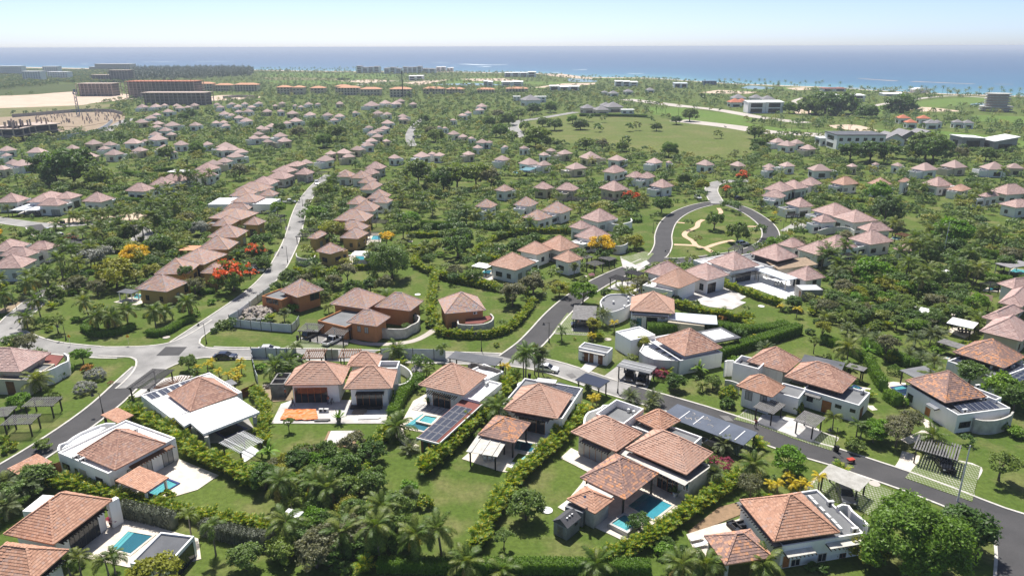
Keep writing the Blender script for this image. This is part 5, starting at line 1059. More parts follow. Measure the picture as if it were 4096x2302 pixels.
mid('the white two-storey villa','white two-storey villa with two salmon roofs behind round dark tree','w','tile_salmon',T_('f',1415,152,1530,170,1617,160,1510,105,1645,142,1700,145,1787,135,1705,83),z=5.6)
mid('the villa with white parasols','villa with rose roof beside open white parasols','w','tile_rose',T_('f',1825,152,1940,177,2047,165,1935,100))
mid('the low villa right of the parasols','long low villa with rose roof right of white parasols','w','tile_salmon',T_('f',2000,197,2120,212,2207,195,2095,160),z=3.4)
mid('the timber villa at the right edge','villa with three rose roofs and brown timber wall at right edge','w','tile_rose',T_('f',2340,207,2450,238,2580,215,2480,157,2240,242,2300,254,2392,240,2320,203,2420,302,2520,333,2622,310,2520,268))
h=mid('the four-roofed villa right of the park','white villa with four brown rose roofs right of park loop','w','tile_rose',T_('f',1060,347,1170,393,1287,360,1170,298,1005,417,1085,443,1202,435,1115,368,1205,392,1320,443,1457,415,1330,347,1345,477,1430,508,1617,500,1480,408));curve_wall(h,'f',[(1060,500),(1130,480),(1210,470),(1290,480),(1330,500)],2.4,.3,'old_white_wall')
mid('the villa left of the small lawn pool','white villa with rose roof left of small pool pergola on lawn','w','tile_rose',T_('f',1290,557,1450,605,1607,575,1455,497))
mid('the twin rose-roofed villa above palms','white villa with three rose roofs above black pool pergola','w','tile_rose',T_('f',915,632,1060,683,1197,650,1090,575,1060,592,1180,643,1317,610,1170,530,755,602,870,628,977,605,880,547))
mid('the small pavilion among palms','small open pavilion with grey-rose roof among palms','w','tile_rose',T_('f',1610,632,1700,658,1812,640,1715,583),z=3.0,annex=False)
mid('the garden pavilion by the terrace','garden pavilion with grey-rose pyramid roof beside slab pavilion','w','tile_rose',T_('f',840,817,970,870,1107,840,960,760),z=3.0,annex=False)
mid('the brown-roofed villa at the right edge','villa with three dull brown roofs and white curved wall, right edge','c','tile_rose',T_('k',2245,322,2560,395,2680,300,2480,200,2265,217,2400,253,2582,170,2470,118,2385,112,2560,145,2690,50,2600,-5),annex=False)
mid('the pool villa at the upper right edge','villa with dull rose roof at right edge above brown-roofed villa','w','tile_rose',T_('f',2400,887,2500,933,2660,900,2576,830),annex=False)
# ---------------------------------------------------------------- the many small villas of the far estate
FA={'a':"""50 797 -5 118;45 850 10 85;265 805 200 345;530 790 475 585;95 897 40 150;160 897 95 250;310 868 240 380;530 835 465 600;660 845 600 735;685 750 628 755;805 762 760 870;765 795 715 810;835 822 758 905;975 740 900 1040;1065 745 1035 1100;1025 800 960 1085;1160 712 1095 1240;1215 660 1170 1270;1140 690 1095 1195;1258 695 1225 1300;1210 785 1155 1290;1330 757 1275 1395;1270 828 1235 1300;1525 765 1478 1565;1660 768 1590 1740;1640 797 1585 1700;1715 798 1650 1760;1730 842 1665 1795;1775 815 1725 1830;1570 895 1520 1660;1650 880 1590 1720;10 940 -50 60;
1040 597 990 1095;1110 568 1065 1160;1160 612 1118 1210;1265 615 1205 1330;1150 640 1110 1190;1435 620 1385 1485;1045 490 1000 1090;1145 487 1105 1195;1210 487 1185 1235;1300 487 1270 1335;1322 500 1285 1362;1430 483 1395 1465;1235 525 1190 1275;1150 552 1115 1185;1595 480 1570 1625;1620 496 1585 1655;1705 475 1675 1735;1750 492 1720 1785;1800 475 1775 1830;1850 495 1815 1890;1905 470 1875 1935;2025 490 2000 2048;2075 470 2045 2105;2170 490 2148 2192;2215 498 2190 2240;2270 475 2235 2300;2340 478 2318 2365;2500 470 2475 2528;1965 525 1930 2010;2065 527 2035 2097;2150 535 2100 2200;2280 545 2235 2330;
1650 542 1605 1692;1706 556 1678 1742;1755 530 1725 1790;1757 570 1715 1797;1825 525 1785 1862;1810 590 1760 1860;1590 610 1560 1630;1645 608 1618 1690;1662 630 1630 1700;2175 590 2125 2228;2110 612 2075 2150;2060 625 2028 2097;2000 630 1950 2050;1950 655 1910 1990;1900 690 1858 1942;1922 648 1880 1962;1872 715 1830 1930;1948 715 1898 1998;2062 695 2005 2122;2092 730 2035 2155;1968 747 1930 2010;2410 550 2365 2455;2492 560 2455 2538;2460 590 2425 2492;2432 830 2385 2482;2392 865 2320 2467;2532 815 2490 2595;2252 895 2200 2307;2542 970 2490 2602;1380 500 1355 1410""",
'c':"""15 475 -15 42;250 468 180 312;352 460 300 397;432 465 385 478;462 450 425 500;556 475 530 592;1062 485 1010 1102;1046 515 1013 1087;960 540 928 988;920 555 885 960;850 595 828 880;748 650 733 766;790 656 770 812;296 535 250 337;366 545 330 407;480 560 435 522;484 582 445 522;366 605 320 422;232 645 200 267;342 645 300 402;300 667 252 342;256 682 220 300;292 705 250 347;250 737 205 302;220 765 150 257;360 745 325 392;20 560 -10 57;146 795 90 207;46 820 -10 107;82 850 45 147;420 860 370 472;620 838 550 692;695 840 663 727;747 840 690 792;855 685 800 902;922 710 890 967;985 728 960 1015;1062 745 1010 1112;1116 755 1085 1152;1032 790 995 1077;965 832 910 1017;1212 865 1145 1277;1372 795 1335 1412;1570 812 1528 1612;1520 842 1478 1562;1672 820 1610 1742;1412 885 1335 1502;1522 905 1460 1582;1757 915 1675 1852;1862 840 1780 1952;2057 862 1990 2132;2332 885 2265 2397;130 540 105 155;1235 790 1210 1262;2440 905 2415 2470""",
'e':"""232 897 148 297;472 908 400 532;700 925 650 752;835 912 770 892;1077 925 985 1167;1312 925 1265 1352;1486 918 1458 1517;1648 918 1605 1697;1852 918 1755 1957;2067 905 1980 2157;2362 915 2270 2457;2512 922 2450 2582;765 737 705 832;832 757 760 902;905 745 840 967;988 785 920 1052;700 950 660 745"""}
def ordn(n):
    o=['first','second','third','fourth','fifth','sixth','seventh','eighth','ninth','tenth','eleventh','twelfth','thirteenth','fourteenth','fifteenth','sixteenth','seventeenth','eighteenth','nineteenth']
    if n <= 19:return o[n-1]
    tens={2:('twentieth','twenty'),3:('thirtieth','thirty'),4:('fortieth','forty'),5:('fiftieth','fifty'),6:('sixtieth','sixty'),7:('seventieth','seventy'),8:('eightieth','eighty'),9:('ninetieth','ninety')}
    return tens[n // 10][0] if n % 10 == 0 else tens[n // 10][1]+'-'+o[n % 10-1]
far=[]
for t,txt in FA.items():
    for row in txt.replace('\n','').split(';'):
        ax,ay,xl,xr=map(float,row.split());far.append((*src(t,ax,ay),src(t,xl,0)[0],src(t,xr,0)[0]))
BANDS=[(0,440,'in the farthest villa belt below the concrete hotel'),(440,500,'in the second villa belt from the sea'),(500,560,'in the third villa belt from the sea'),(560,620,'in the fourth villa belt from the sea'),(620,690,'in the belt below the green field'),(690,3000,'in the nearest belt of small villas')]
for lo,hi,phrase in BANDS:
    grp=sorted([f for f in far if lo <= f[1] < hi])
    for n,(ax,ay,xl,xr) in enumerate(grp):
        rnd=random.Random(int(ax*7+ay));z=4.0;th=R(rnd.uniform(22,62));s=11.0
        for _ in range(3):
            c=W(ax,ay,z+.33*s);dep=PX(c)[2];s=(xr-xl)*dep/FPX/(math.cos(th)+math.sin(th))*1.02
        az=math.atan2(c.x,c.y);th2=th-az;u=Vector((math.cos(th2),math.sin(th2),0));v=Vector((-u.y,u.x,0));F0=Vector((c.x,c.y,0))-u*s/2-v*s/2
        asp=rnd.uniform(.8,1.0);rc=Rect(F0+v*s*(1-asp)/2,u,v,s,s*asp,z) if rnd.random() < .5 else Rect(F0+u*s*(1-asp)/2,u,v,s*asp,s,z);wall='white_stucco' if rnd.random() < .72 else 'cream_stucco'
        h=empty('villa',(c.x,c.y,0));tag(h,f"small rose-roofed {'white' if wall[0] == 'w' else 'cream'} villa, {ordn(n + 1)} from left {phrase}",'villa','small villas of the far estate')
        hip(h,rc,rnd.uniform(.32,.38)*min(rc.lu,rc.lv),'tile_rose',0);b=rc.inset(.07*s,z-.1);walls(h,b,-.05,z-.1,wall)
        for f in ('fl','fr'):opening(h,b,f,b.lu*.3,b.lu*.7,.6,2.6,mull=1)
        if rnd.random() < .92:
            q=Rect(b.pt(b.lu-.2,b.lv*.1,0),b.u,b.v,s*.48,b.lv*.8,3.3) if rnd.random() < .5 else Rect(b.pt(-s*.46,b.lv*.1,0),b.u,b.v,s*.48,b.lv*.8,3.3)
            block(h,q,wall,rnd.choice(('white_roof','grey_roof')));ac_unit(h,q.c(),q.u,2.95)
# ---------------------------------------------------------------- large buildings near the coast
plain('void_shade',(.36,.295,.25),(.2,.165,.14),.12,.9)  # shaded depth behind the open floors put into a darker core colour
def bigrect(t,x0,x1,yb,depth,rot=0.0):
    """front edge from pixel x0 to x1 with its foot at pixel row yb; depth in metres"""
    a,b=Q(t,(x0,yb)),Q(t,(x1,yb));d=(b-a);l=d.length;d.normalize()
    if rot:c=(a+b)/2;d=Vector((math.cos(rot),math.sin(rot),0));a=c-d*l/2
    return Rect(a,d,Vector((-d.y,d.x,0)),l,depth,0)
def ztop(t,x,yt,rc):
    k=None
    for z in np.arange(2,60,.25):
        y=PX((rc.c().x,rc.F.y,z))[1];e=abs(y-src(t,0,yt)[1])
        if k is None or e < k[0]:k=(e,z)
    return k[1]
def slab_block(label,cat,t,x0,x1,yt,yb,depth,floors,mat,style='frame',roofm=None,name='building',rot=0,cols=None):
    rc=bigrect(t,x0,x1,yb,depth,rot);H=ztop(t,(x0+x1)/2,yt,rc);root=empty(name,(rc.c().x,rc.c().y,0));tag(root,label,cat);fh=H/floors;cols=cols or max(2,int(rc.lu/5));cd=max(2,int(depth/6))
    if style == 'frame':
        core=rc.inset(min(2.2,depth*.2));MB().prism(core.poly(),0,H-.4).build('core_wall','void_shade',root)
        for k in range(1,floors+1):MB().prism(rc.poly(),fh*k-.35,fh*k).build('floor_slab',mat if k < floors else (roofm or mat),root)
        pm=MB().box((0,0,(fh-.35)/2),(.7,.7,fh-.35)).mesh('raw_concrete','column')
        for k in range(floors):
            for i in range(cols+1):
                for j in (0,cd):
                    link('column',pm,root,rc.pt(.4+(rc.lu-.8)*i/cols,.4+(rc.lv-.8)*j/cd,fh*k)-root.location)
            if roofm and k == floors-1:
                for i in range(cols):q=rc.pt(rc.lu*(i+.5)/cols,rc.lv*.3,0);MB().box((q.x,q.y,H+.8),(.4,.4,1.6)).build('starter_column','orange_form',root)
    else:
        MB().prism(rc.poly(),-.05,H).build('wall',mat,root);MB().prism(rc.inset(-.4).poly(),H,H+.5).build('roof_slab',roofm or mat,root)
        if style == 'hotel':
            for k in range(floors):
                q=Rect(rc.pt(0,-1.4,0),rc.u,rc.v,rc.lu,1.4,0);MB().prism(q.poly(),fh*k+fh-.9,fh*k+fh).build('balcony','white_paint' if mat.startswith('white') else mat,root)
        for k in range(floors):
            zs=fh*k
            for i in range(cols):opening(root,rc,'fr',rc.lu*(i+.28)/cols,rc.lu*(i+.72)/cols,zs+fh*.22,zs+fh*.66,mull=0)
            for i in range(max(1,cd // 2)):opening(root,rc,'fl',rc.lv*(i+.25)/max(1,cd // 2),rc.lv*(i+.75)/max(1,cd // 2),zs+fh*.2,zs+fh*.78,mull=0)
    front_clear(rc);return root,rc,H
slab_block('large unfinished concrete hotel with orange formwork on top floor','hotel','a',932,1440,322,445,30,7,'raw_concrete','frame','orange_form','unfinished_hotel')
slab_block('lower unfinished concrete wing in front of orange-topped hotel','building','a',1045,1520,405,498,22,4,'raw_concrete','frame',None,'unfinished_wing')
slab_block('unfinished concrete block left of the orange-topped hotel','building','a',570,832,338,432,24,5,'raw_concrete','frame',None,'unfinished_block')
slab_block('grey unfinished concrete block behind, against the pine wood','building','a',800,950,240,330,24,7,'raw_concrete','frame',None,'unfinished_block');slab_block('grey unfinished concrete block left of the pine wood, lower one','building','a',668,805,275,330,24,4,'raw_concrete','frame',None,'unfinished_block')
slab_block('pink sandy hotel by the sea above the pine wood','hotel','a',705,962,196,250,30,6,'travertine','hotel',None,'hotel');slab_block('low pink wing left of the pink seaside hotel','hotel','a',660,760,218,250,22,3,'travertine','hotel',None,'hotel_wing')
for x0,x1,yt,yb,fl,lb in ((-60,168,212,285,6,'white slab hotel at the far left edge by the sea'),(322,432,214,275,6,'white hotel block right of the far left slab hotel'),(175,308,250,330,6,'white and grey apartment block in front of far left hotel'),(357,505,254,318,5,'white and grey apartment block left of the pine wood')):
    slab_block(lb,'hotel','a',x0,x1,yt,yb,16,fl,'white_stucco','hotel',None,'hotel')
def curved_shell():
    P=smooth_path([Q('a',p) for p in ((-40,765),(60,772),(170,766),(280,740),(380,730),(462,722))],4);N=normals(P);root=empty('unfinished_building',P[len(P) // 2]);tag(root,'curved unfinished concrete building with bare columns on its deck, left edge','building');W_=26;H=9.0
    for z in (4.4,9.0):
        m=MB()
        for i in range(len(P)-1):
            a,b,c,d=P[i],P[i+1],P[i+1]+N[i+1]*W_,P[i]+N[i]*W_
            m.hexa([(a.x,a.y,z-.6),(b.x,b.y,z-.6),(c.x,c.y,z-.6),(d.x,d.y,z-.6),(a.x,a.y,z),(b.x,b.y,z),(c.x,c.y,z),(d.x,d.y,z)])
            occ_poly([a,b,c,d],1,1)
        m.build('floor_slab','raw_concrete',root)
    m=MB()
    for i in range(len(P)-1):
        a,b=P[i]+N[i]*5,P[i+1]+N[i+1]*5;m.quad((a.x,a.y,0),(b.x,b.y,0),(b.x,b.y,8.4),(a.x,a.y,8.4))
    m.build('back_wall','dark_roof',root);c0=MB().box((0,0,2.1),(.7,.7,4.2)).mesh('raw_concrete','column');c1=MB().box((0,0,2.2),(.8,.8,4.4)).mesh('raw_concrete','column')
    for i in range(0,len(P),2):
        for z in (-.1,4.4):link('column',c0,root,Vector((P[i].x,P[i].y,z))+N[i]*.5-root.location)
        for k in range(3):link('column',c1,root,Vector((P[i].x,P[i].y,9.0))+N[i]*(4+8*k)-root.location)
curved_shell()
# field of bare starter columns on the building site
root=empty('column_field',Q('a',(650,600)));tag(root,'field of bare concrete columns on the fenced building site','foundation');pm=MB().box((0,0,1.8),(.5,.5,3.2)).mesh('raw_concrete','column');pm2=MB().box((0,0,1.2),(.5,.5,2.2)).mesh('concrete','column');rnd=random.Random(5)
for k in range(110):
    q=Q('a',(rnd.uniform(270,900),rnd.uniform(556,640)));
    if q.y > 0:link('column',rnd.choice((pm,pm2)),root,q-root.location)
MB().prism([(Q('a',p).x,Q('a',p).y) for p in ((300,650),(600,660),(880,610),(860,570),(560,575),(300,600))],0,.25).build('foundation_slab','earth',root)
def wall_run(name,label,t,pts,hgt,mat,th=.25,cat='wall',seg=None,group=None,post=None):
    P=smooth_path([Q(t,p) for p in pts],4.0 if not seg else seg);root=empty(name,P[0]);tag(root,label,cat,group)
    for i in range(len(P)-1):
        m=MB();a,b=P[i],P[i+1];a2,b2=a.lerp(b,.01),a.lerp(b,.99);m.bar(Vector((a2.x,a2.y,hgt/2)),Vector((b2.x,b2.y,hgt/2)),th,hgt);m.build('panel',mat,root);occ_poly([a,b,b+Vector((.5,.5,0)),a+Vector((.5,.5,0))],1)
        if post:m=MB();m.box((a.x,a.y,(hgt+.25)/2),(.12,.12,hgt+.25));m.build('post',post,root)
    return root
wall_run('site_wall','pale block wall behind the column field on building site','a',[(90,588),(300,572),(560,550),(800,548),(905,570)],3,'concrete',.4,'wall',12);wall_run('site_wall','metal hoarding in front of the building site','a',[(420,758),(560,735),(700,708),(780,670),(830,625)],3,'metal_sheet',.2,'wall',10);wall_run('site_wall','long pale wall right of the concrete hotel','a',[(1640,448),(1760,440),(1900,446)],3,'concrete',.4,'wall',14)
def rowbuild(lst,label,name,cat,fn):
    for i,a in enumerate(lst):fn(label.format(ordn(i+1)),name,cat,*a)
def condo(label,name,cat,t,x0,x1,yr,ye,yb):
    rc=bigrect(t,x0+6,x1-6,yb,13);H=ztop(t,(x0+x1)/2,ye,rc);root=empty(name,(rc.c().x,rc.c().y,0));tag(root,label,cat,'orange-roofed condominiums');MB().prism(rc.poly(),-.05,H).build('wall','cream_stucco',root);e=rc.inset(-1.0,H);hip(root,e,2.4,'orange_tile',0).data.materials[0]=MAT['orange_tile']
    n=max(3,int(rc.lu/4));fl=max(2,int(H/3.2))
    for k in range(fl):
        for i in range(n):opening(root,rc,'fr',rc.lu*(i+.25)/n,rc.lu*(i+.75)/n,H/fl*k+.8,H/fl*k+2.5,mull=0)
condos=[('a',1455,1572,320,340,395),('a',1580,1712,332,350,395),('a',1722,1900,330,348,398),('a',2035,2142,346,366,420),('a',2150,2240,348,368,420),('a',2280,2392,350,372,412),('a',2462,2580,345,360,410),('c',0,165,347,370,425),('c',165,320,360,380,428),('c',380,542,362,380,440),('c',625,790,357,376,418),('c',795,936,362,380,416),('c',1022,1160,362,382,408),('c',1232,1406,356,376,402)]
rowbuild(condos,'cream condominium with orange hip roof, {} from left in its row','condominium','condominium',condo)
def seavilla(label,name,cat,t,x0,x1,yt,yb,fl,roofm):
    rc=bigrect(t,x0,x1,yb,16);H=ztop(t,(x0+x1)/2,yt,rc);root=empty(name,(rc.c().x,rc.c().y,0));tag(root,label,cat,'white houses by the sea');n=max(2,int(rc.lu/12));rnd=random.Random(x0)
    for i in range(n):
        q=rc.sub(i/n,(i+1)/n,0,1);hh=H*rnd.uniform(.72,1.0);MB().prism(q.inset(.15).poly(),-.05,hh).build('wall','white_stucco',root);MB().hexa([q.pt(-.3,-.6,hh),q.pt(q.lu+.3,-.6,hh),q.pt(q.lu+.3,q.lv,hh+.9),q.pt(-.3,q.lv,hh+.9),q.pt(-.3,-.6,hh+.35),q.pt(q.lu+.3,-.6,hh+.35),q.pt(q.lu+.3,q.lv,hh+1.3),q.pt(-.3,q.lv,hh+1.3)]).build('roof',roofm,root)
        for k in range(fl):opening(root,q.inset(.15),'fr',q.lu*.15,q.lu*.8,hh/fl*k+.5,hh/fl*(k+1)-.6,mull=2)
    front_clear(rc)
rowbuild([('c',140,310,208,262,4,'grey_tile'),('c',342,470,216,268,4,'grey_tile'),('c',482,622,212,262,4,'grey_tile'),('c',624,722,222,262,3,'grey_tile'),('c',726,795,210,252,4,'white_roof'),('c',803,852,220,252,3,'white_roof')],'white stepped seaside house, {} from left in the beachfront row','seaside_house','house',seavilla)
for t,x0,x1,yt,yb,fl,rm,lb in (('c',1340,1460,254,292,2,'white_roof','white cubic house by the sea left of sandy point'),('c',1228,1338,252,292,2,'white_roof','low white house left of the cubic seaside house'),('c',1206,1365,322,364,3,'white_roof','white modern house with curved roof behind orange condominiums'),('c',1074,1140,322,364,3,'white_roof','small white modern house left of the curved-roof house'),('c',525,630,284,318,2,'white_roof','small white house on the golf course near black mast'),
                                      ('c',1560,1780,360,392,1,'white_roof','long low white house right of orange condominiums'),('c',2042,2210,322,362,2,'white_roof','white flat-roofed house below the wooded headland'),('e',0,100,338,372,1,'metal_sheet','pale blue-roofed low building below the headland'),('e',1105,1405,422,472,2,'white_roof','long white house near the right beach'),('e',1095,1265,372,398,1,'red_roof','low house with brown-red roof near right beach'),
                                      ('e',540,802,470,558,2,'white_roof','white modern two-storey house beside the golf path'),('e',1545,1712,322+92,432,1,'white_roof','very low white building left of the curved beach house')):
    seavilla(lb,'house','house',t,x0,x1,yt,yb,fl,rm)
def grey_club(label,t,lst,wall,mat,z,cat='house',name='house'):
    root=empty(name,Q(t,(lst[0][0],lst[0][1]+40)));tag(root,label,cat)
    for ax,ay,xl,xr in lst:
        s=10;th=R(20)
        for _ in range(3):c=W(*src(t,ax,ay),z+.28*s);s=(src(t,xr,0)[0]-src(t,xl,0)[0])*PX(c)[2]/FPX/1.28
        az=math.atan2(c.x,c.y);u=Vector((math.cos(th-az),math.sin(th-az),0));v=Vector((-u.y,u.x,0));rc=Rect(Vector((c.x,c.y,0))-u*s/2-v*s/2,u,v,s,s,z);hip(root,rc,.28*s,'tile_far',0).data.materials[0]=MAT[mat];b=rc.inset(.06*s,z-.05);walls(root,b,-.05,z-.05,wall);opening(root,b,'fr',b.lu*.2,b.lu*.8,.4,2.7,mull=2);opening(root,b,'fl',b.lu*.2,b.lu*.8,.4,2.7,mull=2)
grey_club('clubhouse with several grey hip roofs above the green field','c',[(1840,490,1780,1900),(1940,500,1880,2010),(2030,472,1950,2110),(1975,475,1930,2030)],'travertine','grey_tile',5,'clubhouse','clubhouse');grey_club('white mansion with grey hip roof beside dark trees','c',[(1420,420,1335,1500)],'white_stucco','grey_tile',6.5,'mansion','mansion');slab_block('flat white wing of the grey-roofed mansion','house','c',1292,1345,436,470,8,2,'white_stucco','wall','white_roof','house');slab_block('flat white wing right of the grey-roofed mansion','house','c',1450,1535,438,478,8,2,'white_stucco','wall','white_roof','house');slab_block('white glass pavilion right of the clubhouse','pavilion','c',2090,2182,535,562,8,1,'white_stucco','wall','white_roof','pavilion')
grey_club('grey hip-roofed house group behind white modern house','e',[(475,415,412,540),(605,418,550,660),(690,425,635,752)],'white_stucco','grey_tile',5);grey_club('house with bright orange-red roof beside the golf path','e',[(450,447,392,512),(500,447,470,548)],'white_stucco','orange_form',5);grey_club('pair of grey-roofed houses right of dark palms','e',[(1895,602,1830,1945),(1940,605,1900,1975)],'white_stucco','grey_tile',4.5);grey_club('grey-roofed house half hidden by palms at right','e',[(2090,602,2050,2140),(2165,605,2120,2212)],'white_stucco','grey_tile',4.5);grey_club('white house with orange tiled roofs among palms','e',[(1690,566,1640,1750),(1840,570,1790,1892),(1745,600,1700,1800)],'white_stucco','orange_form',4.5);grey_club('row of grey-roofed villas right of the sandy path','c',[(1965,390,1940,1995),(2030,390,1990,2080),(2140,378,2095,2180),(2300,368,2260,2340)],'white_stucco','grey_tile',4)
r_,rc,H=slab_block('large white modern house with sloping dark roof beyond the field','house','e',1190,1545,720,828,20,2,'white_stucco','wall','dark_roof','modern_house');slab_block('low white annex left of the large white modern house','house','e',1075,1185,745,800,10,1,'white_stucco','wall','white_roof','house')
slab_block('navy blue building by the sea at the headland','building','e',216,312,322,352,14,2,'steel_blue','wall','steel_blue','building')
def gable(label,t,x0,x1,yr,ye,yb,dep,rm='grey_tile',wm='white_stucco',mono=False):
    rc=bigrect(t,x0,x1,yb,dep);H=ztop(t,(x0+x1)/2,ye,rc);Hr=ztop(t,(x0+x1)/2,yr,rc);root=empty('modern_house',(rc.c().x,rc.c().y,0));tag(root,label,'house');lu,lv=rc.lu,rc.lv
    k=lu if mono else lu/2;m=MB();m.add([rc.pt(0,0,-.05),rc.pt(lu,0,-.05),rc.pt(lu,lv,-.05),rc.pt(0,lv,-.05),rc.pt(0,0,H),rc.pt(lu,0,Hr if mono else H),rc.pt(lu,lv,Hr if mono else H),rc.pt(0,lv,H),rc.pt(lu/2,0,(H+Hr)/2 if mono else Hr),rc.pt(lu/2,lv,(H+Hr)/2 if mono else Hr)],((0,1,5,8,4),(1,2,6,5),(2,3,7,9,6),(3,0,4,7)));m.build('wall',wm,root)
    r=MB();d=Vector((0,0,.45));A,B,C=rc.pt(-.6,-1.2,H),rc.pt(lu/2,-1.2,(H+Hr)/2 if mono else Hr),rc.pt(lu+.6,-1.2,Hr if mono else H);D,E,F=rc.pt(-.6,lv,H),rc.pt(lu/2,lv,(H+Hr)/2 if mono else Hr),rc.pt(lu+.6,lv,Hr if mono else H);r.hexa([A,B,E,D,A+d,B+d,E+d,D+d]);r.hexa([B,C,F,E,B+d,C+d,F+d,E+d]);r.build('roof',rm,root);opening(root,rc,'fr',lu*.2,lu*.8,.3,H*.75,mull=3);opening(root,rc,'fl',lv*.3,lv*.7,.3,H*.7,mull=1);occ_poly(rc.poly(),1,1)
gable('white gabled modern house with dark roof, left one beyond the field','e',1548,1690,712,752,800,16);gable('dark-fronted gabled modern house, middle one beyond the field','e',1650,1800,692,740,790,16,'grey_tile','block_wall');gable('white gabled modern house, right one beyond the field','e',1775,1945,688,735,782,16);gable('white house with steep single-pitch roof, left of the pair at right','e',2108,2275,745,735,828,14,'white_roof','concrete',True);gable('white house with steep single-pitch roof, right of the pair at right','e',2346,2512,735,768,840,14,'white_roof','concrete',True)
def spiral():
    rc=bigrect('e',2330,2535,552,30);H=ztop('e',2430,418,rc);root=empty('round_tower',(rc.c().x,rc.c().y,0));tag(root,'stepped round concrete tower of open floors at the right edge','building');c=rc.c();n=7;fh=H/n;rw=rc.lu/2
    for k in range(n):
        r0=rw*(1.15 if k < 2 else .9-.02*(k % 2));pts=[(c.x+r0*math.cos(a*.2618),c.y+r0*.8*math.sin(a*.2618)) for a in range(24)];MB().prism(pts,fh*(k+1)-.9,fh*(k+1)).build('floor_slab','stone_wall',root);r1=r0*.8;MB().prism([(c.x+r1*math.cos(a*.2618),c.y+r1*.8*math.sin(a*.2618)) for a in range(24)],fh*k,fh*(k+1)-.9).build('core_wall','raw_concrete',root)
    occ_poly(rc.poly(),1,6)
spiral()
def shellroof():
    rc=bigrect('e',1765,1900,408,18);H=ztop('e',1830,376,rc);root=empty('beach_pavilion',(rc.c().x,rc.c().y,0));tag(root,'white beach house with swooping curved roof near right shore','pavilion');MB().prism(rc.inset(2).poly(),0,H*.6).build('wall','white_stucco',root);m=MB();n=12;V=[]
    for i in range(n+1):
        x=rc.lu*i/n;z=H*(.55+.45*math.sin(math.pi*(i/n)*.9+.15));V += [rc.pt(x,-1,z),rc.pt(x,rc.lv,z),rc.pt(x,-1,z+.6),rc.pt(x,rc.lv,z+.6)]
    F=[]
    for i in range(n):a,b=4*i,4*i+4;F += [(a,b,b+1,a+1),(a+2,a+3,b+3,b+2),(a,a+2,b+2,b),(a+1,b+1,b+3,a+3)]
    m.add(V,F);m.build('roof','white_roof',root,True)
shellroof()
# masts
def lattice(label,t,p,yt,mat,wid,solid=False):
    b=Q(t,p);H=5
    for z in np.arange(10,58,.25):
        if PX((b.x,b.y,z))[1] <= src(t,0,yt)[1]:H=z;break
    else:H=58
    root=empty('radio_mast',b);tag(root,label,'mast')
    if solid:MB().tube([b,b+Vector((0,0,H))],[wid,wid*.7],8).build('pole',mat,root)
    else:
        for sx,sy in ((-1,-1),(1,-1),(0,1)):MB().bar(b+Vector((sx*wid,sy*wid,0)),b+Vector((sx*wid*.6,sy*wid*.6,H)),.35).build('leg',mat,root)
        m=MB();n=int(H/3)
        for k in range(n):
            f0,f1=1-.4*k/n,1-.4*(k+1)/n;q=[(-1,-1),(1,-1),(0,1)]
            for i in range(3):a,c=q[i],q[(i+1) % 3];m.bar(b+Vector((a[0]*wid*f0,a[1]*wid*f0,H*k/n)),b+Vector((c[0]*wid*f1,c[1]*wid*f1,H*(k+1)/n)),.22)
        m.build('bracing',mat,root,fix=False)
    for k in range(5):a=k*1.256;MB().box((b.x+math.cos(a)*(wid+.5),b.y+math.sin(a)*(wid+.5),H-1.5-(k % 2)*2),(.5,.5,2.4)).build('antenna',mat,root)
lattice('blue lattice mast standing in the sandy site','a',(585,580),382,'steel_blue',1.3);lattice('black telecom mast rising above orange-roofed condominiums','c',(482,445),245,'metal_dark',.7,True)
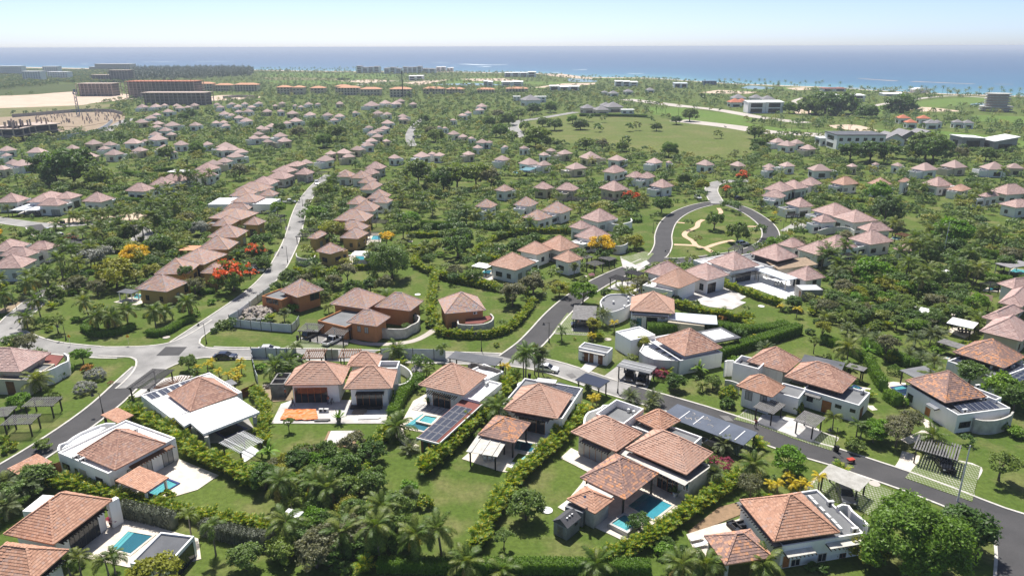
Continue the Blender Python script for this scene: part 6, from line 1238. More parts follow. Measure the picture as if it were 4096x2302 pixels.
# ================================================================== SMALLER THINGS
# pergolas, carports, pools and canopies further back
PG=[('left of two black slatted carports by the white pickup','g',(2192,310),(2340,325),(2382,262),2.6,11,'u','grey_wood'),('right of two black slatted carports, over the white pickup','g',(2386,338),(2530,352),(2590,295),2.6,11,'u','grey_wood'),
      ('upper of two black pergolas on the lower left verge','g',(165,865),(385,870),(452,800),2.6,13,'u','grey_wood'),('lower of two black pergolas on the lower left verge','g',(3,1005),(225,1002),(300,925),2.6,13,'u','grey_wood'),('black pergola cut by the left edge on the verge','g',(-60,945),(55,945),(95,872),2.6,9,'u','grey_wood'),
      ('rusty slatted carport with blue sheet behind the metal fence','g',(2222,515),(2380,517),(2398,448),2.8,10,'u','brown_wood'),('rusty slatted carport right of the fence gate','m4',(1130,252),(1405,250),(1425,135),2.8,9,'u','brown_wood'),
      ('grey slatted carport over black car beside the bottom right street','l',(1755,170),(2090,262),(2130,150),2.7,16,'u','grey_wood'),('pale lattice pergola over silver car, bottom right','l',(1060,365),(1365,488),(1450,400),2.7,16,'v','pale_wood'),
      ('tall black pergola beside park road, left of three','m8',(372,460),(548,500),(645,465),2.9,11,'v','black_wood'),('black pergola beside park road, back one of three','m8',(552,402),(730,438),(822,405),2.9,11,'v','black_wood'),('small low black pergola beside park road, right of three','m8',(690,480),(775,503),(880,465),2.7,9,'v','black_wood'),
      ('dark pergola over drive below yellow tree, left one','m8',(122,285),(222,325),(332,290),2.7,10,'v','grey_wood'),('dark pergola under the yellow tree, right one','m8',(262,232),(398,265),(482,235),2.7,10,'v','grey_wood'),('small dark pergola behind the yellow tree','m8',(70,215),(130,240),(205,215),2.7,8,'v','grey_wood'),
      ('black pergola beside blue pool right of the lane','d',(202,535),(312,540),(322,508),2.6,10,'v','black_wood'),('black pergola on terrace right of the lane villas','d',(245,442),(355,447),(372,418),2.6,10,'v','black_wood'),('upper black lane-side pergola right of the lane','b',(2215,500),(2330,505),(2340,482),2.6,9,'u','black_wood'),('lower black lane-side pergola right of the lane','b',(2175,540),(2290,545),(2305,520),2.6,9,'u','black_wood'),
      ('upper black carport left of lane near three-roofed villa','b',(1972,400),(2070,405),(2080,382),2.7,9,'u','black_wood'),('lower black carport left of lane near three-roofed villa','b',(1985,432),(2075,440),(2085,415),2.7,9,'u','black_wood'),('upper black carport beside white SUV on the lane','b',(1768,730),(1895,735),(1912,700),2.7,10,'u','black_wood'),('lower black carport beside white SUV on the lane','b',(1752,782),(1845,787),(1868,748),2.7,10,'u','black_wood'),
      ('black pool pergola among palms at right','f',(1205,680),(1290,700),(1398,690),2.7,9,'v','black_wood'),('brown slatted pergola over small lawn pool','f',(1612,525),(1700,545),(1765,535),2.8,9,'v','brown_wood'),('black pergola over pool at the upper right edge','f',(2230,885),(2330,912),(2440,905),2.6,9,'v','black_wood'),('brown thatched pergola with log roof at right edge','k',(2172,80),(2340,102),(2375,62),2.6,12,'v','thatch'),
      ('dark pergola beside the lane top villa','b',(2290,80),(2370,85),(2420,65),2.6,9,'u','black_wood'),('dark long carport below cream walled villa','d',(1650,272),(1790,285),(1858,258),2.7,10,'v','black_wood'),('dark long carport left of red-flowered tree','d',(1930,268),(2020,280),(2062,262),2.7,10,'v','black_wood'),('black carport beside young palms, right of park','f',(815,385),(870,395),(930,378),2.7,8,'v','black_wood'),('dark carport at the bottom of the park loop','f',(385,640),(470,650),(545,620),2.7,9,'v','grey_wood')]
for lb,t,L,F,Rr,z,n,al,mt in PG:pergola(lb,t,L,F,Rr,z,n,al,mt,pm='black_wood' if mt != 'thatch' else 'brown_wood',slat=.2 if n > 14 and al == 'u' else .17,cat='pergola',group='slatted pergolas and carports')
canopy('large black flat carport behind solar pavilion villa','m3',(605,100),(1300,205) if False else (1230,200),(1325,105),2.8,'dark_roof');canopy('old grey corrugated carport with dark car inside','i',(1722,232),(1900,240),(1915,135),2.7,'grey_wood');canopy('dark sheet carport over two black cars','i',(2072,560),(2300,632),(2330,575),2.8,'grey_roof',seams=2)
pergola('blue solar-topped carport with pale rafters beside street','i',(1738,690),(1930,740),(2018,692),2.7,12,'v','pale_wood',pm='black_wood',top='solar');canopy('small dark sheet canopy behind white-slab villa','m5',(1965,222),(2060,262),(2152,240),2.6,'grey_roof');canopy('white tent canopy on black posts beside white villa','d',(985,760),(1095,778),(1150,750),2.7,'white_roof');canopy('white slatted square canopy over raised pool right of ochre villa','d',(103,680),(225,682),(238,650),2.6,'white_roof')
canopy('black-tiled pool shed beside the small lawn pool','g',(848,35),(965,45),(1035,20),2.4,'dark_roof',posts='white_stucco');canopy('white sheet canopy in the right-hand jungle','k',(1728,175),(1852,202),(1902,160),2.6,'white_roof');canopy('white flat dining canopy near brown-roofed villa','k',(2002,262),(2200,302),(2260,262),2.8,'white_roof');canopy('white boxy pavilion at the left, on lawn among hedges','a',(1243,984),(1350,990),(1385,975),2.8,'white_roof');canopy('grey roofed terrace at right edge above hedge','f',(2365,740),(2480,775),(2640,745),3.2,'grey_tile',posts='travertine');canopy('orange awning left of ochre villa','b',(1320,642),(1440,645),(1480,610),3.0,'orange_tile',posts='brown_wood')
canopy('teal-roofed pool kiosk beyond the dark trees','c',(1342,972),(1415,980),(1440,958),3.0,'teal_paint');canopy('left pale carport behind the left roundabout','b',(92,345),(180,350),(248,305),2.6,'metal_sheet');canopy('right pale carport behind the left roundabout','b',(190,345),(290,350),(320,320),2.6,'metal_sheet');canopy('dark pool canopy near clipped hedges at right','m7',(1120,210),(1400,300),(1490,255),2.6,'grey_wood')
for lb,t,pts,fl in (('bright blue lawn pool beside the ochre villa','g',[(970,78),(1000,40),(1052,45),(1035,85)],'pool_pale'),('rectangular turquoise pool right of the lane','d',[(240,568),(258,535),(318,535),(318,568)],'pool_teal'),('raised turquoise pool under white slatted canopy','d',[(120,716),(130,685),(200,685),(210,716)],'pool_teal'),('dark pool under the white tent canopy','d',[(1045,815),(1085,785),(1145,790),(1120,826)],'pool_deep'),('turquoise pool under black pergola among palms','f',[(1300,745),(1325,715),(1405,722),(1385,750)],'pool_teal'),('small pale pool under brown pergola on lawn','f',[(1590,560),(1610,543),(1705,555),(1690,572)],'pool_pale'),('turquoise pool under black pergola at right edge','f',[(2270,940),(2310,915),(2420,925),(2400,950)],'pool_teal'),('pale pool at the right edge terrace','f',[(2460,800),(2500,775),(2600,790),(2580,820)],'pool_pale'),('pale pool beside teal-roofed kiosk','c',[(1285,995),(1310,978),(1360,985),(1340,1003)],'pool_pale'),('turquoise pool at top right above log pergola','k',[(2290,15),(2320,-5),(2420,5),(2390,28)],'pool_teal'),('dark teal pool below right-edge villa','m7',[(1200,425),(1230,400),(1310,405),(1280,435)],'pool_deep')):pool(lb,t,pts,fl)
# fences
wall_run('metal_fence','grey corrugated metal fence beside dark blue car','m4',[(25,258),(215,262),(350,262),(480,265),(600,270)],2.3,'metal_sheet',.05,'fence',2.4,None,'metal_dark');wall_run('metal_fence','grey metal fence continuing towards the black carport','m4',[(1690,270),(1830,262),(2100,270),(2370,278),(2520,288)],2.3,'metal_sheet',.05,'fence',2.4,None,'metal_dark');wall_run('metal_fence','metal side fence running from street past white-slab villa','m4',[(25,258),(45,380),(75,520),(110,610)],2.0,'metal_sheet',.05,'fence',2.4,None,'metal_dark')
wall_run('site_fence','low corrugated fence round the demolition rubble','g',[(1700,285),(1850,303),(2000,318),(2150,330),(2205,262)],2.0,'metal_sheet',.06,'fence',2.6,None,'metal_dark');wall_run('site_fence','mesh fence along the lane beside demolition rubble','g',[(1690,262),(1760,222),(1840,160),(1900,110),(1990,45)],2.0,'metal_sheet',.05,'fence',3,None,'metal_dark');wall_run('timber_fence','dark timber fence right of white-slab villa','m5',[(2200,405),(2280,370),(2360,330)],1.8,'brown_wood',.06,'fence',.4);wall_run('timber_gate','pale timber gate panels between rusty carports','m4',[(965,275),(1060,275),(1145,275)],2.2,'pale_wood',.06,'gate',2.5,None,'brown_wood')
wall_run('timber_fence','dark timber fence beside tiled canopy at left','h',[(375,350),(420,345),(460,330)],1.6,'brown_wood',.06,'fence',.4)
# block-work annex, rubble, boulders
h=empty('block_annex',Q('m4',(350,720)));tag(h,'roofless grey concrete-block annex beside villa under renovation','building');rc=rect('m4',(265,590),(435,590),(520,450),2.8);m=MB();a,b,z=rc.lu,rc.lv,2.8
for n_,(p,q) in enumerate((((0,0),(0,b)),((0,0),(a,0)),((a,0),(a,b)),((0,b),(a,b)),((a/2,0),(a/2,b)))):MB().bar(rc.pt(*p,z/2-.05*n_/5),rc.pt(*q,z/2-.05*n_/5),.25,z-.1*n_/5).build('block_wall','block_wall',h)
occ_poly(rc.poly(),1)
def rocks(name,label,cat,t,polyc,n,r0,r1,mat,heap=0.0,seed=1):
    rnd=random.Random(seed);c=Q(t,polyc[0]);e=Q(t,polyc[1]);rad=(e-c).length;root=empty(name,c);tag(root,label,cat);base=[]
    for k in range(3):
        m=MB();V=[];ph=[rnd.uniform(.75,1.2) for _ in range(14)]
        for zz,rr in ((-.5,.5),(0,1),(.45,.8),(.75,.3)):
            V += [(rr*ph[(i+int(zz*7)) % 14]*math.cos(i*1.0472),rr*ph[(i*3+int(zz*5)) % 14]*math.sin(i*1.0472),zz*ph[i % 14]) for i in range(6)]
        F=[(r*6+i,r*6+(i+1) % 6,(r+1)*6+(i+1) % 6,(r+1)*6+i) for r in range(3) for i in range(6)]+[tuple(range(18,24))];m.add(V,F);base.append(m.mesh(mat,'stone'))
    for k in range(n):
        a,q=rnd.random()*6.283,rad*math.sqrt(rnd.random());s=rnd.uniform(r0,r1);p=Vector((q*math.cos(a),q*math.sin(a),heap*(1-q/rad)*rnd.uniform(.6,1.1)+s*.3));o=link('stone',rnd.choice(base),root,p);o.scale=(s,s*rnd.uniform(.6,1.1),s*rnd.uniform(.5,.9));o.rotation_euler=(rnd.random(),rnd.random(),rnd.random()*6)
rocks('rubble_heap','pale rubble heap inside the low corrugated fence','rubble','g',((1890,195),(2010,205)),220,.15,.7,'rubble',1.8,3);rocks('rock_pile','pile of white rocks beside areca hedge behind salmon roof','rocks','m4',((2170,415),(2250,425)),60,.2,.6,'boulder',.4,4);rocks('rubble_heap','small grey debris heap beside villa under renovation','rubble','m4',((230,640),(290,660)),40,.1,.4,'rubble',.4,5);rocks('rock_border','ring of pale stones round white well cover on lawn','rocks','d',((1195,640),(1230,640)),40,.12,.3,'boulder',0,6)
pm=MB().box((0,0,.5),(1.0,1.0,1.0)).mesh('block_wall','pallet')
for i in range(4):o=link('block_pallet',pm,None,Q('g',(1870+38*i,252+5*(i % 2))));o.rotation_euler=(0,0,.3);tag(o,f'grey block pallet beside the rubble, {ordn(i + 1)} from left','pallet','block pallets')
# tarpaulin over pool, timber pile, slab lid
h=empty('tarpaulin',Q('m4',(640,990)));tag(h,'bright orange tarpaulin spread over the pool at renovated villa','tarpaulin');A,B,C,D=[Q('m4',p,.2) for p in ((385,1060),(880,1060),(850,925),(455,925))];m=MB();n=14;rnd=random.Random(2);V=[tuple(A.lerp(B,i/n).lerp(D.lerp(C,i/n),j/n)+Vector((rnd.uniform(-.1,.1),rnd.uniform(-.1,.1),.12+rnd.uniform(0,.14)))) for j in range(n+1) for i in range(n+1)];m.add(V,[(j*(n+1)+i,j*(n+1)+i+1,(j+1)*(n+1)+i+1,(j+1)*(n+1)+i) for j in range(n) for i in range(n)]);m.build('sheet','tarp',h)
def pile(name,label,cat,t,a,b,n,w,mat,hz=.12):
    A,B=Q(t,a),Q(t,b);root=empty(name,A);tag(root,label,cat);d=(B-A).normalized();s=Vector((-d.y,d.x,0))
    for k in range(n):q=s*(k % 4)*(w+.03)+Vector((0,0,.2+hz*(k // 4)));MB().bar(A+q,B+q+d*(.1*((k*3) % 4)),w,hz*.9).build('board',mat,root)
pile('timber_pile','stack of dark timber boards in front of right-hand doors','timber','m4',(1290,925),(1680,930),12,.25,'black_wood');pile('timber_pile','white boards lying on pale paving by clipped hedge','timber','m4',(1390,1055),(1660,1045),4,.3,'white_paint');pile('timber_pile','dark beams lying at the edge of terrace near tarpaulin','timber','m4',(830,1085),(1010,1082),6,.2,'grey_wood');pile('plywood','brown plywood sheet leaning on the timber stack','plywood','m4',(1310,980),(1470,985),4,.5,'thatch',.05);pile('block_stack','brown drainage pipes stacked behind block annex','pipes','m4',(415,440),(540,400),4,.4,'brown_wood',.4)
h=empty('cistern_lid',Q('m4',(1150,1290)));tag(h,'pale square concrete cistern top on lawn in gravel ring','cistern');rc=rect('m4',(975,1345),(1300,1350),(1345,1192),.45);MB().prism(rc.poly(),0,.45).build('lid','pale_paving',h);MB().prism(rc.sub(.02,.25,.2,.5).poly(),.45,.6).build('hatch','concrete',h);MB().prism(rc.inset(-.6).poly(),-.02,.06).build('gravel_ring','gravel',h)
for lb,t,p in (('white round well cover with red stripe on lawn by areca hedge','k',(642,138)),('white plate on lawn behind orange villas','d',(590,972)),('white plate on lawn right of areca hedge, near shed','j',(1543,627)),('pale cover on lawn near ringed stones','d',(1195,632)),('pale cover on dry lawn near lane pool','d',(538,582)),('pale green utility lid on left lawn','g',(1225,367)),('pale green utility lid beside street right','l',(1475,432)),('pale lid on lawn by junction hut','i',(1990,382)),('green utility lids by park villa drive, left','m8',(110,445)),('green utility lid by park villa drive, near','m8',(112,490))):disc('utility_cover',t,p,.8,.12,'white_paint' if 'white' in lb else 'pale_path',lb,'cover')
h=empty('pump_shed',Q('h',(2150,720)));tag(h,'small white pump shed with brown slatted door in jungle','shed');rc=block(h,rect('h',(2095,640),(2190,680),(2222,632),2.4),'white_stucco','white_roof',.05);opening(h,rc,'fl',.3,rc.lv-.3,.06,2.1,kind='door',frame='brown_wood',pane='brown_wood',mull=0)
h=empty('water_tank',Q('f',(2000,830)));tag(h,'white box tank on lawn between clipped hedges, right','tank');block(h,rect('f',(1948,800),(2015,818),(2060,800),2.4),'white_stucco','white_roof',.05)
# stepping pads beside plunge pool
h=empty('paver_grid',Q('j',(1320,290)));h['kind']='structure';rc=rect('j',(1235,330),(1335,355),(1420,225),.12)
for i in range(6):
    for j in range(3):
        if i > 2 and j > 0:continue
        MB().prism(rc.sub(i/6+.02,(i+1)/6-.02,j/3+.03,(j+1)/3-.03).poly(),.12,.17).build('paver','white_roof',h)
MB().prism(rc.poly(),.0,.125).build('turf','lawn',h)
h=empty('paver_terrace',Q('m3',(420,720)));h['kind']='structure';rc=rect('m3',(150,760),(560,850),(660,760),.14)
for i in range(4):
    for j in range(6):MB().prism(rc.sub(i/4+.015,(i+1)/4-.015,j/6+.01,(j+1)/6-.01).poly(),.1,.165).build('paver','pale_paving',h)
MB().prism(rc.poly(),.05,.145).build('joint','dark_roof',h)
# lounge furniture
def lounger(label,t,p,rz,mat='white_paint'):
    b=Q(t,p,.12);o=empty('sun_lounger',b,rz);tag(o,label,'sun lounger','sun loungers');MB().box((0,0,.34),(1.3,.62,.08)).mesh(mat);link('seat',MB().box((-.3,0,.34),(1.3,.62,.08)).mesh(mat),o);q=MB();q.hexa([(.35,-.31,.3),(1.0,-.31,.62),(1.0,.31,.62),(.35,.31,.3),(.35,-.31,.38),(.98,-.31,.7),(.98,.31,.7),(.35,.31,.38)]);link('backrest',q.mesh(mat),o);lm=MB().box((0,0,.15),(.06,.06,.3)).mesh(mat)
    for x in (-.85,.3):
        for y in (-.26,.26):link('leg',lm,o,(x,y,0))
lounger('grey sun lounger nearest the patio edge, bottom right','l',(195,890),.3,'ac_white');lounger('grey sun lounger further from the patio edge, bottom right','l',(165,845),.3,'ac_white');lounger('pale sun lounger beside plunge pool wall','m3',(1890,1120),1.2);lounger('white sun lounger under white slatted canopy, left of pool','d',(90,690),.2);lounger('white sun lounger left of the raised pool','d',(85,725),.2)
def sofa(label,t,p,rz):
    b=Q(t,p,.12);o=empty('outdoor_sofa',b,rz);tag(o,label,'sofa');link('seat',MB().box((0,0,.25),(2.0,.8,.42)).mesh('rattan'),o);link('backrest',MB().box((0,.45,.45),(2.0,.18,.8)).mesh('rattan'),o)
    for s in (-1,1):link('armrest',MB().box((s*1.08,.05,.35),(.16,.9,.62)).mesh('rattan'),o)
    for s in (-1,0,1):link('cushion',MB().box((s*.65,0,.5),(.6,.7,.1)).mesh('cloth_dark'),o)
sofa('black rattan sofa on patio left of the big hip roof','l',(485,755),.35);sofa('black rattan armchair facing the rattan sofa','l',(440,765),-1.2)
def table_set(label,t,p,rz,m1='white_paint'):
    b=Q(t,p,.12);o=empty('dining_table',b,rz);tag(o,label,'dining table');link('tabletop',MB().box((0,0,.74),(2.4,1.0,.06)).mesh(m1),o);lm=MB().box((0,0,.36),(.08,.08,.72)).mesh(m1)
    for x in (-1,1):
        for y in (-.4,.4):link('leg',lm,o,(x*1.05,y,0))
    for i in range(6):
        x,s=-.75+.75*(i % 3),-1 if i < 3 else 1;c=empty('dining_chair',b+Vector((math.cos(rz)*x-math.sin(rz)*s*.85,math.sin(rz)*x+math.cos(rz)*s*.85,0)),rz+(0 if s > 0 else math.pi));tag(c,f"chair on the {'far' if s > 0 else 'near'} side of {label}, {ordn(i % 3 + 1)} from left"[:110],'chair','dining chairs');link('seat',MB().box((0,0,.45),(.45,.45,.05)).mesh(m1),c);link('backrest',MB().box((0,.22,.72),(.45,.04,.5)).mesh(m1),c);l2=MB().box((0,0,.21),(.04,.04,.42)).mesh(m1)
        for x2 in (-.2,.2):
            for y2 in (-.2,.2):link('leg',l2,c,(x2,y2,0))
table_set('white table under bamboo pergola','m3',(1150,1380),.1);table_set('dark table under dining canopy','k',(2130,335),-.2,'black_wood');table_set('pale table under slab pavilion','m8',(2330,550),-.3,'pale_wood')
def parasol(label,t,p):
    b=Q(t,p);o=empty('parasol',b);tag(o,label,'parasol','white parasols');MB().tube([(0,0,0),(0,0,2.5)],.04,6).mesh('metal_dark');link('pole',MB().tube([(0,0,0),(0,0,2.5)],.04,6).mesh('metal_dark'),o);m=MB();m.add([(0,0,2.9)]+[(1.7*math.cos(k*.785),1.7*math.sin(k*.785),2.35) for k in range(8)],[(0,k+1,(k+1) % 8+1) for k in range(8)]);link('canopy',m.mesh('umbrella',fix=False),o)
parasol('left open white parasol below upper right villa','f',(1965,228));parasol('right open white parasol below upper right villa','f',(2010,230))
def pot(label,t,p,mat='terracotta_pot',leaf='leaf_tree',s=1.0):
    b=Q(t,p,.12);o=empty('potted_plant',b);tag(o,label,'potted plant');link('pot',MB().tube([(0,0,0),(0,0,.6*s)],[.22*s,.34*s],10).mesh(mat),o);m=MB();rnd=random.Random(label)
    for k in range(60):a,e,l=rnd.random()*6.28,rnd.uniform(.3,1.4),rnd.uniform(.5,1.1)*s;d=Vector((math.cos(a)*math.cos(e),math.sin(a)*math.cos(e),math.sin(e)));q=Vector((-math.sin(a),math.cos(a),0))*.06*s;c=Vector((0,0,.6*s));m.quad(c-q*.4,c+q*.4,c+d*l+q,c+d*l-q)
    link('foliage',m.mesh(leaf,fix=False),o)
pot('dark tall pot by glass doors of solar pavilion villa','m3',(365,700));pot('white pot with bushy plant beside five-roofed villa pool','m2',(1605,1235),'white_paint','leaf_tree',1.1);pot('red-leaved potted plant at bottom-left glass front','h',(825,740),'terracotta_pot','flower_magenta');pot('slim potted tree on terrace right of tarpaulin','m4',(1145,1090),'grey_wood','leaf_bright',1.4)
def bin_(label,t,p):
    b=Q(t,p);o=empty('waste_bin',b);tag(o,label,'bin','waste bins');link('body',MB().tube([(0,0,0),(0,0,1.0)],[.26,.34],8).mesh('rubber'),o);link('lid',MB().tube([(0,0,1.0),(0,0,1.08)],[.37,.33],8).mesh('rubber'),o)
bin_('black bin beside street lamp below twin carports','l',(1198,195));bin_('black bin under grey slatted carport, bottom right','l',(2052,372));bin_('black bin at left carport by white pickup','g',(2192,385));bin_('black bin between the two carports','g',(2283,395));bin_('black bin beside plunge pool villa fence','m3',(1665,365));bin_('black bin at right end of black carport','m3',(1322,270));bin_('left black bin beside park young palms','f',(870,460));bin_('right black bin beside park young palms','f',(905,472))
# street lamps
def lamp(label,t,p,ytop,side=-1,arm=1.2):
    b=Q(t,p);H=4.5
    for z in np.arange(2.5,9,.05):
        if PX((b.x,b.y,z))[1] <= src(t,0,ytop)[1]:H=float(z);break
    o=empty('street_lamp',b);tag(o,label,'street lamp','black street lamps');link('pole',MB().tube([(0,0,0),(0,0,.9),(0,0,1.0),(0,0,H)],[.14,.12,.07,.055],8).mesh('metal_dark'),o);link('base',MB().tube([(0,0,0),(0,0,.35)],[.2,.15],8).mesh('metal_dark'),o);link('arm',MB().tube([(0,0,H-.1),(side*arm*.5,0,H),(side*arm,0,H-.05)],.045,6).mesh('metal_dark'),o);hd=link('lamp_head',MB().tube([(side*arm,0,H-.05),(side*arm,0,H-.3),(side*arm,0,H-.55)],[.06,.16,.34],10).mesh('metal_dark'),o);link('lens',MB().tube([(side*arm,0,H-.56),(side*arm,0,H-.6)],.26,10).mesh('lamp_white'),hd)
for a in (('street lamp beside dark road left of white-slab villa','m5',(610,590),345),('street lamp on the junction corner beside lane','g',(1520,412),262),('street lamp on left lawn behind yellow sign','g',(487,385),272),('street lamp by far left road among palms','g',(150,270),110),('street lamp beside asphalt road near dark carport','i',(1556,402),255),('street lamp on lawn left of the asphalt junction','i',(1060,468),322),('street lamp beside street near two black cars','i',(2062,775),600,1),('street lamp beside street below twin carports','l',(1178,190),15),('street lamp beside the lane near ochre villa','b',(2118,735),615),('street lamp at park road corner','m8',(1072,285),140),('street lamp at end of the left roundabout','b',(1003,515),485,1),('street lamp halfway up the lane by white flat roofs','b',(2228,320),268),('street lamp by palms right of park','f',(800,520),420),('street lamp beside park loop, left','d',(2322,520),440,1)):lamp(*a)
def utility_pole(label,t,p,ytop):
    b=Q(t,p);H=8
    for z in np.arange(5,30,.1):
        if PX((b.x,b.y,z))[1] <= src(t,0,ytop)[1]:H=float(z);break
    o=empty('utility_pole',b);tag(o,label,'pole');link('pole',MB().tube([(0,0,0),(0,0,H)],[.13,.08],8).mesh('ac_white'),o);link('crossarm',MB().box((0,0,H-.3),(.7,.1,.1)).mesh('metal_dark'),o)
utility_pole('tall slim grey pole beside bottom right street','l',(2085,560),150);utility_pole('tall slim pole among palms at the right','f',(1975,715),440)
def sign(label,t,p,ytop):
    b=Q(t,p);o=empty('road_sign',b);tag(o,label,'road sign','yellow road signs');link('post',MB().tube([(0,0,0),(0,0,2.2)],.04,6).mesh('chrome'),o);pl=link('plate',MB().add([(0,-.03,1.75),(.45,-.03,2.2),(0,-.03,2.65),(-.45,-.03,2.2),(0,.0,1.75),(.45,.0,2.2),(0,.0,2.65),(-.45,.0,2.2)],((0,1,2,3),(7,6,5,4),(0,4,5,1),(1,5,6,2),(2,6,7,3),(3,7,4,0))).mesh('yellow_sign'),o);link('symbol',MB().box((0,-.035,2.2),(.1,.01,.4)).mesh('rubber'),pl)
sign('left yellow diamond sign on lawn beside junction road','g',(520,425),345);sign('right yellow diamond sign on lawn beside junction road','g',(950,425),345)
def notice(label,t,p):
    b=Q(t,p);o=empty('notice_board',b);tag(o,label,'notice board');[link('post',MB().box((x,0,.9),(.1,.1,1.8)).mesh('metal_dark'),o) for x in (-.8,.8)];link('board',MB().box((0,-.06,1.5),(2.0,.08,1.3)).mesh('cloth_dark'),o)
notice('dark notice board on the roundabout island','b',(465,465))
# ---------------------------------------------------------------- vehicles
def car(label,t,p,heading,paint,kind='suv',cat='car',name='car',z=0.0):
    """heading: angle of the nose in the ground plane; body lofted from cross-sections"""
    b=Q(t,p,z);o=empty(name,b,heading);tag(o,label,cat)
    L,Wd,Hh={'sedan':(4.8,1.85,1.45),'suv':(4.6,1.9,1.7),'pickup':(5.4,1.95,1.82),'van':(5.0,1.95,2.1),'jeep':(4.2,1.85,1.8),'cart':(2.4,1.2,1.8)}[kind]
    # side profile of the lower body
    if kind == 'sedan':prof=[(-.5,.42),(-.49,.78),(-.36,.9),(-.1,.92),(.22,.9),(.42,.8),(.5,.62),(.5,.35)];cab=[(-.40,.9),(-.24,1.0),(.06,1.0),(.24,.9)]
    elif kind == 'pickup':prof=[(-.5,.5),(-.5,.95),(-.12,.97),(.2,1.0),(.44,.95),(.5,.75),(.5,.42)];cab=[(-.16,.97),(-.10,1.0),(.12,1.0),(.24,.97)]
    elif kind == 'van':prof=[(-.5,.45),(-.5,1.0),(.2,1.0),(.4,.9),(.5,.7),(.5,.4)];cab=[(-.49,1.0),(-.46,1.0),(.22,1.0),(.38,.9)]
    else:prof=[(-.5,.45),(-.5,.95),(-.1,.98),(.2,.97),(.42,.88),(.5,.68),(.5,.4)];cab=[(-.48,.95),(-.40,1.0),(.04,1.0),(.22,.97)]
    m=MB();n=len(prof);hb=.32
    for s,f in ((-1,.94),(-.86,1),(.86,1),(1,.94)):
        yy=s*Wd/2;m.v += [(x*L,yy,(hb+(zz-hb)*(f if zz > .6 else 1))) for x,zz in prof]
    for k in range(3):
        for i in range(n-1):m.f.append((k*n+i,k*n+i+1,(k+1)*n+i+1,(k+1)*n+i))
        m.f.append((k*n+n-1,k*n,(k+1)*n,(k+1)*n+n-1))
    m.f.append(tuple(range(n)));m.f.append(tuple(3*n+i for i in reversed(range(n))));bd=link('body',m.mesh(paint),o)
    zt=Hh;zb=cab[0][1]-.02;w0,w1=Wd/2*.93,Wd/2*.76
    xs=[c[0]*L for c in cab];g=MB();g.hexa([(xs[0],-w0,zb),(xs[3],-w0,zb),(xs[3],w0,zb),(xs[0],w0,zb),(xs[1],-w1,zt-.06),(xs[2],-w1,zt-.06),(xs[2],w1,zt-.06),(xs[1],w1,zt-.06)]);link('window_glass',g.mesh('car_glass'),o)
    r=MB();r.hexa([(xs[1]-.05,-w1-.03,zt-.08),(xs[2]+.05,-w1-.03,zt-.08),(xs[2]+.05,w1+.03,zt-.08),(xs[1]-.05,w1+.03,zt-.08),(xs[1]+.05,-w1*.9,zt),(xs[2]-.05,-w1*.9,zt),(xs[2]-.05,w1*.9,zt),(xs[1]+.05,w1*.9,zt)]);rf=link('roof',r.mesh(paint),o)
    pl=MB()
    for s in (-1,1):
        for (xa,xb) in ((xs[0],xs[1]),(xs[3],xs[2]),((xs[0]+xs[3])/2,(xs[1]+xs[2])/2)):pl.bar((xa,s*w0*1.005,zb),(xb,s*w1*1.02,zt-.05),.08,.06)
    link('pillar',pl.mesh(paint),rf)
    if kind == 'pickup':link('load_bed',MB().box((-.32*L,0,.975),(.3*L,Wd*.78,.02)).mesh('rubber'),bd)
    wr=.34 if kind != 'cart' else .22;wm=MB().tube([(0,-.11,0),(0,.11,0)],wr,14).mesh('rubber','tyre');rm=MB().tube([(0,-.125,0),(0,.125,0)],wr*.6,10).mesh('chrome','rim')
    for x in (-.31,.32):
        for s in (-1,1):wobj=link('wheel',wm,o,(x*L,s*(Wd/2-.1),wr));link('rim',rm,wobj)
    for s in (-1,1):link('headlight',MB().box((.495*L,s*Wd*.36,.68),(.06,.32,.16)).mesh('lamp_white'),o);link('tail_light',MB().box((-.497*L,s*Wd*.38,.78),(.05,.22,.2)).mesh('lamp_red'),o)
    occ_poly([b+Vector((x,y,0)) for x,y in ((-2,-2),(2,-2),(2,2),(-2,2))],1)
    return o
car('dark blue sedan parked on the street beside grey fence','g',(1660,520),0.02,'car_navy','sedan');car('white car half hidden behind the grey metal fence','g',(1975,470),0.03,'car_white','sedan');car('white pickup truck parked under slatted carport','g',(2450,405),1.05,'car_white','pickup','pickup','pickup_truck');car('black jeep parked under the left slatted carport','g',(2292,360),1.0,'car_black','jeep','car','jeep')
car('left of two black cars under dark sheet carport','i',(2150,665),-1.85,'car_black','suv');car('right of two black cars under dark sheet carport','i',(2240,695),-1.85,'car_black','suv');car('dark SUV under the old grey corrugated carport','i',(1790,285),3.1,'car_grey','suv');car('black SUV under grey slatted carport, bottom right','l',(1978,300),-1.75,'car_black','suv');car('dark shiny car under pale lattice pergola, bottom right','l',(1258,535),-1.75,'car_grey','suv');car('black car in shade of the solar-sheeted carport','m2',(2065,610),2.4,'car_black','suv')
car('white SUV parked beside the lane near flame tree','b',(1885,808),0.15,'car_white','suv');car('white pickup beside white flat roofs on the lane','b',(2130,298),0.1,'car_white','pickup','pickup','pickup_truck');car('white SUV driving at the lane top','b',(2332,158),-1.2,'car_white','suv');car('white SUV beside the left roundabout','b',(432,548),2.6,'car_white','suv');car('orange pickup truck with loaded bed at left roundabout','b',(512,562),0.2,'car_orange','pickup','pickup','pickup_truck');car('pale golf cart above the white SUV at left','b',(350,515),2.6,'car_silver','cart','golf cart','golf_cart')
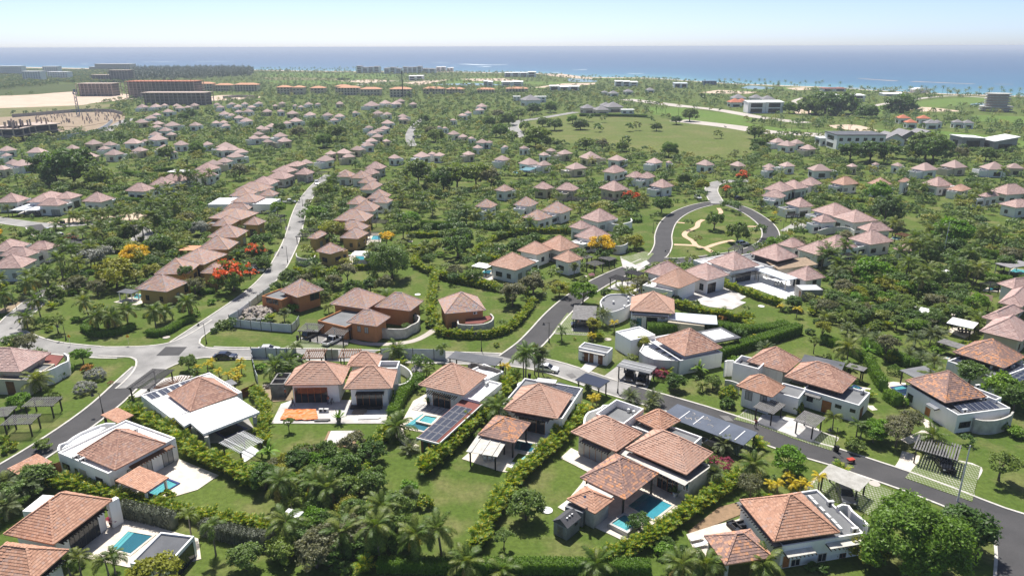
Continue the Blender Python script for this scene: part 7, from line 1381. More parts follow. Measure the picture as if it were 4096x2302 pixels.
car('white SUV parked at bottom of the park loop','f',(500,608),0.5,'car_white','suv');car('white SUV on grass left of the park road','f',(175,265),-1.4,'car_white','suv');car('dark car under trees right of park entrance','f',(480,275),0.2,'car_black','suv');car('dark SUV by the red-flowered tree','d',(2060,322),-1.4,'car_grey','suv');car('left of two white vans on the far road','c',(578,742),0.05,'car_white','van','van','van');car('right of two white vans on the far road','c',(612,742),0.05,'car_white','van','van','van');car('white car behind royal palms on the street','m3',(1890,262),-.3,'car_white','sedan')
h=empty('wheelbarrow',Q('l',(1298,275)),.3);tag(h,'red wheelbarrow standing on the bottom right street','wheelbarrow');tr=MB();tr.hexa([(-.4,-.25,.35),(.4,-.2,.35),(.4,.2,.35),(-.4,.25,.35),(-.6,-.38,.75),(.6,-.35,.7),(.6,.35,.7),(-.6,.38,.75)]);link('tray',tr.mesh('red_paint'),h);link('wheel',MB().tube([(.65,-.05,.2),(.65,.05,.2)],.2,10).mesh('rubber'),h)
for s in (-1,1):link('handle',MB().tube([(.6,s*.1,.25),(-.4,s*.25,.4),(-1.0,s*.28,.6)],.03,6).mesh('brown_wood'),h)
h=empty('condenser_unit',Q('m4',(950,960)));tag(h,'pale air conditioner units on terrace right of tarpaulin','air conditioner')
for k in range(2):ac_unit(h,Q('m4',(925+55*k,960)),Vector((1,0,0)),.12)
# ---------------------------------------------------------------- people
def person(label,t,p,pose,facing,shirt,trousers,hat=None,vest=None,z=0.1,hgt=1.74):
    b=Q(t,p,z);o=empty('person',b,facing);tag(o,label,'person');s=hgt/1.74
    J={'pel':(0,0,.95),'chest':(0,0,1.3),'neck':(0,0,1.5),'head':(0,.02,1.6),'top':(0,.02,1.72),'ls':(-.19,0,1.42),'rs':(.19,0,1.42),'le':(-.26,.02,1.14),'re':(.26,.02,1.14),'lh':(-.26,.12,.9),'rh':(.26,.12,.9),'lhip':(-.1,0,.92),'rhip':(.1,0,.92),'lk':(-.11,.03,.5),'rk':(.11,.03,.5),'la':(-.12,-.02,.08),'ra':(.12,-.02,.08),'lt':(-.13,.15,.04),'rt':(.13,.15,.04)}
    if pose == 'walk':J.update(lk=(-.11,.2,.52),la=(-.12,.3,.09),lt=(-.13,.46,.06),rk=(.11,-.05,.5),ra=(.12,-.38,.14),rt=(.13,-.26,.04),lh=(-.28,-.15,.95),rh=(.28,.28,1.02),re=(.26,.12,1.15))
    if pose == 'work':J.update(chest=(0,.12,1.26),neck=(0,.2,1.44),head=(0,.25,1.53),top=(0,.29,1.64),ls=(-.19,.14,1.38),rs=(.19,.14,1.38),le=(-.22,.32,1.16),re=(.22,.32,1.16),lh=(-.14,.5,1.0),rh=(.14,.5,1.0))
    if pose == 'crouch':J.update(pel=(0,-.1,.42),chest=(0,.14,.72),neck=(0,.24,.9),head=(0,.3,1.0),top=(0,.32,1.11),ls=(-.19,.18,.84),rs=(.19,.18,.84),le=(-.24,.36,.62),re=(.24,.36,.62),lh=(-.12,.52,.42),rh=(.12,.52,.42),lhip=(-.1,-.1,.4),rhip=(.1,-.1,.4),lk=(-.16,.28,.5),rk=(.16,.28,.5),la=(-.14,.02,.08),ra=(.14,.02,.08),lt=(-.15,.2,.04),rt=(.15,.2,.04))
    if pose == 'carry':J.update(re=(.34,.1,1.3),rh=(.42,.25,1.5))
    nm=list(J);idx={k:i for i,k in enumerate(nm)};V=[tuple(c*s for c in J[k]) for k in nm]
    E=[('pel','chest'),('chest','neck'),('neck','head'),('head','top'),('chest','ls'),('ls','le'),('le','lh'),('chest','rs'),('rs','re'),('re','rh'),('pel','lhip'),('lhip','lk'),('lk','la'),('la','lt'),('pel','rhip'),('rhip','rk'),('rk','ra'),('ra','rt')]
    # fingers: short chains rooted in each palm
    for sd in ('lh','rh'):
        hx=Vector(J[sd])*s;el=Vector(J['le' if sd == 'lh' else 're'])*s;d=(hx-el).normalized()
        for k,(off,ln) in enumerate(((-.03,.07),(-.01,.085),(.012,.08),(.032,.06))):
            V.append(tuple(hx+d*.09+Vector((0,off,0))));V.append(tuple(hx+d*(.09+ln)+Vector((0,off+.01,-.01))));i=len(V);nm += ['f','f'];E.append((sd,i-2));E.append((i-2,i-1))
        V.append(tuple(hx+d*.05+Vector((.045 if sd == 'lh' else -.045,.03,0))));nm.append('f');E.append((sd,len(V)-1))
    me=bpy.data.meshes.new('body');me.from_pydata(V,[(idx.get(a,a),idx.get(b_,b_)) for a,b_ in E],[]);ob=link('body',me,o)
    rad={'pel':.15,'chest':.165,'neck':.06,'head':.1,'top':.07,'ls':.075,'rs':.075,'le':.05,'re':.05,'lh':.035,'rh':.035,'lhip':.1,'rhip':.1,'lk':.065,'rk':.065,'la':.045,'ra':.045,'lt':.04,'rt':.04,'f':.009}
    sk=ob.modifiers.new('skin','SKIN');sv=me.skin_vertices[0].data
    for i,k in enumerate(nm):sv[i].radius=(rad[k]*s,rad[k]*s*(.75 if k in ('chest','pel') else 1));sv[i].use_root=(k == 'pel')
    ss=ob.modifiers.new('sub','SUBSURF');ss.levels=1;ss.render_levels=1
    # clothing colours by height on one continuous body
    mname=f'outfit_{shirt}_{trousers}_{pose}'
    if mname not in MAT:
        m_,n,l,bs=nt(mname);tc=n.new('ShaderNodeTexCoord');sp=n.new('ShaderNodeSeparateXYZ');l.new(tc.outputs['Object'],sp.inputs[0]);hz=J['pel'][2]*s+.02;nk=J['neck'][2]*s
        def cc(k):return tuple(x for x in {'skin':(.16,.085,.055),'navy':(.03,.04,.07),'grey':(.18,.18,.19),'dark':(.025,.025,.03),'white':(.65,.65,.65),'red':(.35,.06,.05),'blue':(.06,.09,.16)}[k])
        r=ramp(n,l,sp.outputs['Z'],[(0,(.03,.025,.02)),(.09,cc(trousers)),(max(.1,hz/2),cc(shirt)),(min(.99,nk/2),(.16,.085,.055))],'CONSTANT');n[r.node.name] if False else None
        mu=n.new('ShaderNodeMath');mu.operation='MULTIPLY';l.new(sp.outputs['Z'],mu.inputs[0]);mu.inputs[1].default_value=.5;l.new(mu.outputs[0],r.node.inputs[0]);l.new(r,bs.inputs['Base Color']);bs.inputs['Roughness'].default_value=.8
    me.materials.append(MAT[mname]);hd=Vector(J['head'])*s;tp=Vector(J['top'])*s
    if hat:link('helmet' if hat == 'white_paint' else 'cap',MB().tube([tp+Vector((0,0,-.06)),tp+Vector((0,0,.03)),tp+Vector((0,0,.1))],[.15,.14,.06],10).mesh(hat,smooth=True),o)
    else:link('hair',MB().tube([tp+Vector((0,-.02,-.08)),tp+Vector((0,-.02,.02)),tp+Vector((0,0,.08))],[.11,.115,.05],10).mesh('rubber',smooth=True),o)
    f=MB()
    for sx in (-1,1):f.box((hd.x+sx*.035,hd.y+.1,hd.z+.03),(.022,.02,.012))
    f.box((hd.x,hd.y+.115,hd.z),(.022,.03,.04));f.box((hd.x,hd.y+.1,hd.z-.045),(.05,.02,.012));link('face',f.mesh('skin'),o)
    if vest:
        c,p_=Vector(J['chest'])*s,Vector(J['pel'])*s;nk=Vector(J['neck'])*s;link('vest',MB().tube([p_+Vector((0,0,.06)),p_.lerp(c,.6),c+Vector((0,0,.05)),nk-Vector((0,0,.04))],[.18,.185,.2,.13],12).mesh('vest_orange',smooth=True),o)
person('worker in white helmet and orange vest beside block annex','m4',(460,760),'stand',2.0,'grey','navy','white_paint',True);person('worker in dark clothes walking on terrace with load','m4',(553,885),'walk',-1.4,'navy','dark');person('worker in orange vest standing by open timber doors','m4',(1005,850),'work',-2.2,'grey','blue',None,True);person('worker crouching on terrace beside the doors','m4',(1040,852),'crouch',-1.5,'grey','dark');person('person in red top walking past twin carports','m6',(390,1155),'carry',2.6,'red','dark',z=0);person('person standing at a door of the white hut','m8',(90,1405),'stand',3.1,'white','grey');person('person in white cap beside car under lattice pergola','l',(1345,590),'work',.6,'grey','blue','cloth_white',z=0)
# ================================================================== PLANTS
def cloud(seed,clumps,per,size,rz=.75,shell=.62,spread=.30,flat=0.0,top=False):
    """unit crown (radius 1) of leaf quads gathered in clumps; returns vertices, faces"""
    g=np.random.default_rng(seed);d=g.normal(size=(clumps,3));d /= np.linalg.norm(d,axis=1,keepdims=True);d[:,2]=np.where(d[:,2] <-.45,-d[:,2],d[:,2])
    if top:d[:,2]=np.abs(d[:,2])*.8+.2;d /= np.linalg.norm(d,axis=1,keepdims=True)
    c=d*(shell+(1-shell-spread*.6)*g.random((clumps,1)))*(1+.18*np.sin(3*np.arctan2(d[:,1:2],d[:,0:1])+seed));c[:,2] *= rz
    sz=spread*g.uniform(.6,1.2,(clumps,1));o=g.normal(size=(clumps,per,3));o /= np.linalg.norm(o,axis=2,keepdims=True);o *= g.random((clumps,per,1))**.45;o[:,:,2] *= .62
    p=(c[:,None,:]+o*sz[:,None,:]).reshape(-1,3);n=len(p)
    out=p-np.array([0,0,-.3]);out /= np.linalg.norm(out,axis=1,keepdims=True)+1e-6;nr=out*.8+g.normal(size=(n,3))*.65+np.array([0,0,.35]);nr /= np.linalg.norm(nr,axis=1,keepdims=True)
    a=np.cross(nr,g.normal(size=(n,3)));a /= np.linalg.norm(a,axis=1,keepdims=True);b=np.cross(nr,a);s=size*g.uniform(.6,1.3,(n,1))
    V=np.stack([p-a*s,p-b*s*.55,p+a*s,p+b*s*.55],1).reshape(-1,3);F=np.arange(n*4).reshape(-1,4);return V,F
def trunk_mesh(name,seed,mat='trunk',limbs=5):
    g=random.Random(seed);m=MB();m.tube([(0,0,0),(.03,0,.3),(.02,.03,.62),(0,0,1.0)],[.085,.06,.05,.035],7)
    for k in range(limbs):a=k*6.28/limbs+g.random();e=(math.cos(a)*.5,math.sin(a)*.5,1.05+g.random()*.3);m.tube([(.02,.02,.5+.08*k/limbs),(e[0]*.5,e[1]*.5,.8),e],[.04,.028,.01],5)
    return m.mesh(mat,name,True)
TRUNK=[trunk_mesh(f'trunk{k}',k) for k in range(3)]
CROWN={}
def crown(key,mat,seeds,clumps,per,size,**kw):CROWN[key]=[np_mesh(f'crown_{key}{s}',*cloud(s,clumps,per,size,**kw),mat) for s in seeds]
crown('round','leaf_tree',(1,2,3),60,70,.075);crown('airy','leaf_tree',(4,5,6),34,75,.07,spread=.24,shell=.5,rz=.7);crown('bright','leaf_bright',(7,8),55,70,.075);crown('olive','leaf_olive',(9,10),42,75,.065,spread=.26);crown('gold','leaf_yellowgreen',(11,12),45,70,.075);crown('silver','leaf_grey',(13,),50,70,.075)
crown('deep','leaf_hedge',(14,15),210,115,.036,shell=.66,spread=.22,rz=.85);crown('weeping','leaf_tree',(16,),90,90,.05,rz=.95,shell=.75);crown('red','flower_red',(17,18),30,30,.06,top=True,rz=.74,shell=.82,spread=.2);crown('yellow','flower_yellow',(19,20),55,50,.06,top=True,rz=.8,shell=.75,spread=.24);crown('magenta','flower_magenta',(21,),40,30,.06,top=True,shell=.8,spread=.2);crown('pinkfl','flower_pink',(22,),40,40,.08,shell=.7);crown('greybush','leaf_grey',(23,24),110,60,.05,rz=.6,shell=.85,spread=.16);crown('ball','leaf_hedge',(25,),140,40,.05,rz=.95,shell=.9,spread=.12);crown('shrub','leaf_tree',(26,27,28),30,45,.12,rz=.7);crown('shrub_bright','leaf_bright',(29,30),30,45,.12,rz=.7);crown('shrub_gold','leaf_areca',(31,32),30,45,.12,rz=.7);crown('croton','leaf_croton',(33,),26,40,.12,rz=.6)
def frond(L=1.0,pairs=26,droop=1.25,ll=.26,lw=.020,drop=.5,seed=0,up=0.0,thick=.012):
    """one arching feather leaf along +X"""
    g=np.random.default_rng(seed);V=[];F=[];n=10;pts=[];x=z=0.0;a=up
    for i in range(n+1):pts.append((x,0,z));x += math.cos(a)*L/n;z += math.sin(a)*L/n;a -= droop/n*(.5+i/n)
    def at(t):f=t*n;i=min(n-1,int(f));f -= i;p,q=np.array(pts[i]),np.array(pts[i+1]);d=q-p;return p+d*f,d/np.linalg.norm(d)
    for i in range(n):
        w0,w1=thick*(1-i/n*.8),thick*(1-(i+1)/n*.8);p,q=pts[i],pts[i+1];k=len(V);V += [(p[0],-w0,p[2]),(p[0],w0,p[2]),(q[0],w1,q[2]),(q[0],-w1,q[2])];F.append((k,k+1,k+2,k+3))
    for i in range(pairs):
        t=.1+.9*i/(pairs-1);p,d=at(min(t,.999));l=ll*L*math.sin(math.pi*min(.97,.14+.8*t))**.6*(1+.15*g.normal())
        for s in (-1,1):
            sd=np.array([0,s,0]);up_=np.cross(d,sd)*s;dr=drop+.25*g.normal();v=d*.55+sd*.8;v=v/np.linalg.norm(v);m=p+v*l*.55+np.array([0,0,-dr*l*.15]);e=p+v*l*.95+np.array([0,0,-dr*l*.75]);w=d*lw*L
            k=len(V);V += [tuple(p-w*.6),tuple(p+w*.6),tuple(m+w),tuple(m-w)];F.append((k,k+1,k+2,k+3));k=len(V);V += [tuple(m-w),tuple(m+w),tuple(e+w*.25),tuple(e-w*.25)];F.append((k,k+1,k+2,k+3))
    return np.array(V),np.array(F)
def rotv(V,pitch,yaw,off=(0,0,0),s=1.0):
    c,n=math.cos(pitch),math.sin(pitch);M=np.array([[c,0,-n],[0,1,0],[n,0,c]]);cy,sy=math.cos(yaw),math.sin(yaw);Y=np.array([[cy,-sy,0],[sy,cy,0],[0,0,1]]);return (V*s) @ (Y @ M).T+np.array(off)
def palm_crown(name,seed,n,L,pairs,mat,e0=(-.5,1.35),droop=1.25,ll=.26,lw=.02,drop=.5,off=0.0):
    g=np.random.default_rng(seed);VV,FF=[],[];k=0
    for i in range(n):
        f=(i+.5)/n;V,F=frond(1,pairs,droop*g.uniform(.8,1.2),ll,lw,drop,seed*50+i);V=rotv(V,e0[0]+(e0[1]-e0[0])*f**.8+.1*g.normal(),i*2.4+.3*g.normal(),(0,0,off),L*g.uniform(.85,1.1)*(1-.2*f));VV.append(V);FF.append(F+k);k += len(V)
    return np_mesh(name,np.concatenate(VV),np.concatenate(FF),mat)
PALM={'coconut':[palm_crown(f'coco{s}',s,19,3.5,17,'leaf_palm',lw=.028) for s in (1,2,3)],'date':[palm_crown(f'date{s}',s+10,34,2.6,20,'leaf_date',(-.4,1.4),.9,.2,.02,.25) for s in (1,2)],'christmas':[palm_crown(f'xmas{s}',s+20,12,2.0,16,'leaf_palm',(.1,1.3),1.9,.3,.03,.6) for s in (1,2)],'gold':[palm_crown(f'gold{s}',s+30,10,1.5,14,'leaf_gold_palm',(.1,1.3),1.8,.32,.035,.6) for s in (1,2)],'royal':[palm_crown(f'royal{s}',s+40,16,3.0,18,'leaf_tree',(-.3,1.3),1.3,.28,.026,.6) for s in (1,)],'fan':[palm_crown(f'fan{s}',s+50,40,1.5,8,'leaf_date',(-.6,1.5),.5,.5,.05,.2) for s in (1,)]}
FROND=[np_mesh(f'frond{k}',*frond(1,26,(1.0,1.35,1.6)[k],.25,.02,.55,90+k),'leaf_palm') for k in range(3)]+[np_mesh('frond_dry',*frond(1,22,1.5,.22,.02,.9,99),'leaf_palm_dry')]
def ptrunk(bend):return MB().tube([(0,0,0),(bend*.12,0,.2),(bend*.45,0,.6),(bend,0,1)],[.2,.15,.13,.11],8).mesh('palm_trunk','palm_trunk',True)
PTR=[(b,ptrunk(b)) for b in (.15,.5,-.4)]
ARECA=[]
for s in range(4):
    g=np.random.default_rng(60+s);VV,FF,k=[],[],0
    for i in range(26):V,F=frond(1,12,1.55*g.uniform(.8,1.2),.33,.035,.35,300+s*40+i,0,.016);V=rotv(V,g.uniform(1.05,1.52),i*2.4+g.normal()*.3,(g.normal()*.25,g.normal()*.25,g.uniform(0,.5)),g.uniform(1.7,3.0));VV.append(V);FF.append(F+k);k += len(V)
    ARECA.append(np_mesh(f'areca{s}',np.concatenate(VV),np.concatenate(FF),'leaf_areca'))
BANANA=[]
g=np.random.default_rng(5);VV,FF,k=[],[],0
for i in range(14):
    m=[];L=g.uniform(1.4,2.2);n=6
    V=[];x=z=0.0;a=0
    for j in range(n+1):w=.24*math.sin(math.pi*min(.97,.12+.83*j/n))**.7;V += [(x,-w,z-.1*w),(x,w,z-.1*w)];x += math.cos(a)*L/n;z += math.sin(a)*L/n;a -= .22
    F=np.array([(2*j,2*j+1,2*j+3,2*j+2) for j in range(n)]);V=rotv(np.array(V),g.uniform(.4,1.4),i*2.4,(0,0,g.uniform(.5,1.6)));VV.append(V);FF.append(F+k);k += len(V)
BANANA.append(np_mesh('banana',np.concatenate(VV),np.concatenate(FF),'leaf_bright'))
# ---- hedges
def hedge_section(seed,mat,n=520,L=1.25,Wd=1.0,H=1.0,size=.085):
    g=np.random.default_rng(seed);p=np.zeros((n,3));nr=np.zeros((n,3));f=g.random(n);u=g.random(n);w=g.random(n)
    topm=f < .42;s1=(f >= .42) & (f < .71);s2=f >= .71
    p[:,0]=(u-.5)*(L+.1);p[topm,1]=(w[topm]-.5)*Wd;p[topm,2]=H;nr[topm]=(0,0,1);p[s1,1]=-Wd/2;p[s1,2]=w[s1]*H;nr[s1]=(0,-1,0);p[s2,1]=Wd/2;p[s2,2]=w[s2]*H;nr[s2]=(0,1,0)
    p += g.normal(size=(n,3))*np.array([.03,.05,.05]);nr=nr+g.normal(size=(n,3))*.55;nr /= np.linalg.norm(nr,axis=1,keepdims=True);a=np.cross(nr,g.normal(size=(n,3)));a /= np.linalg.norm(a,axis=1,keepdims=True);b=np.cross(nr,a);s=size*g.uniform(.7,1.3,(n,1))
    V=np.stack([p-a*s,p-b*s*.6,p+a*s,p+b*s*.6],1).reshape(-1,3);F=np.arange(4*n).reshape(-1,4)
    x,y,z=L/2+.02,Wd/2-.07,H-.07;bx=np.array([(-x,-y,0),(x,-y,0),(x,y,0),(-x,y,0),(-x,-y,z),(x,-y,z),(x,y,z),(-x,y,z)]);k=len(V);bf=np.array([(4,5,6,7),(0,1,5,4),(1,2,6,5),(2,3,7,6),(3,0,4,7)])+k
    return np_mesh('hedge_section',np.concatenate([V,bx]),np.concatenate([F,bf]),mat)
HS={'a':[hedge_section(s,'leaf_areca',420,size=.16) for s in (7,8)],'g':[hedge_section(s,'leaf_hedge') for s in (1,2,3)],'b':[hedge_section(s,'leaf_hedge_grey') for s in (4,5)]}
def hedge(label,t,pts,kind='a',h=1.9,w=1.3):
    P0=[Q(t,p) for p in pts];dep=sum(PX(p)[2] for p in P0)/len(P0);st=(.72 if dep < 170 else 1.15) if kind == 'a' else 1.25
    P=smooth_path(P0,st);N=normals(P);root=empty('hedge',P[0]);tag(root,label,'hedge');rnd=random.Random(label)
    for i,(p,n) in enumerate(zip(P,N)):
        if kind == 'a':
            if i % 2 == 0 and i < len(P)-2:d=P[i+2]-P[i];q=link('hedge_core',rnd.choice(HS['a']),root,(P[i]+P[i+2])/2-P[0]);q.rotation_euler=(0,0,math.atan2(d.y,d.x));q.scale=(d.length/1.25,.95,h*.62)
            o=link('palm_clump',rnd.choice(ARECA),root,p-P[0]+n*(rnd.uniform(-.12,.12)+(.18 if i % 2 else -.18)));s=rnd.uniform(.8,1.08)*h/2.7*(1 if dep < 170 else 1.1);o.scale=(s*.68,s*.68,s*rnd.uniform(.9,1.12));o.rotation_euler=(0,0,rnd.random()*6.28)
        elif i < len(P)-1:
            d=P[i+1]-P[i];o=link('hedge_section',rnd.choice(HS[kind]),root,(P[i]+P[i+1])/2-P[0]);o.rotation_euler=(0,0,math.atan2(d.y,d.x));o.scale=(d.length/1.25,w,h*rnd.uniform(.97,1.03))
        occ_poly([p+Vector((x,y,0)) for x,y in ((-1,-1),(1,-1),(1,1),(-1,1))],1)
for a in (('yellow-green areca hedge between white villa and bottom-left villa','h',[(240,415),(560,480),(850,555),(1010,595),(1180,640)],'a',2.5),('yellow-green areca hedge behind the grey hedge, lower left','h',[(1230,650),(1420,680),(1700,735),(2000,790)],'a',2.2),
          ('tall yellow areca hedge between white-slab villa and white villa','m5',[(900,640),(1100,700),(1330,810),(1480,920),(1600,1040),(1820,1170),(2080,1270),(2320,1420)],'a',3.0),('areca hedge left of the villa under renovation','m4',[(40,720),(130,830),(200,960),(190,1120),(160,1300),(210,1400)],'a',2.4),
          ('clipped curving hedge right of the villa under renovation','m4',[(2200,560),(2080,660),(1990,760),(1930,860),(1880,960),(1830,1060)],'g',1.9,1.7),('areca hedge below the curving clipped hedge','m4',[(1850,1150),(1790,1230),(1700,1340),(1600,1420),(1540,1480)],'a',2.6),
          ('dense areca hedge left of plunge pool villa','m3',[(1480,420),(1360,540),(1250,660),(1120,790),(1000,940),(840,1120),(660,1280),(520,1400),(400,1500),(300,1600)],'a',3.0),('areca hedge right of plunge pool villa','m3',[(2330,850),(2250,960),(2120,1110),(1960,1280),(1800,1430),(1640,1580),(1480,1740),(1380,1900),(1260,2060),(1170,2200),(1100,2340),(1030,2480),(960,2600)],'a',2.8),('areca hedge right of the two pools','l',[(480,420),(360,500),(200,600),(60,700),(-60,790),(-200,880),(-380,965),(-560,1030)],'a',2.5),
          ('low clipped hedge along the bottom edge of the lawns','j',[(300,1060),(800,1070),(1100,1075),(1500,1070),(1850,1075),(2300,1085)],'g',1.6,1.5),('grey-green clipped hedge beside bottom-left terrace','h',[(890,660),(1080,700),(1290,750)],'b',2.2,1.5),('grey-green clipped hedge beyond the pool house','h',[(1500,790),(1660,830),(1840,870),(2010,900)],'b',2.0,1.5),
          ('areca hedge round lawn left of white villa with tent','d',[(560,760),(640,800),(760,850),(870,880),(1000,905),(1200,950)],'a',2.5),('areca hedge between the orange villas','i',[(720,-60),(700,30),(690,120),(690,200),(720,260)],'a',2.6),('areca hedge curving round the orange round-walled villa lawn','i',[(740,330),(800,360),(1060,370),(1180,350),(1270,310),(1350,240),(1400,180),(1430,120)],'a',2.2),('areca hedge winding up from the weeping tree','d',[(560,760),(590,720),(660,660),(740,600)],'a',2.4),('areca hedge behind the dry lawn near lane pool','d',[(520,545),(640,550),(760,545),(860,548)],'a',2.2),('double areca hedge above the ringed lawn','d',[(1030,660),(1100,610),(1200,560),(1330,530),(1500,520),(1740,520)],'a',2.4),('areca hedge right of the ringed lawn','d',[(1350,580),(1480,590),(1600,600)],'a',2.2),('areca hedge below the ringed lawn','d',[(1010,700),(1090,715),(1180,735)],'a',2.4),
          ('areca hedge right of teal door villa','m8',[(1140,790),(1280,830),(1450,880),(1640,920),(1830,950),(2000,970)],'a',2.4),('tall clipped hedge behind white square canopy','m8',[(830,1085),(1000,1085),(1250,1075),(1500,1060),(1700,1080),(1950,1110),(2200,1100),(2420,1060)],'g',2.2,2.2),('tall clipped hedge right of white canopy villa','m8',[(1530,1415),(1700,1360),(1900,1290),(2100,1230),(2300,1170),(2560,1085)],'g',2.1,2.0),('clipped hedge enclosing lawn behind twin-carport villa','m6',[(1240,60),(1400,120),(1600,210),(1760,300),(1880,430),(1950,560),(2030,680)],'g',2.0,1.6),('clipped hedge block between the two right villas','m6',[(2080,780),(2150,830),(2230,880)],'g',2.0,1.9),('dark clipped hedge behind the round bush, right','m7',[(180,270),(380,380),(560,450),(760,540),(880,560)],'g',2.0,1.6),
          ('areca and shrub hedge below slab pavilion terrace','m8',[(1670,540),(1780,590),(1920,640),(2060,690),(2200,740),(2320,780)],'a',2.2),('bright clipped hedge below tan villa wall','g',[(235,730),(330,710),(420,680),(490,640),(530,600)],'g',1.2,1.4),('round-cornered clipped hedge under left lawn palms','g',[(620,310),(680,345),(760,358),(850,345),(930,325),(985,300)],'g',1.5,1.6),('clipped hedge under right lawn palms','g',[(1095,350),(1180,355),(1260,325),(1330,280),(1420,240)],'g',1.5,1.6),('low clipped hedge beside ochre villa and flame tree','g',[(1430,30),(1500,40),(1560,30)],'g',1.0,1.2),
          ('green hedge left of dense palm row, upper one','b',[(380,205),(520,190),(690,160)],'g',2,1.6),('green hedge behind white round-fronted villa','b',[(720,190),(840,205),(950,210)],'g',2,1.6),('green hedge right of white round-fronted villa','b',[(820,270),(930,290),(1035,300)],'g',2,1.6),('upper terraced hedge near white square canopy','a',[(1090,980),(1250,985),(1450,960)],'g',2,1.6),('lower terraced hedge near white square canopy','a',[(920,1010),(1150,1030),(1420,1020)],'g',2,1.6),('dark high hedge behind three coconut palms lawn','d',[(620,480),(760,490),(940,500)],'g',2.6,1.6),('lower dark hedge right of the high hedge','d',[(1080,490),(1180,500),(1260,495)],'g',2.0,1.4),('clipped hedge right of the white box tank','f',[(2030,815),(2180,840),(2330,870),(2480,890)],'g',2.0,1.8),('long dark hedge at the right edge, middle one','f',[(2260,690),(2400,710),(2600,740)],'g',2.4,1.8),('long dark hedge at the right edge, upper one','f',[(2390,575),(2480,585),(2600,600)],'g',2.4,1.8),('low clipped hedge beside young palms right of park','f',[(840,505),(920,510),(1010,510)],'g',.9,1.5),('round clipped hedge at park loop corner','d',[(2150,430),(2190,440),(2230,435)],'g',1.4,2.2),('yellow hedge row below upper right villas','f',[(1100,275),(1250,285),(1400,290)],'a',1.8),('areca hedge right of lane pool terrace','d',[(510,650),(600,650),(700,640)],'a',2.0),('areca hedge left of weeping tree lawn','d',[(130,790),(210,785),(290,780)],'a',2.0),('areca hedge between lawns behind orange villas','d',[(180,930),(230,900),(285,880)],'a',2.0),('low areca border below lane curved stone wall','b',[(2180,800),(2250,830),(2380,830),(2480,800)],'a',1.8),('areca hedge behind ochre villas, left of lane','b',[(1100,720),(1220,715),(1340,700)],'a',2.0),('clipped hedge left of flame tree','b',[(1420,945),(1500,965),(1580,955)],'g',1.2,1.5),('long hedge in front of the clubhouse','c',[(1780,580),(1950,582),(2150,584),(2280,590)],'g',2.4,2.0)):hedge(*a)
# ---- single trees, palms and shrubs: everything goes in one list and the largest are built one by one
PL=[]     # kind, variant, position, radius or height, extra, look
def tree(t,c,rad,zc,var,look=None,flower=None):
    if t in 'bdf':rad *= 1.28;zc *= 1.12
    elif t in 'ace':rad *= 1.15
    p=W(*src(t,*c),zc);PL.append(dict(k='tree',v=var,p=Vector((p.x,p.y,0)),r=rad,h=zc,fl=flower,key=1,look=look));occ_poly([p+Vector((x*rad*.6,y*rad*.6,0)) for x,y in ((-1,-1),(1,-1),(1,1),(-1,1))],1)
def palm(t,b,hgt,var='coconut',look=None):p=Q(t,b);PL.append(dict(k='palm',v=var,p=p,r=2.5,h=hgt,key=1,look=look))
def shrub(t,c,rad,var='shrub',look=None):p=W(*src(t,*c),rad*.5);PL.append(dict(k='shrub',v=var,p=Vector((p.x,p.y,0)),r=rad,h=rad*.5,key=1,look=look));occ_poly([p+Vector((x*rad,y*rad,0)) for x,y in ((-.7,-.7),(.7,-.7),(.7,.7),(-.7,.7))],1)
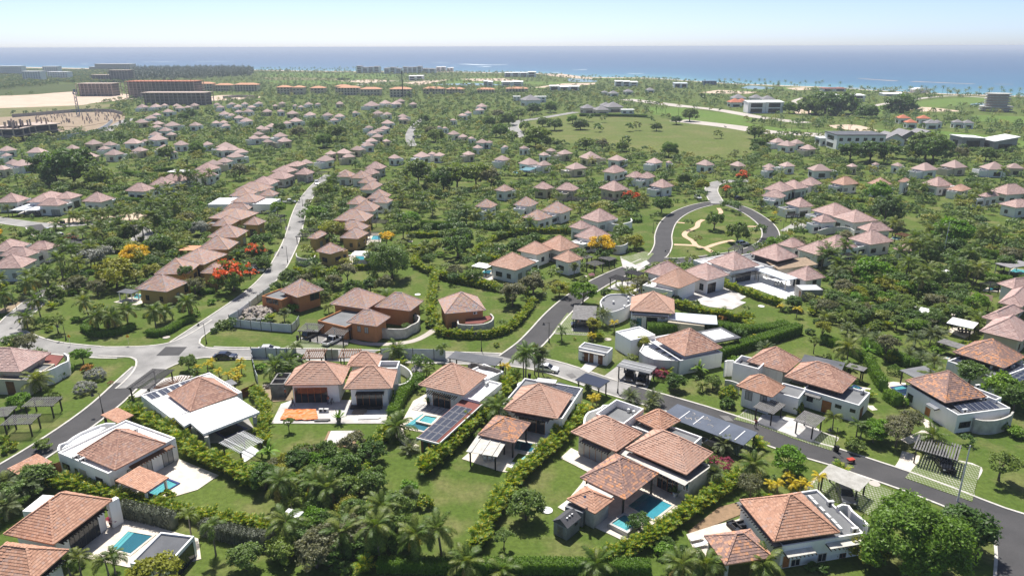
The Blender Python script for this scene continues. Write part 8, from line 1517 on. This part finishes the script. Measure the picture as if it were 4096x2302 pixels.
for a in (('l',(1760,850),6.1,4.4,'deep'),('l',(2140,740),4.0,3.6,'round'),('j',(1390,570),2.7,2.7,'round'),('j',(1225,810),1.3,2.2,'airy'),('h',(1800,960),2.1,2.2,'round'),('h',(1150,1075),3.0,3.0,'gold'),('h',(2130,250),1.9,2.0,'gold'),('g',(600,490),2.1,2.2,'bright'),('g',(140,830),2.0,2.0,'bright'),('g',(410,240),2.1,3.2,'airy'),('g',(1385,545),1.9,1.8,'round'),('g',(200,400),3.0,3.0,'olive'),('g',(90,390),2.4,3.0,'airy'),('d',(400,735),4.3,4.2,'weeping'),('d',(880,610),4.0,3.6,'airy'),('d',(480,490),2.6,3.2,'airy'),('d',(360,555),2.0,2.6,'airy',None,'yellow'),('d',(70,800),2.3,3.0,'olive'),('d',(350,890),2.4,2.6,'olive'),('d',(1290,960),3.0,3.2,'olive'),('d',(1440,890),2.9,3.2,'olive'),('d',(1810,950),2.7,3.0,'bright'),('d',(1950,620),3.3,3.4,'olive',None,'yellow'),('d',(2150,265),3.0,3.2,'airy',None,'red'),('d',(2390,310),3.4,3.2,'round'),('d',(540,410),2.8,3.0,'bright'),('d',(2090,500),2.6,2.4,'round'),('d',(2190,580),2.5,2.2,'gold'),('d',(880,90),6.0,6,'round'),('d',(1020,80),5.5,6,'round'),('d',(590,60),6.0,6.5,'round'),('d',(780,120),5,5,'round'),('d',(1130,110),4.5,5,'olive'),
          ('f',(300,420),3.2,3.4,'airy'),('f',(470,510),3.3,3.4,'round'),('f',(110,440),1.6,2.4,'airy'),('f',(1560,345),5.2,5.5,'round'),('f',(1500,205),4.4,4.4,'bright'),('f',(2040,500),4.8,4.8,'bright'),('f',(1450,815),4.4,4.0,'bright'),('f',(460,325),1.5,2.6,'gold'),('f',(175,560),1.4,2.6,'airy'),('f',(200,160),2.6,2.8,'gold'),('f',(390,205),2.5,2.2,'airy',None,'red'),('f',(505,105),3.0,3.4,'airy',None,'red'),('f',(585,155),2.4,2.6,'gold'),('f',(70,120),3,3,'round'),('f',(1640,470),2.2,1.8,'olive'),('f',(890,1030),1.6,1.8,'round'),('b',(1710,840),4.6,3.6,'airy',None,'red'),('b',(1870,660),2.7,2.8,'airy',None,'red'),('b',(1925,575),3.3,3.2,'airy'),('b',(985,690),3.3,3.6,'gold',None,'yellow'),('b',(870,465),2.8,3.2,'airy'),('b',(840,800),4.0,4.2,'gold'),('b',(1180,605),3.2,3.4,'round'),('b',(660,690),3.0,3.6,'silver'),('b',(760,650),2.2,3.2,'silver'),('b',(1370,410),2.6,2.8,'olive'),('b',(520,20),9,8,'round'),('b',(400,60),6.5,5,'round'),('b',(640,70),6.5,5.5,'round'),('b',(720,110),5,4,'round'),('b',(330,20),6,6,'round'),('b',(2390,200),3.8,4.4,'airy'),('b',(2320,370),3.2,3.4,'bright'),('b',(2440,500),3.6,3.6,'gold'),('b',(1480,480),2.8,2.4,'silver'),('b',(1995,480),2.2,2.4,'airy'),('b',(1360,800),1.8,4.0,'airy'),('b',(1760,60),4,4,'olive'),('b',(2040,330),2.5,2.8,'bright'),
          ('k',(1100,290),2.0,3.4,'gold'),('k',(1570,410),2.6,3.6,'olive'),('k',(2190,620),3.0,2.8,'round'),('k',(2410,730),3.4,3.2,'bright'),('k',(2520,800),3.0,2.8,'round'),('k',(1510,1030),2.0,2.2,'bright'),('k',(1670,1000),2.2,3.0,'olive'),('k',(1760,960),2.0,3.0,'olive'),('k',(290,690),1.8,1.5,'round'),('k',(530,150),1.2,1.6,'airy'),('k',(880,100),1.9,1.7,'round'),('k',(1040,390),1.5,3.0,'airy'),('l',(850,250),2.6,2.6,'bright'),('l',(570,430),2.2,2.2,'olive'),('l',(2420,280),2.8,3.0,'airy'),('l',(1480,40),2.0,2.2,'bright'),('l',(1650,40),2.2,3.0,'olive'),('i',(2240,400),2.0,2.8,'gold'),('i',(1880,260),1.7,2.8,'gold'),('m4',(490,1080),1.2,1.9,'airy'),('i',(1290,40),2.4,3.0,'olive'),('c',(2130,750),3.2,2.6,'airy'),('c',(1920,660),4,3.5,'round'),('c',(1600,640),6,4.5,'round'),('c',(1510,620),5,4,'round'),('c',(1380,650),4.5,4,'airy'),('c',(1790,640),5.5,4,'round'),('c',(1730,600),4.5,4,'bright'),('c',(2140,660),4,3.2,'round'),('c',(2210,650),4,3.4,'round'),('c',(2350,655),4.2,3.4,'round'),('c',(2300,605),4,3.6,'round'),('c',(2490,605),4,3.6,'round'),('c',(1860,590),4,3.5,'olive'),('c',(1960,595),3.6,3.5,'airy'),('e',(118,570),7,5.5,'round'),('e',(20,605),4.5,4,'round'),('e',(325,710),3.6,3.0,'bright'),('e',(595,695),5.5,5,'round'),('c',(775,340),6,4,'round'),('c',(962,340),8,6,'round'),('c',(1460,740),9,6,'round'),('e',(1120,500),16,8,'round'),('e',(1250,500),14,8,'round'),('e',(1000,510),12,7,'round'),('e',(1430,550),9,5,'round'),('e',(1670,505),14,6,'round'),('e',(1860,800),10,8,'round'),('e',(1920,830),9,7,'round'),('e',(1450,840),8,6,'round'),('e',(1300,840),7,6,'airy')):tree(*a)
for t,L_ in (('c',((1440,525,8),(1570,515,8),(1330,560,8),(1260,600,8),(1180,560,7),(1120,620,7),(1200,690,7),(1290,720,6),(720,720,7),(690,690,6),(530,420,6),(880,430,6),(1000,420,6),(1720,520,5),(1560,440,7),(1680,430,7),(1830,420,6),(1620,780,5),(1830,780,6),(1950,790,6),(2100,800,5),(2440,830,6),(800,560,6),(640,600,6),(560,640,5))),('a',((1400,560,7),(1350,590,6),(2330,640,8),(2480,700,9),(2200,700,7),(2060,660,6),(1450,830,6),(880,730,7),(1230,850,6),(1390,640,4),(1530,560,6),(2380,760,7),(1480,700,4))),('e',((700,760,6),(620,780,5),(1600,830,7),(1750,840,7),(2100,850,6),(2300,860,6),(850,520,8),(300,470,6),(200,440,7)))):
    for k,(x,y,r) in enumerate(L_):tree(t,(x,y),r*.8,r*.62,('round','deep','airy','round','olive')[k % 5])
for a in (('g',(705,635),2.0,'greybush'),('g',(615,735),2.0,'greybush'),('g',(300,265),1.6,'ball'),('g',(640,590),1.3,'croton'),('g',(1555,105),1.2,'shrub_bright'),('k',(1622,610),1.4,'ball'),('l',(350,290),1.9,'magenta'),('i',(2390,640),1.8,'magenta'),('i',(2330,610),1.4,'magenta'),('d',(1870,830),1.0,'pinkfl'),('i',(1168,420),.8,'shrub_gold'),('l',(1335,150),1.8,'shrub'),('g',(815,700),.6,'magenta'),('m4',(2270,340),1.6,'ball'),('k',(395,850),1.5,'shrub'),('k',(410,760),1.6,'shrub_gold'),('k',(860,850),1.9,'shrub_gold'),('k',(900,880),1.5,'shrub_gold'),('i',(820,345),1.0,'croton'),('m4',(1680,210),1.3,'shrub_gold'),('i',(1745,375),.55,'ball'),('i',(1850,372),.55,'ball'),('i',(1655,385),.5,'ball'),('j',(2400,920),1.4,'shrub_bright'),('f',(100,650),.6,'shrub_gold'),('i',(400,335),1.2,'shrub'),('i',(330,330),1.1,'shrub'),('i',(480,325),1.1,'shrub'),('i',(560,290),1.0,'shrub'),('i',(960,345),1.0,'shrub'),('i',(1020,350),.9,'shrub'),('l',(1020,1040),.9,'shrub'),('l',(1090,1050),.9,'shrub'),('h',(310,150),1.6,'shrub'),('h',(60,160),1.4,'shrub_gold'),('m5',(930,410),.8,'shrub'),('g',(1230,1010),.6,'shrub'),('f',(1880,512),.9,'magenta'),('m3',(1330,205) if False else (2420,470),.8,'shrub')):shrub(*a)
for b in ((735,335),(945,285),(1215,255),(655,215),(860,330),(1150,300),(800,300),(1400,230),(300,220),(370,100),(205,300),(45,180)):palm('g',b,random.uniform(3.0,5.2))
for b in ((480,920),(595,880),(545,790),(1120,430),(1180,410),(1230,475),(1150,505),(1205,380),(1270,335),(1100,510),(1290,420),(1320,390),(1060,560),(1240,300),(1170,330),(1130,360),(720,640),(765,610),(700,760),(310,1010),(375,985),(50,1060),(940,600),(1000,590),(900,560),(480,760),(250,1060),(1560,200),(1500,190),(1450,180),(1400,190),(1330,200),(2430,240),(2480,200),(2350,300)):palm('b',b,random.uniform(5,8.5))
for b in ((540,440),(597,442),(685,432),(740,435),(765,422),(800,408),(885,392),(952,420),(1018,428),(1075,360),(645,475),(610,560)):palm('b',b,random.uniform(2.2,3.6))
for b,hh in (((310,1000),5.5),((350,830),5.0),((565,990),4.0),((765,960),4.4),((940,1075),1.6),((1900,1090),1.6),((1235,1095),.8),((30,960),3.5)):palm('j',b,hh)
for b in ((2090,580),(2340,560),(2440,620),(2110,900)):palm('h',b,random.uniform(3,4.6))
for b,hh in (((200,1130),2.3),((640,1125),2.4),((40,1130),2.4)):palm('l',b,hh)
for b in ((1080,790),(1150,800),(1240,770),(1100,740),(1655,745),(1705,765),(1790,770),(1855,745),(1900,700),(1950,640),(1740,700),(1520,980),(1790,1010),(1850,960),(2060,900),(2190,910),(2150,780),(2200,740),(1880,590),(1210,830),(2240,640),(2280,600),(2330,640),(2170,330),(2290,310),(1820,280),(2400,160),(1700,900)):palm('f',b,random.uniform(4,7))
for b in ((950,450),(1025,465),(1115,465),(560,250),(600,310),(700,400),(480,320),(430,260),(640,330),(1220,520),(660,200),(720,250)):palm('d',b,random.uniform(3.5,6))
for b,hh in (((1275,345),1.6),((1390,400),1.8),((1770,440),2.2),((1880,420),2.8),((1720,540),1.6),((1810,580),1.8),((1910,610),2.0),((1480,440),2.0),((1940,420),2.2)):palm('k',b,hh,'date')
for b,hh in (((60,500),2.0),((200,540),2.2),((60,680),2.0),((130,520),1.6)):palm('h',b,hh,'date')
palm('i',(1370,690),5.5,'royal');palm('i',(1385,680),6.2,'royal');palm('i',(1480,660),3.6,'fan');palm('i',(1510,640),4.8,'fan');palm('i',(1450,640),5.6,'fan');palm('g',(2095,250),2.4,'fan');palm('m8',(320,1010),3.0,'date');palm('d',(1740,850),3.6,'fan');palm('h',(1590,955),4.6,'christmas');palm('h',(1410,830),3.6,'christmas');palm('h',(520,1110),2.4,'christmas');palm('h',(600,1110),2.8,'christmas');palm('h',(800,1100),2.2,'christmas');palm('h',(850,1090),2.6,'christmas');palm('m4',(2480,280),2.8,'christmas');palm('m4',(600,260),2.6,'christmas');palm('m4',(1920,290),2.4,'coconut');palm('k',(1165,1040),2.4,'christmas');palm('k',(1340,1100),2.4,'christmas');palm('k',(1370,1110),2.2,'christmas');palm('l',(365,200),1.6,'date');palm('m1',(1195,210),2.6,'gold');palm('m2',(1290,110),1.2,'date');palm('m3',(2430,820),1.2,'gold');palm('m3',(2480,740),2.2,'gold');palm('m3',(2530,700),1.6,'gold');palm('m3',(1355,330),2.2,'gold');palm('k',(900,220),2.2,'gold');palm('k',(780,170),1.2,'gold');palm('k',(590,400),1.2,'gold');palm('i',(1870,390),1.4,'gold');palm('m8',(200,1180),1.2,'gold');palm('m8',(450,1080),2.4,'gold');palm('i',(1650,390),2.6,'christmas');palm('j',(530,190),.6,'date');palm('i',(2150,840),1.2,'date');palm('i',(2320,860),1.6,'date');palm('k',(210,760),1.2,'christmas')
for b in ((1455,625),(1530,615),(1560,575),(1615,655),(1680,675),(1740,700),(1760,690),(1780,640),(1775,570),(1740,660)):palm('g',b,random.uniform(.9,1.6),'gold')
for b in ((700,500),(760,490),(830,430),(860,460),(930,470),(960,500)):palm('l',b,random.uniform(.8,1.6),'gold')
for b in ((885,500),(910,480),(935,490),(955,470),(975,485),(1000,470)):palm('f',b,random.uniform(2.2,3),'christmas')
for b in ((740,420),(820,400),(960,390)):palm('f',b,2.6,'gold')
PL.append(dict(k='shrub',v='banana',p=Q('k',(1415,500)),r=1.5,h=.7,key=1,look=None));PL.append(dict(k='shrub',v='banana',p=Q('h',(1980,240)),r=1.6,h=.7,key=1,look=None));PL.append(dict(k='shrub',v='banana',p=Q('k',(180,640)),r=1.7,h=.7,key=1,look=None))
# ---- scattered growth between the gardens
JUNGLE=[('h',[(1900,420),(2040,300),(2420,230),(2576,200),(2576,1108),(1960,1108),(1930,760),(2080,620)]),('j',[(0,200),(300,250),(330,480),(520,560),(600,640),(560,780),(420,960),(300,1030),(0,1104)]),('k',[(960,200),(1180,100),(1600,60),(2000,60),(2300,130),(2250,300),(1980,320),(1700,360),(1350,330),(1060,260)]),('f',[(1100,900),(1250,700),(1700,600),(1900,560),(2250,520),(2576,620),(2576,680),(2050,740),(1900,850),(2200,960),(1800,1104),(1200,1080)]),('k',[(2300,640),(2576,560),(2576,1000),(2420,900),(2300,780)]),('h',[(0,380),(240,440),(420,490),(200,600),(0,700)]),('l',[(1440,1000),(1500,950),(2000,1104),(1440,1108)]),('b',[(0,900),(260,900),(600,830),(650,900),(520,1000),(300,1060),(160,1000),(0,1040)]),('b',[(650,600),(900,530),(1080,480),(1300,260),(1420,200),(1640,160),(1640,300),(1480,440),(1400,560),(1150,680),(900,720)])]
rng=random.Random(21)
def zone_hit(px,poly):
    x,y=px;ins=False;n=len(poly)
    for i in range(n):
        x1,y1=poly[i];x2,y2=poly[(i+1) % n]
        if (y1 > y) != (y2 > y) and x < (x2-x1)*(y-y1)/(y2-y1)+x1:ins=not ins
    return ins
JZ=[[src(t,*p) for p in pts] for t,pts in JUNGLE]
PINE=[src('a',*p) for p in [(985,330),(985,252),(1200,238),(1450,225),(1800,228),(1880,262),(1850,300),(1400,330)]]
OPEN=[[src('e',*p) for p in [(0,380),(700,345),(1500,380),(2576,420),(2576,830),(1950,800),(1500,700),(700,700),(0,620)]],[src('c',*p) for p in [(0,240),(1800,280),(2576,300),(2576,330),(1900,350),(1400,390),(1000,350),(500,350),(0,345)]],[src('a',*p) for p in [(0,235),(660,240),(980,330),(1850,310),(1900,250),(2576,250),(2576,350),(1900,340),(1500,400),(930,430),(0,430)]]]
DENSE=[[src('a',*p) for p in [(-200,300),(0,235),(660,245),(985,250),(985,335),(560,342),(-200,350)]],[src('a',*p) for p in [(-200,352),(560,346),(560,392),(-200,425)]]]
def scatter():
    y=74.0
    while y < 2100:
        cell=2.6 if y < 175 else (3.6 if y < 330 else (5.0 if y < 650 else (7.5 if y < 1200 else 10)));half=.80*(y+20);x=-half
        while x < half:
            X,Y=x+rng.uniform(-.45,.45)*cell,y+rng.uniform(-.45,.45)*cell;x += cell
            if not on_land(X,Y):continue
            px=PX((X,Y,0))
            if px[0] <-260 or px[0] > 4360 or px[1] > 2600:continue
            o=occ_at(X,Y)
            if o == 1:continue
            s=(px[0],px[1]);pine=zone_hit(s,PINE)
            if pine:PL.append(dict(k='tree',v='pine',p=Vector((X,Y,0)),r=rng.uniform(2.5,5),h=rng.uniform(5,12),key=0,look=None));continue
            if o == 2:continue
            if o == 3 and rng.random() < .5:continue
            if any(zone_hit(s,z) for z in DENSE):PL.append(dict(k='tree',v='far',p=Vector((X,Y,0)),r=rng.uniform(2.5,5),h=rng.uniform(2.5,5),key=0,look=None));continue
            j=any(zone_hit(s,z) for z in JZ);op=any(zone_hit(s,z) for z in OPEN)
            pr=.9 if j else ((.16 if y < 175 else .52) if not op else .34)
            if y > 330 and not op:pr=.6
            if rng.random() > pr:continue
            k=rng.random();big=min(1.0,max(.55,y/420))
            if op:kk=(.42,.72)
            elif j:kk=(.62,.67)
            elif y < 175:kk=(.12,.22)
            else:kk=(.62,.68)
            if o == 3:kk=(.06,.08)
            if k < kk[0]:
                v=rng.choices(('round','airy','olive','bright','gold'),(5,4,2,1.2,1))[0];r=rng.uniform(1.4,2.6)*(1.1 if j else .8) if y < 175 else rng.uniform(1.7,3.3)*(.7 if o == 3 else 1);fl=rng.choices((None,'yellow','red'),(30,.8,.25))[0] if y > 200 else None
                PL.append(dict(k='tree',v=v,p=Vector((X,Y,0)),r=r,h=r*rng.uniform(.7,1.0),fl=fl,key=0,look=None))
            elif k < kk[1]:PL.append(dict(k='palm',v=rng.choices(('coconut','date','fan','christmas'),(6,1,1,1))[0],p=Vector((X,Y,0)),r=2.5,h=rng.uniform(1.8,5.2)*(1 if y > 175 else .7),key=0,look=None))
            else:PL.append(dict(k='shrub',v=rng.choices(('shrub','shrub_bright','shrub_gold','areca','croton'),(5,2,2.5,3,.3))[0],p=Vector((X,Y,0)),r=rng.uniform(.8,1.8),h=.7,key=0,look=None))
        y += cell
scatter()
for t,pts,n in (('a',[(1890,252),(2576,252)],34),('c',[(0,246),(850,252)],20),('e',[(300,350),(1200,378)],18),('e',[(1250,420),(2050,425)],30),('e',[(2050,428),(2560,428)],10),('e',[(800,690),(1600,700)],7),('c',[(600,420),(1500,410)],30),('c',[(2330,560),(2500,570)],4)):
    a,b=Q(t,pts[0]),Q(t,pts[1])
    for k in range(n):q=a.lerp(b,(k+rng.random())/n);q.y += rng.uniform(-12,6);PL.append(dict(k='palm',v='coconut',p=q,r=2.5,h=rng.uniform(6,11),key=0,look=None))
for d in PL:
    c=PX((d['p'].x,d['p'].y,d['h']));d['px']=c;vis=-60 < c[0] < 4156 and c[1] < 2420 and c[2] > 5;d['size']=(d['r']/max(c[2],1))*(1 if vis else .05)*(1.6 if d['key'] else 1)
LOOK={'round':'dark green round','airy':'airy green','olive':'olive green','bright':'bright green','gold':'yellow-green','silver':'silvery grey','deep':'dense glossy green','weeping':'dark weeping','pine':'dark pine-like','greybush':'grey clipped','ball':'clipped ball','magenta':'magenta flowering','pinkfl':'pale pink flowering','shrub':'green','shrub_bright':'bright green','shrub_gold':'golden green','areca':'areca-leaved','croton':'orange-leaved','banana':'broad-leaved banana','coconut':'coconut','date':'feathery date','christmas':'slender drooping','gold_p':'small golden','royal':'tall royal','fan':'fan-leaved'}
ONE,REST=[],[]
for kind,cap in (('tree',300),('palm',300),('shrub',300)):
    L_=sorted([d for d in PL if d['k'] == kind and d['v'] not in ('pine','far')],key=lambda d:-d['size']);ONE += L_[:cap];REST += L_[cap:]
REST += [d for d in PL if d['v'] in ('pine','far')]
# label each single plant by the villa it stands next to
for d in ONE:
    a=min(ANCH,key=lambda q:(q[1]-d['p'].x)**2+(q[2]-d['p'].y)**2);pa=PX((a[1],a[2],2));pp=PX((d['p'].x,d['p'].y,0));dx,dy=pp[0]-pa[0],pp[1]-pa[1]
    rel=('left of' if dx < 0 else 'right of') if abs(dx) > abs(dy)*1.3 else ('behind' if dy < 0 else 'in front of');look=LOOK['gold_p' if (d['v'] == 'gold' and d['k'] == 'palm') else d['v']]
    if d.get('fl'):look={'yellow':'yellow flowering','red':'red flowering','magenta':'magenta flowering'}[d['fl']]
    d['lab']=(look,d['k'],rel,a[0]);d['sx']=pp[0]
GR={}
for d in ONE:GR.setdefault(d['lab'],[]).append(d)
for lab,ds in GR.items():
    ds.sort(key=lambda d:d['sx'])
    for i,d in enumerate(ds):d['label']=f'{lab[0]} {lab[1]} {lab[2]} {lab[3]}' if len(ds) == 1 else f'{ordn(i + 1)} {lab[0]} {lab[1]} from left, {lab[2]} {lab[3]}'
    for d in ds:
        if len(d['label'].split()) > 16:d['label']=d['label'].replace(lab[0],lab[0].split()[0],1)
        if len(d['label'].split()) > 16:d['label']=d['label'].replace(', in front of the ',', before ').replace(' of the ',' of ')
frondn=sorted([d for d in ONE if d['k'] == 'palm' and d['v'] == 'coconut'],key=lambda d:-d['size'])[:36]
for d in frondn:d['fr']=True
for d in ONE:
    rz=rng.random()*6.28
    if d['k'] == 'tree':
        o=empty('tree',d['p'],rz);tag(o,d['label'],'tree','trees of the estate');t=link('trunk',TRUNK[rng.randrange(3)],o);t.scale=(d['r']*.9,d['r']*.9,d['h']*.95);c=link('crown',rng.choice(CROWN[d['v']]),o,(0,0,d['h']));c.scale=(d['r'],d['r']*rng.uniform(.9,1.1),d['r']*rng.uniform(.85,1.05))
        if d['h']-d['r']*.62 > 2.2:pass
        if d.get('fl'):f=link('flowers',rng.choice(CROWN[d['fl']]),o,(0,0,d['h']+d['r']*.04));f.scale=tuple(v*1.03 for v in c.scale)
    elif d['k'] == 'palm':
        o=empty('palm_tree',d['p'],rz);tag(o,d['label'],'palm','palms of the estate');b,tm=rng.choice(PTR) if d['v'] in ('coconut',) else PTR[0];s=1.0 if d['v'] in ('coconut','royal') else .7;t=link('trunk',tm,o);t.scale=(s,s,d['h']);top=Vector((b*s,0,d['h']*.985))
        if d.get('fr'):
            for i in range(20):
                f=(i+.5)/20;dry=i in (0,2);m=FROND[3] if dry else rng.choice(FROND[:3]);q=link('frond',m,o,top);L=rng.uniform(2.7,3.6)*(1-.2*f);q.scale=(L,L,L);q.rotation_euler=(0,-(-.75+2.1*f**.85+rng.uniform(-.1,.1)),i*2.4+rng.uniform(-.3,.3))
        else:c=link('crown',rng.choice(PALM[d['v']]),o,top);c.scale=(1,1,1) if d['h'] > 1.8 else (.85,.85,.85)
    else:
        o=empty('shrub',d['p'],rz);tag(o,d['label'],'shrub','shrubs of the gardens')
        if d['v'] == 'areca':c=link('foliage',rng.choice(ARECA),o);c.scale=(.75,)*3
        elif d['v'] == 'banana':c=link('foliage',BANANA[0],o);c.scale=(1.1,)*3
        else:c=link('foliage',rng.choice(CROWN[d['v']]),o,(0,0,d['r']*.5));c.scale=(d['r'],d['r'],d['r']*.9)
# everything smaller or further off merges into masses
LOWT=[cloud(s,30,13,.115,rz=.75,shell=.68,spread=.3) for s in (101,102,103,104)];LOWF=[cloud(s,18,6,.21,rz=.75,shell=.7,spread=.3) for s in (105,106)];LOWPINE=[cloud(s,14,7,.2,rz=1.6,shell=.5,spread=.4) for s in (111,112)];LOWS=[cloud(s,14,9,.17,rz=.7,shell=.6,spread=.34) for s in (121,122)]
def lowpalm(seed):
    g=np.random.default_rng(seed);VV,FF,k=[],[],0
    for i in range(12):V,F=frond(1,5,1.3,.22,.07,.6,seed*9+i,0,.04);V=rotv(V,-.5+1.8*(i+.5)/12,i*2.4,(0,0,0),3.6);VV.append(V);FF.append(F+k);k += len(V)
    return np.concatenate(VV),np.concatenate(FF)
LOWP=[lowpalm(s) for s in (1,2)]
def mass(name,label,items,mat):
    VV,FF,TT,k=[],[],[],0;g=np.random.default_rng(3)
    for d in items:
        a=g.random()*6.28;c,s=math.cos(a),math.sin(a);M=np.array([[c,-s,0],[s,c,0],[0,0,1]])
        if d['k'] == 'tree':V,F=(LOWPINE if d['v'] == 'pine' else (LOWT if d['p'].y < 480 else LOWF))[g.integers(2)];V=(V*d['r']) @ M.T+np.array([d['p'].x,d['p'].y,d['h']])
        elif d['k'] == 'palm':
            V,F=LOWP[g.integers(2)];V=V @ M.T+np.array([d['p'].x,d['p'].y,d['h']]);w=.16;x,y,h=d['p'].x,d['p'].y,d['h'];T=np.array([(x-w,y-w,0),(x+w,y-w,0),(x+w*.6,y,h),(x-w*.6,y,h),(x,y+w,0),(x,y+w,h)]);F=np.concatenate([F,np.array([(0,1,2,3),(1,4,5,2),(4,0,3,5)])+len(V)]);V=np.concatenate([V,T])
        else:V,F=LOWS[g.integers(2)];V=(V*d['r']) @ M.T+np.array([d['p'].x,d['p'].y,d['r']*.5])
        VV.append(V);FF.append(F+k);k += len(V);TT.append(np.full(len(V),g.random()))
    if VV:o=link(name,np_mesh(name,np.concatenate(VV),np.concatenate(FF),mat,np.concatenate(TT)));tag(o,label,'vegetation',None,'stuff')
mass('far_woodland','distant green tree canopy between villas and coast',[d for d in REST if d['k'] == 'tree' and d['v'] != 'pine'],'leaf_far');mass('pine_wood','dark coastal pine wood in front of the sea',[d for d in REST if d['v'] == 'pine'],'leaf_pine');mass('far_palms','distant coconut palms along the coast and golf course',[d for d in REST if d['k'] == 'palm'],'leaf_far');mass('undergrowth','low green shrubs filling the gaps between gardens',[d for d in REST if d['k'] == 'shrub'],'leaf_far')
# ================================================================== HAZE
hm=bpy.data.materials.new('haze');hm.use_nodes=True;hn=hm.node_tree.nodes;hn.remove(hn['Principled BSDF']);pv=hn.new('ShaderNodeVolumePrincipled');pv.inputs['Color'].default_value=(.80,.88,1.0,1);pv.inputs['Density'].default_value=HAZE;pv.inputs['Anisotropy'].default_value=.0
hm.node_tree.links.new(pv.outputs[0],hn['Material Output'].inputs['Volume']);MAT['haze']=hm
hz=MB().box((0,22000,30.5),(120000,54000,67)).mesh('haze');ho=link('haze',hz);ho['kind']='stuff'
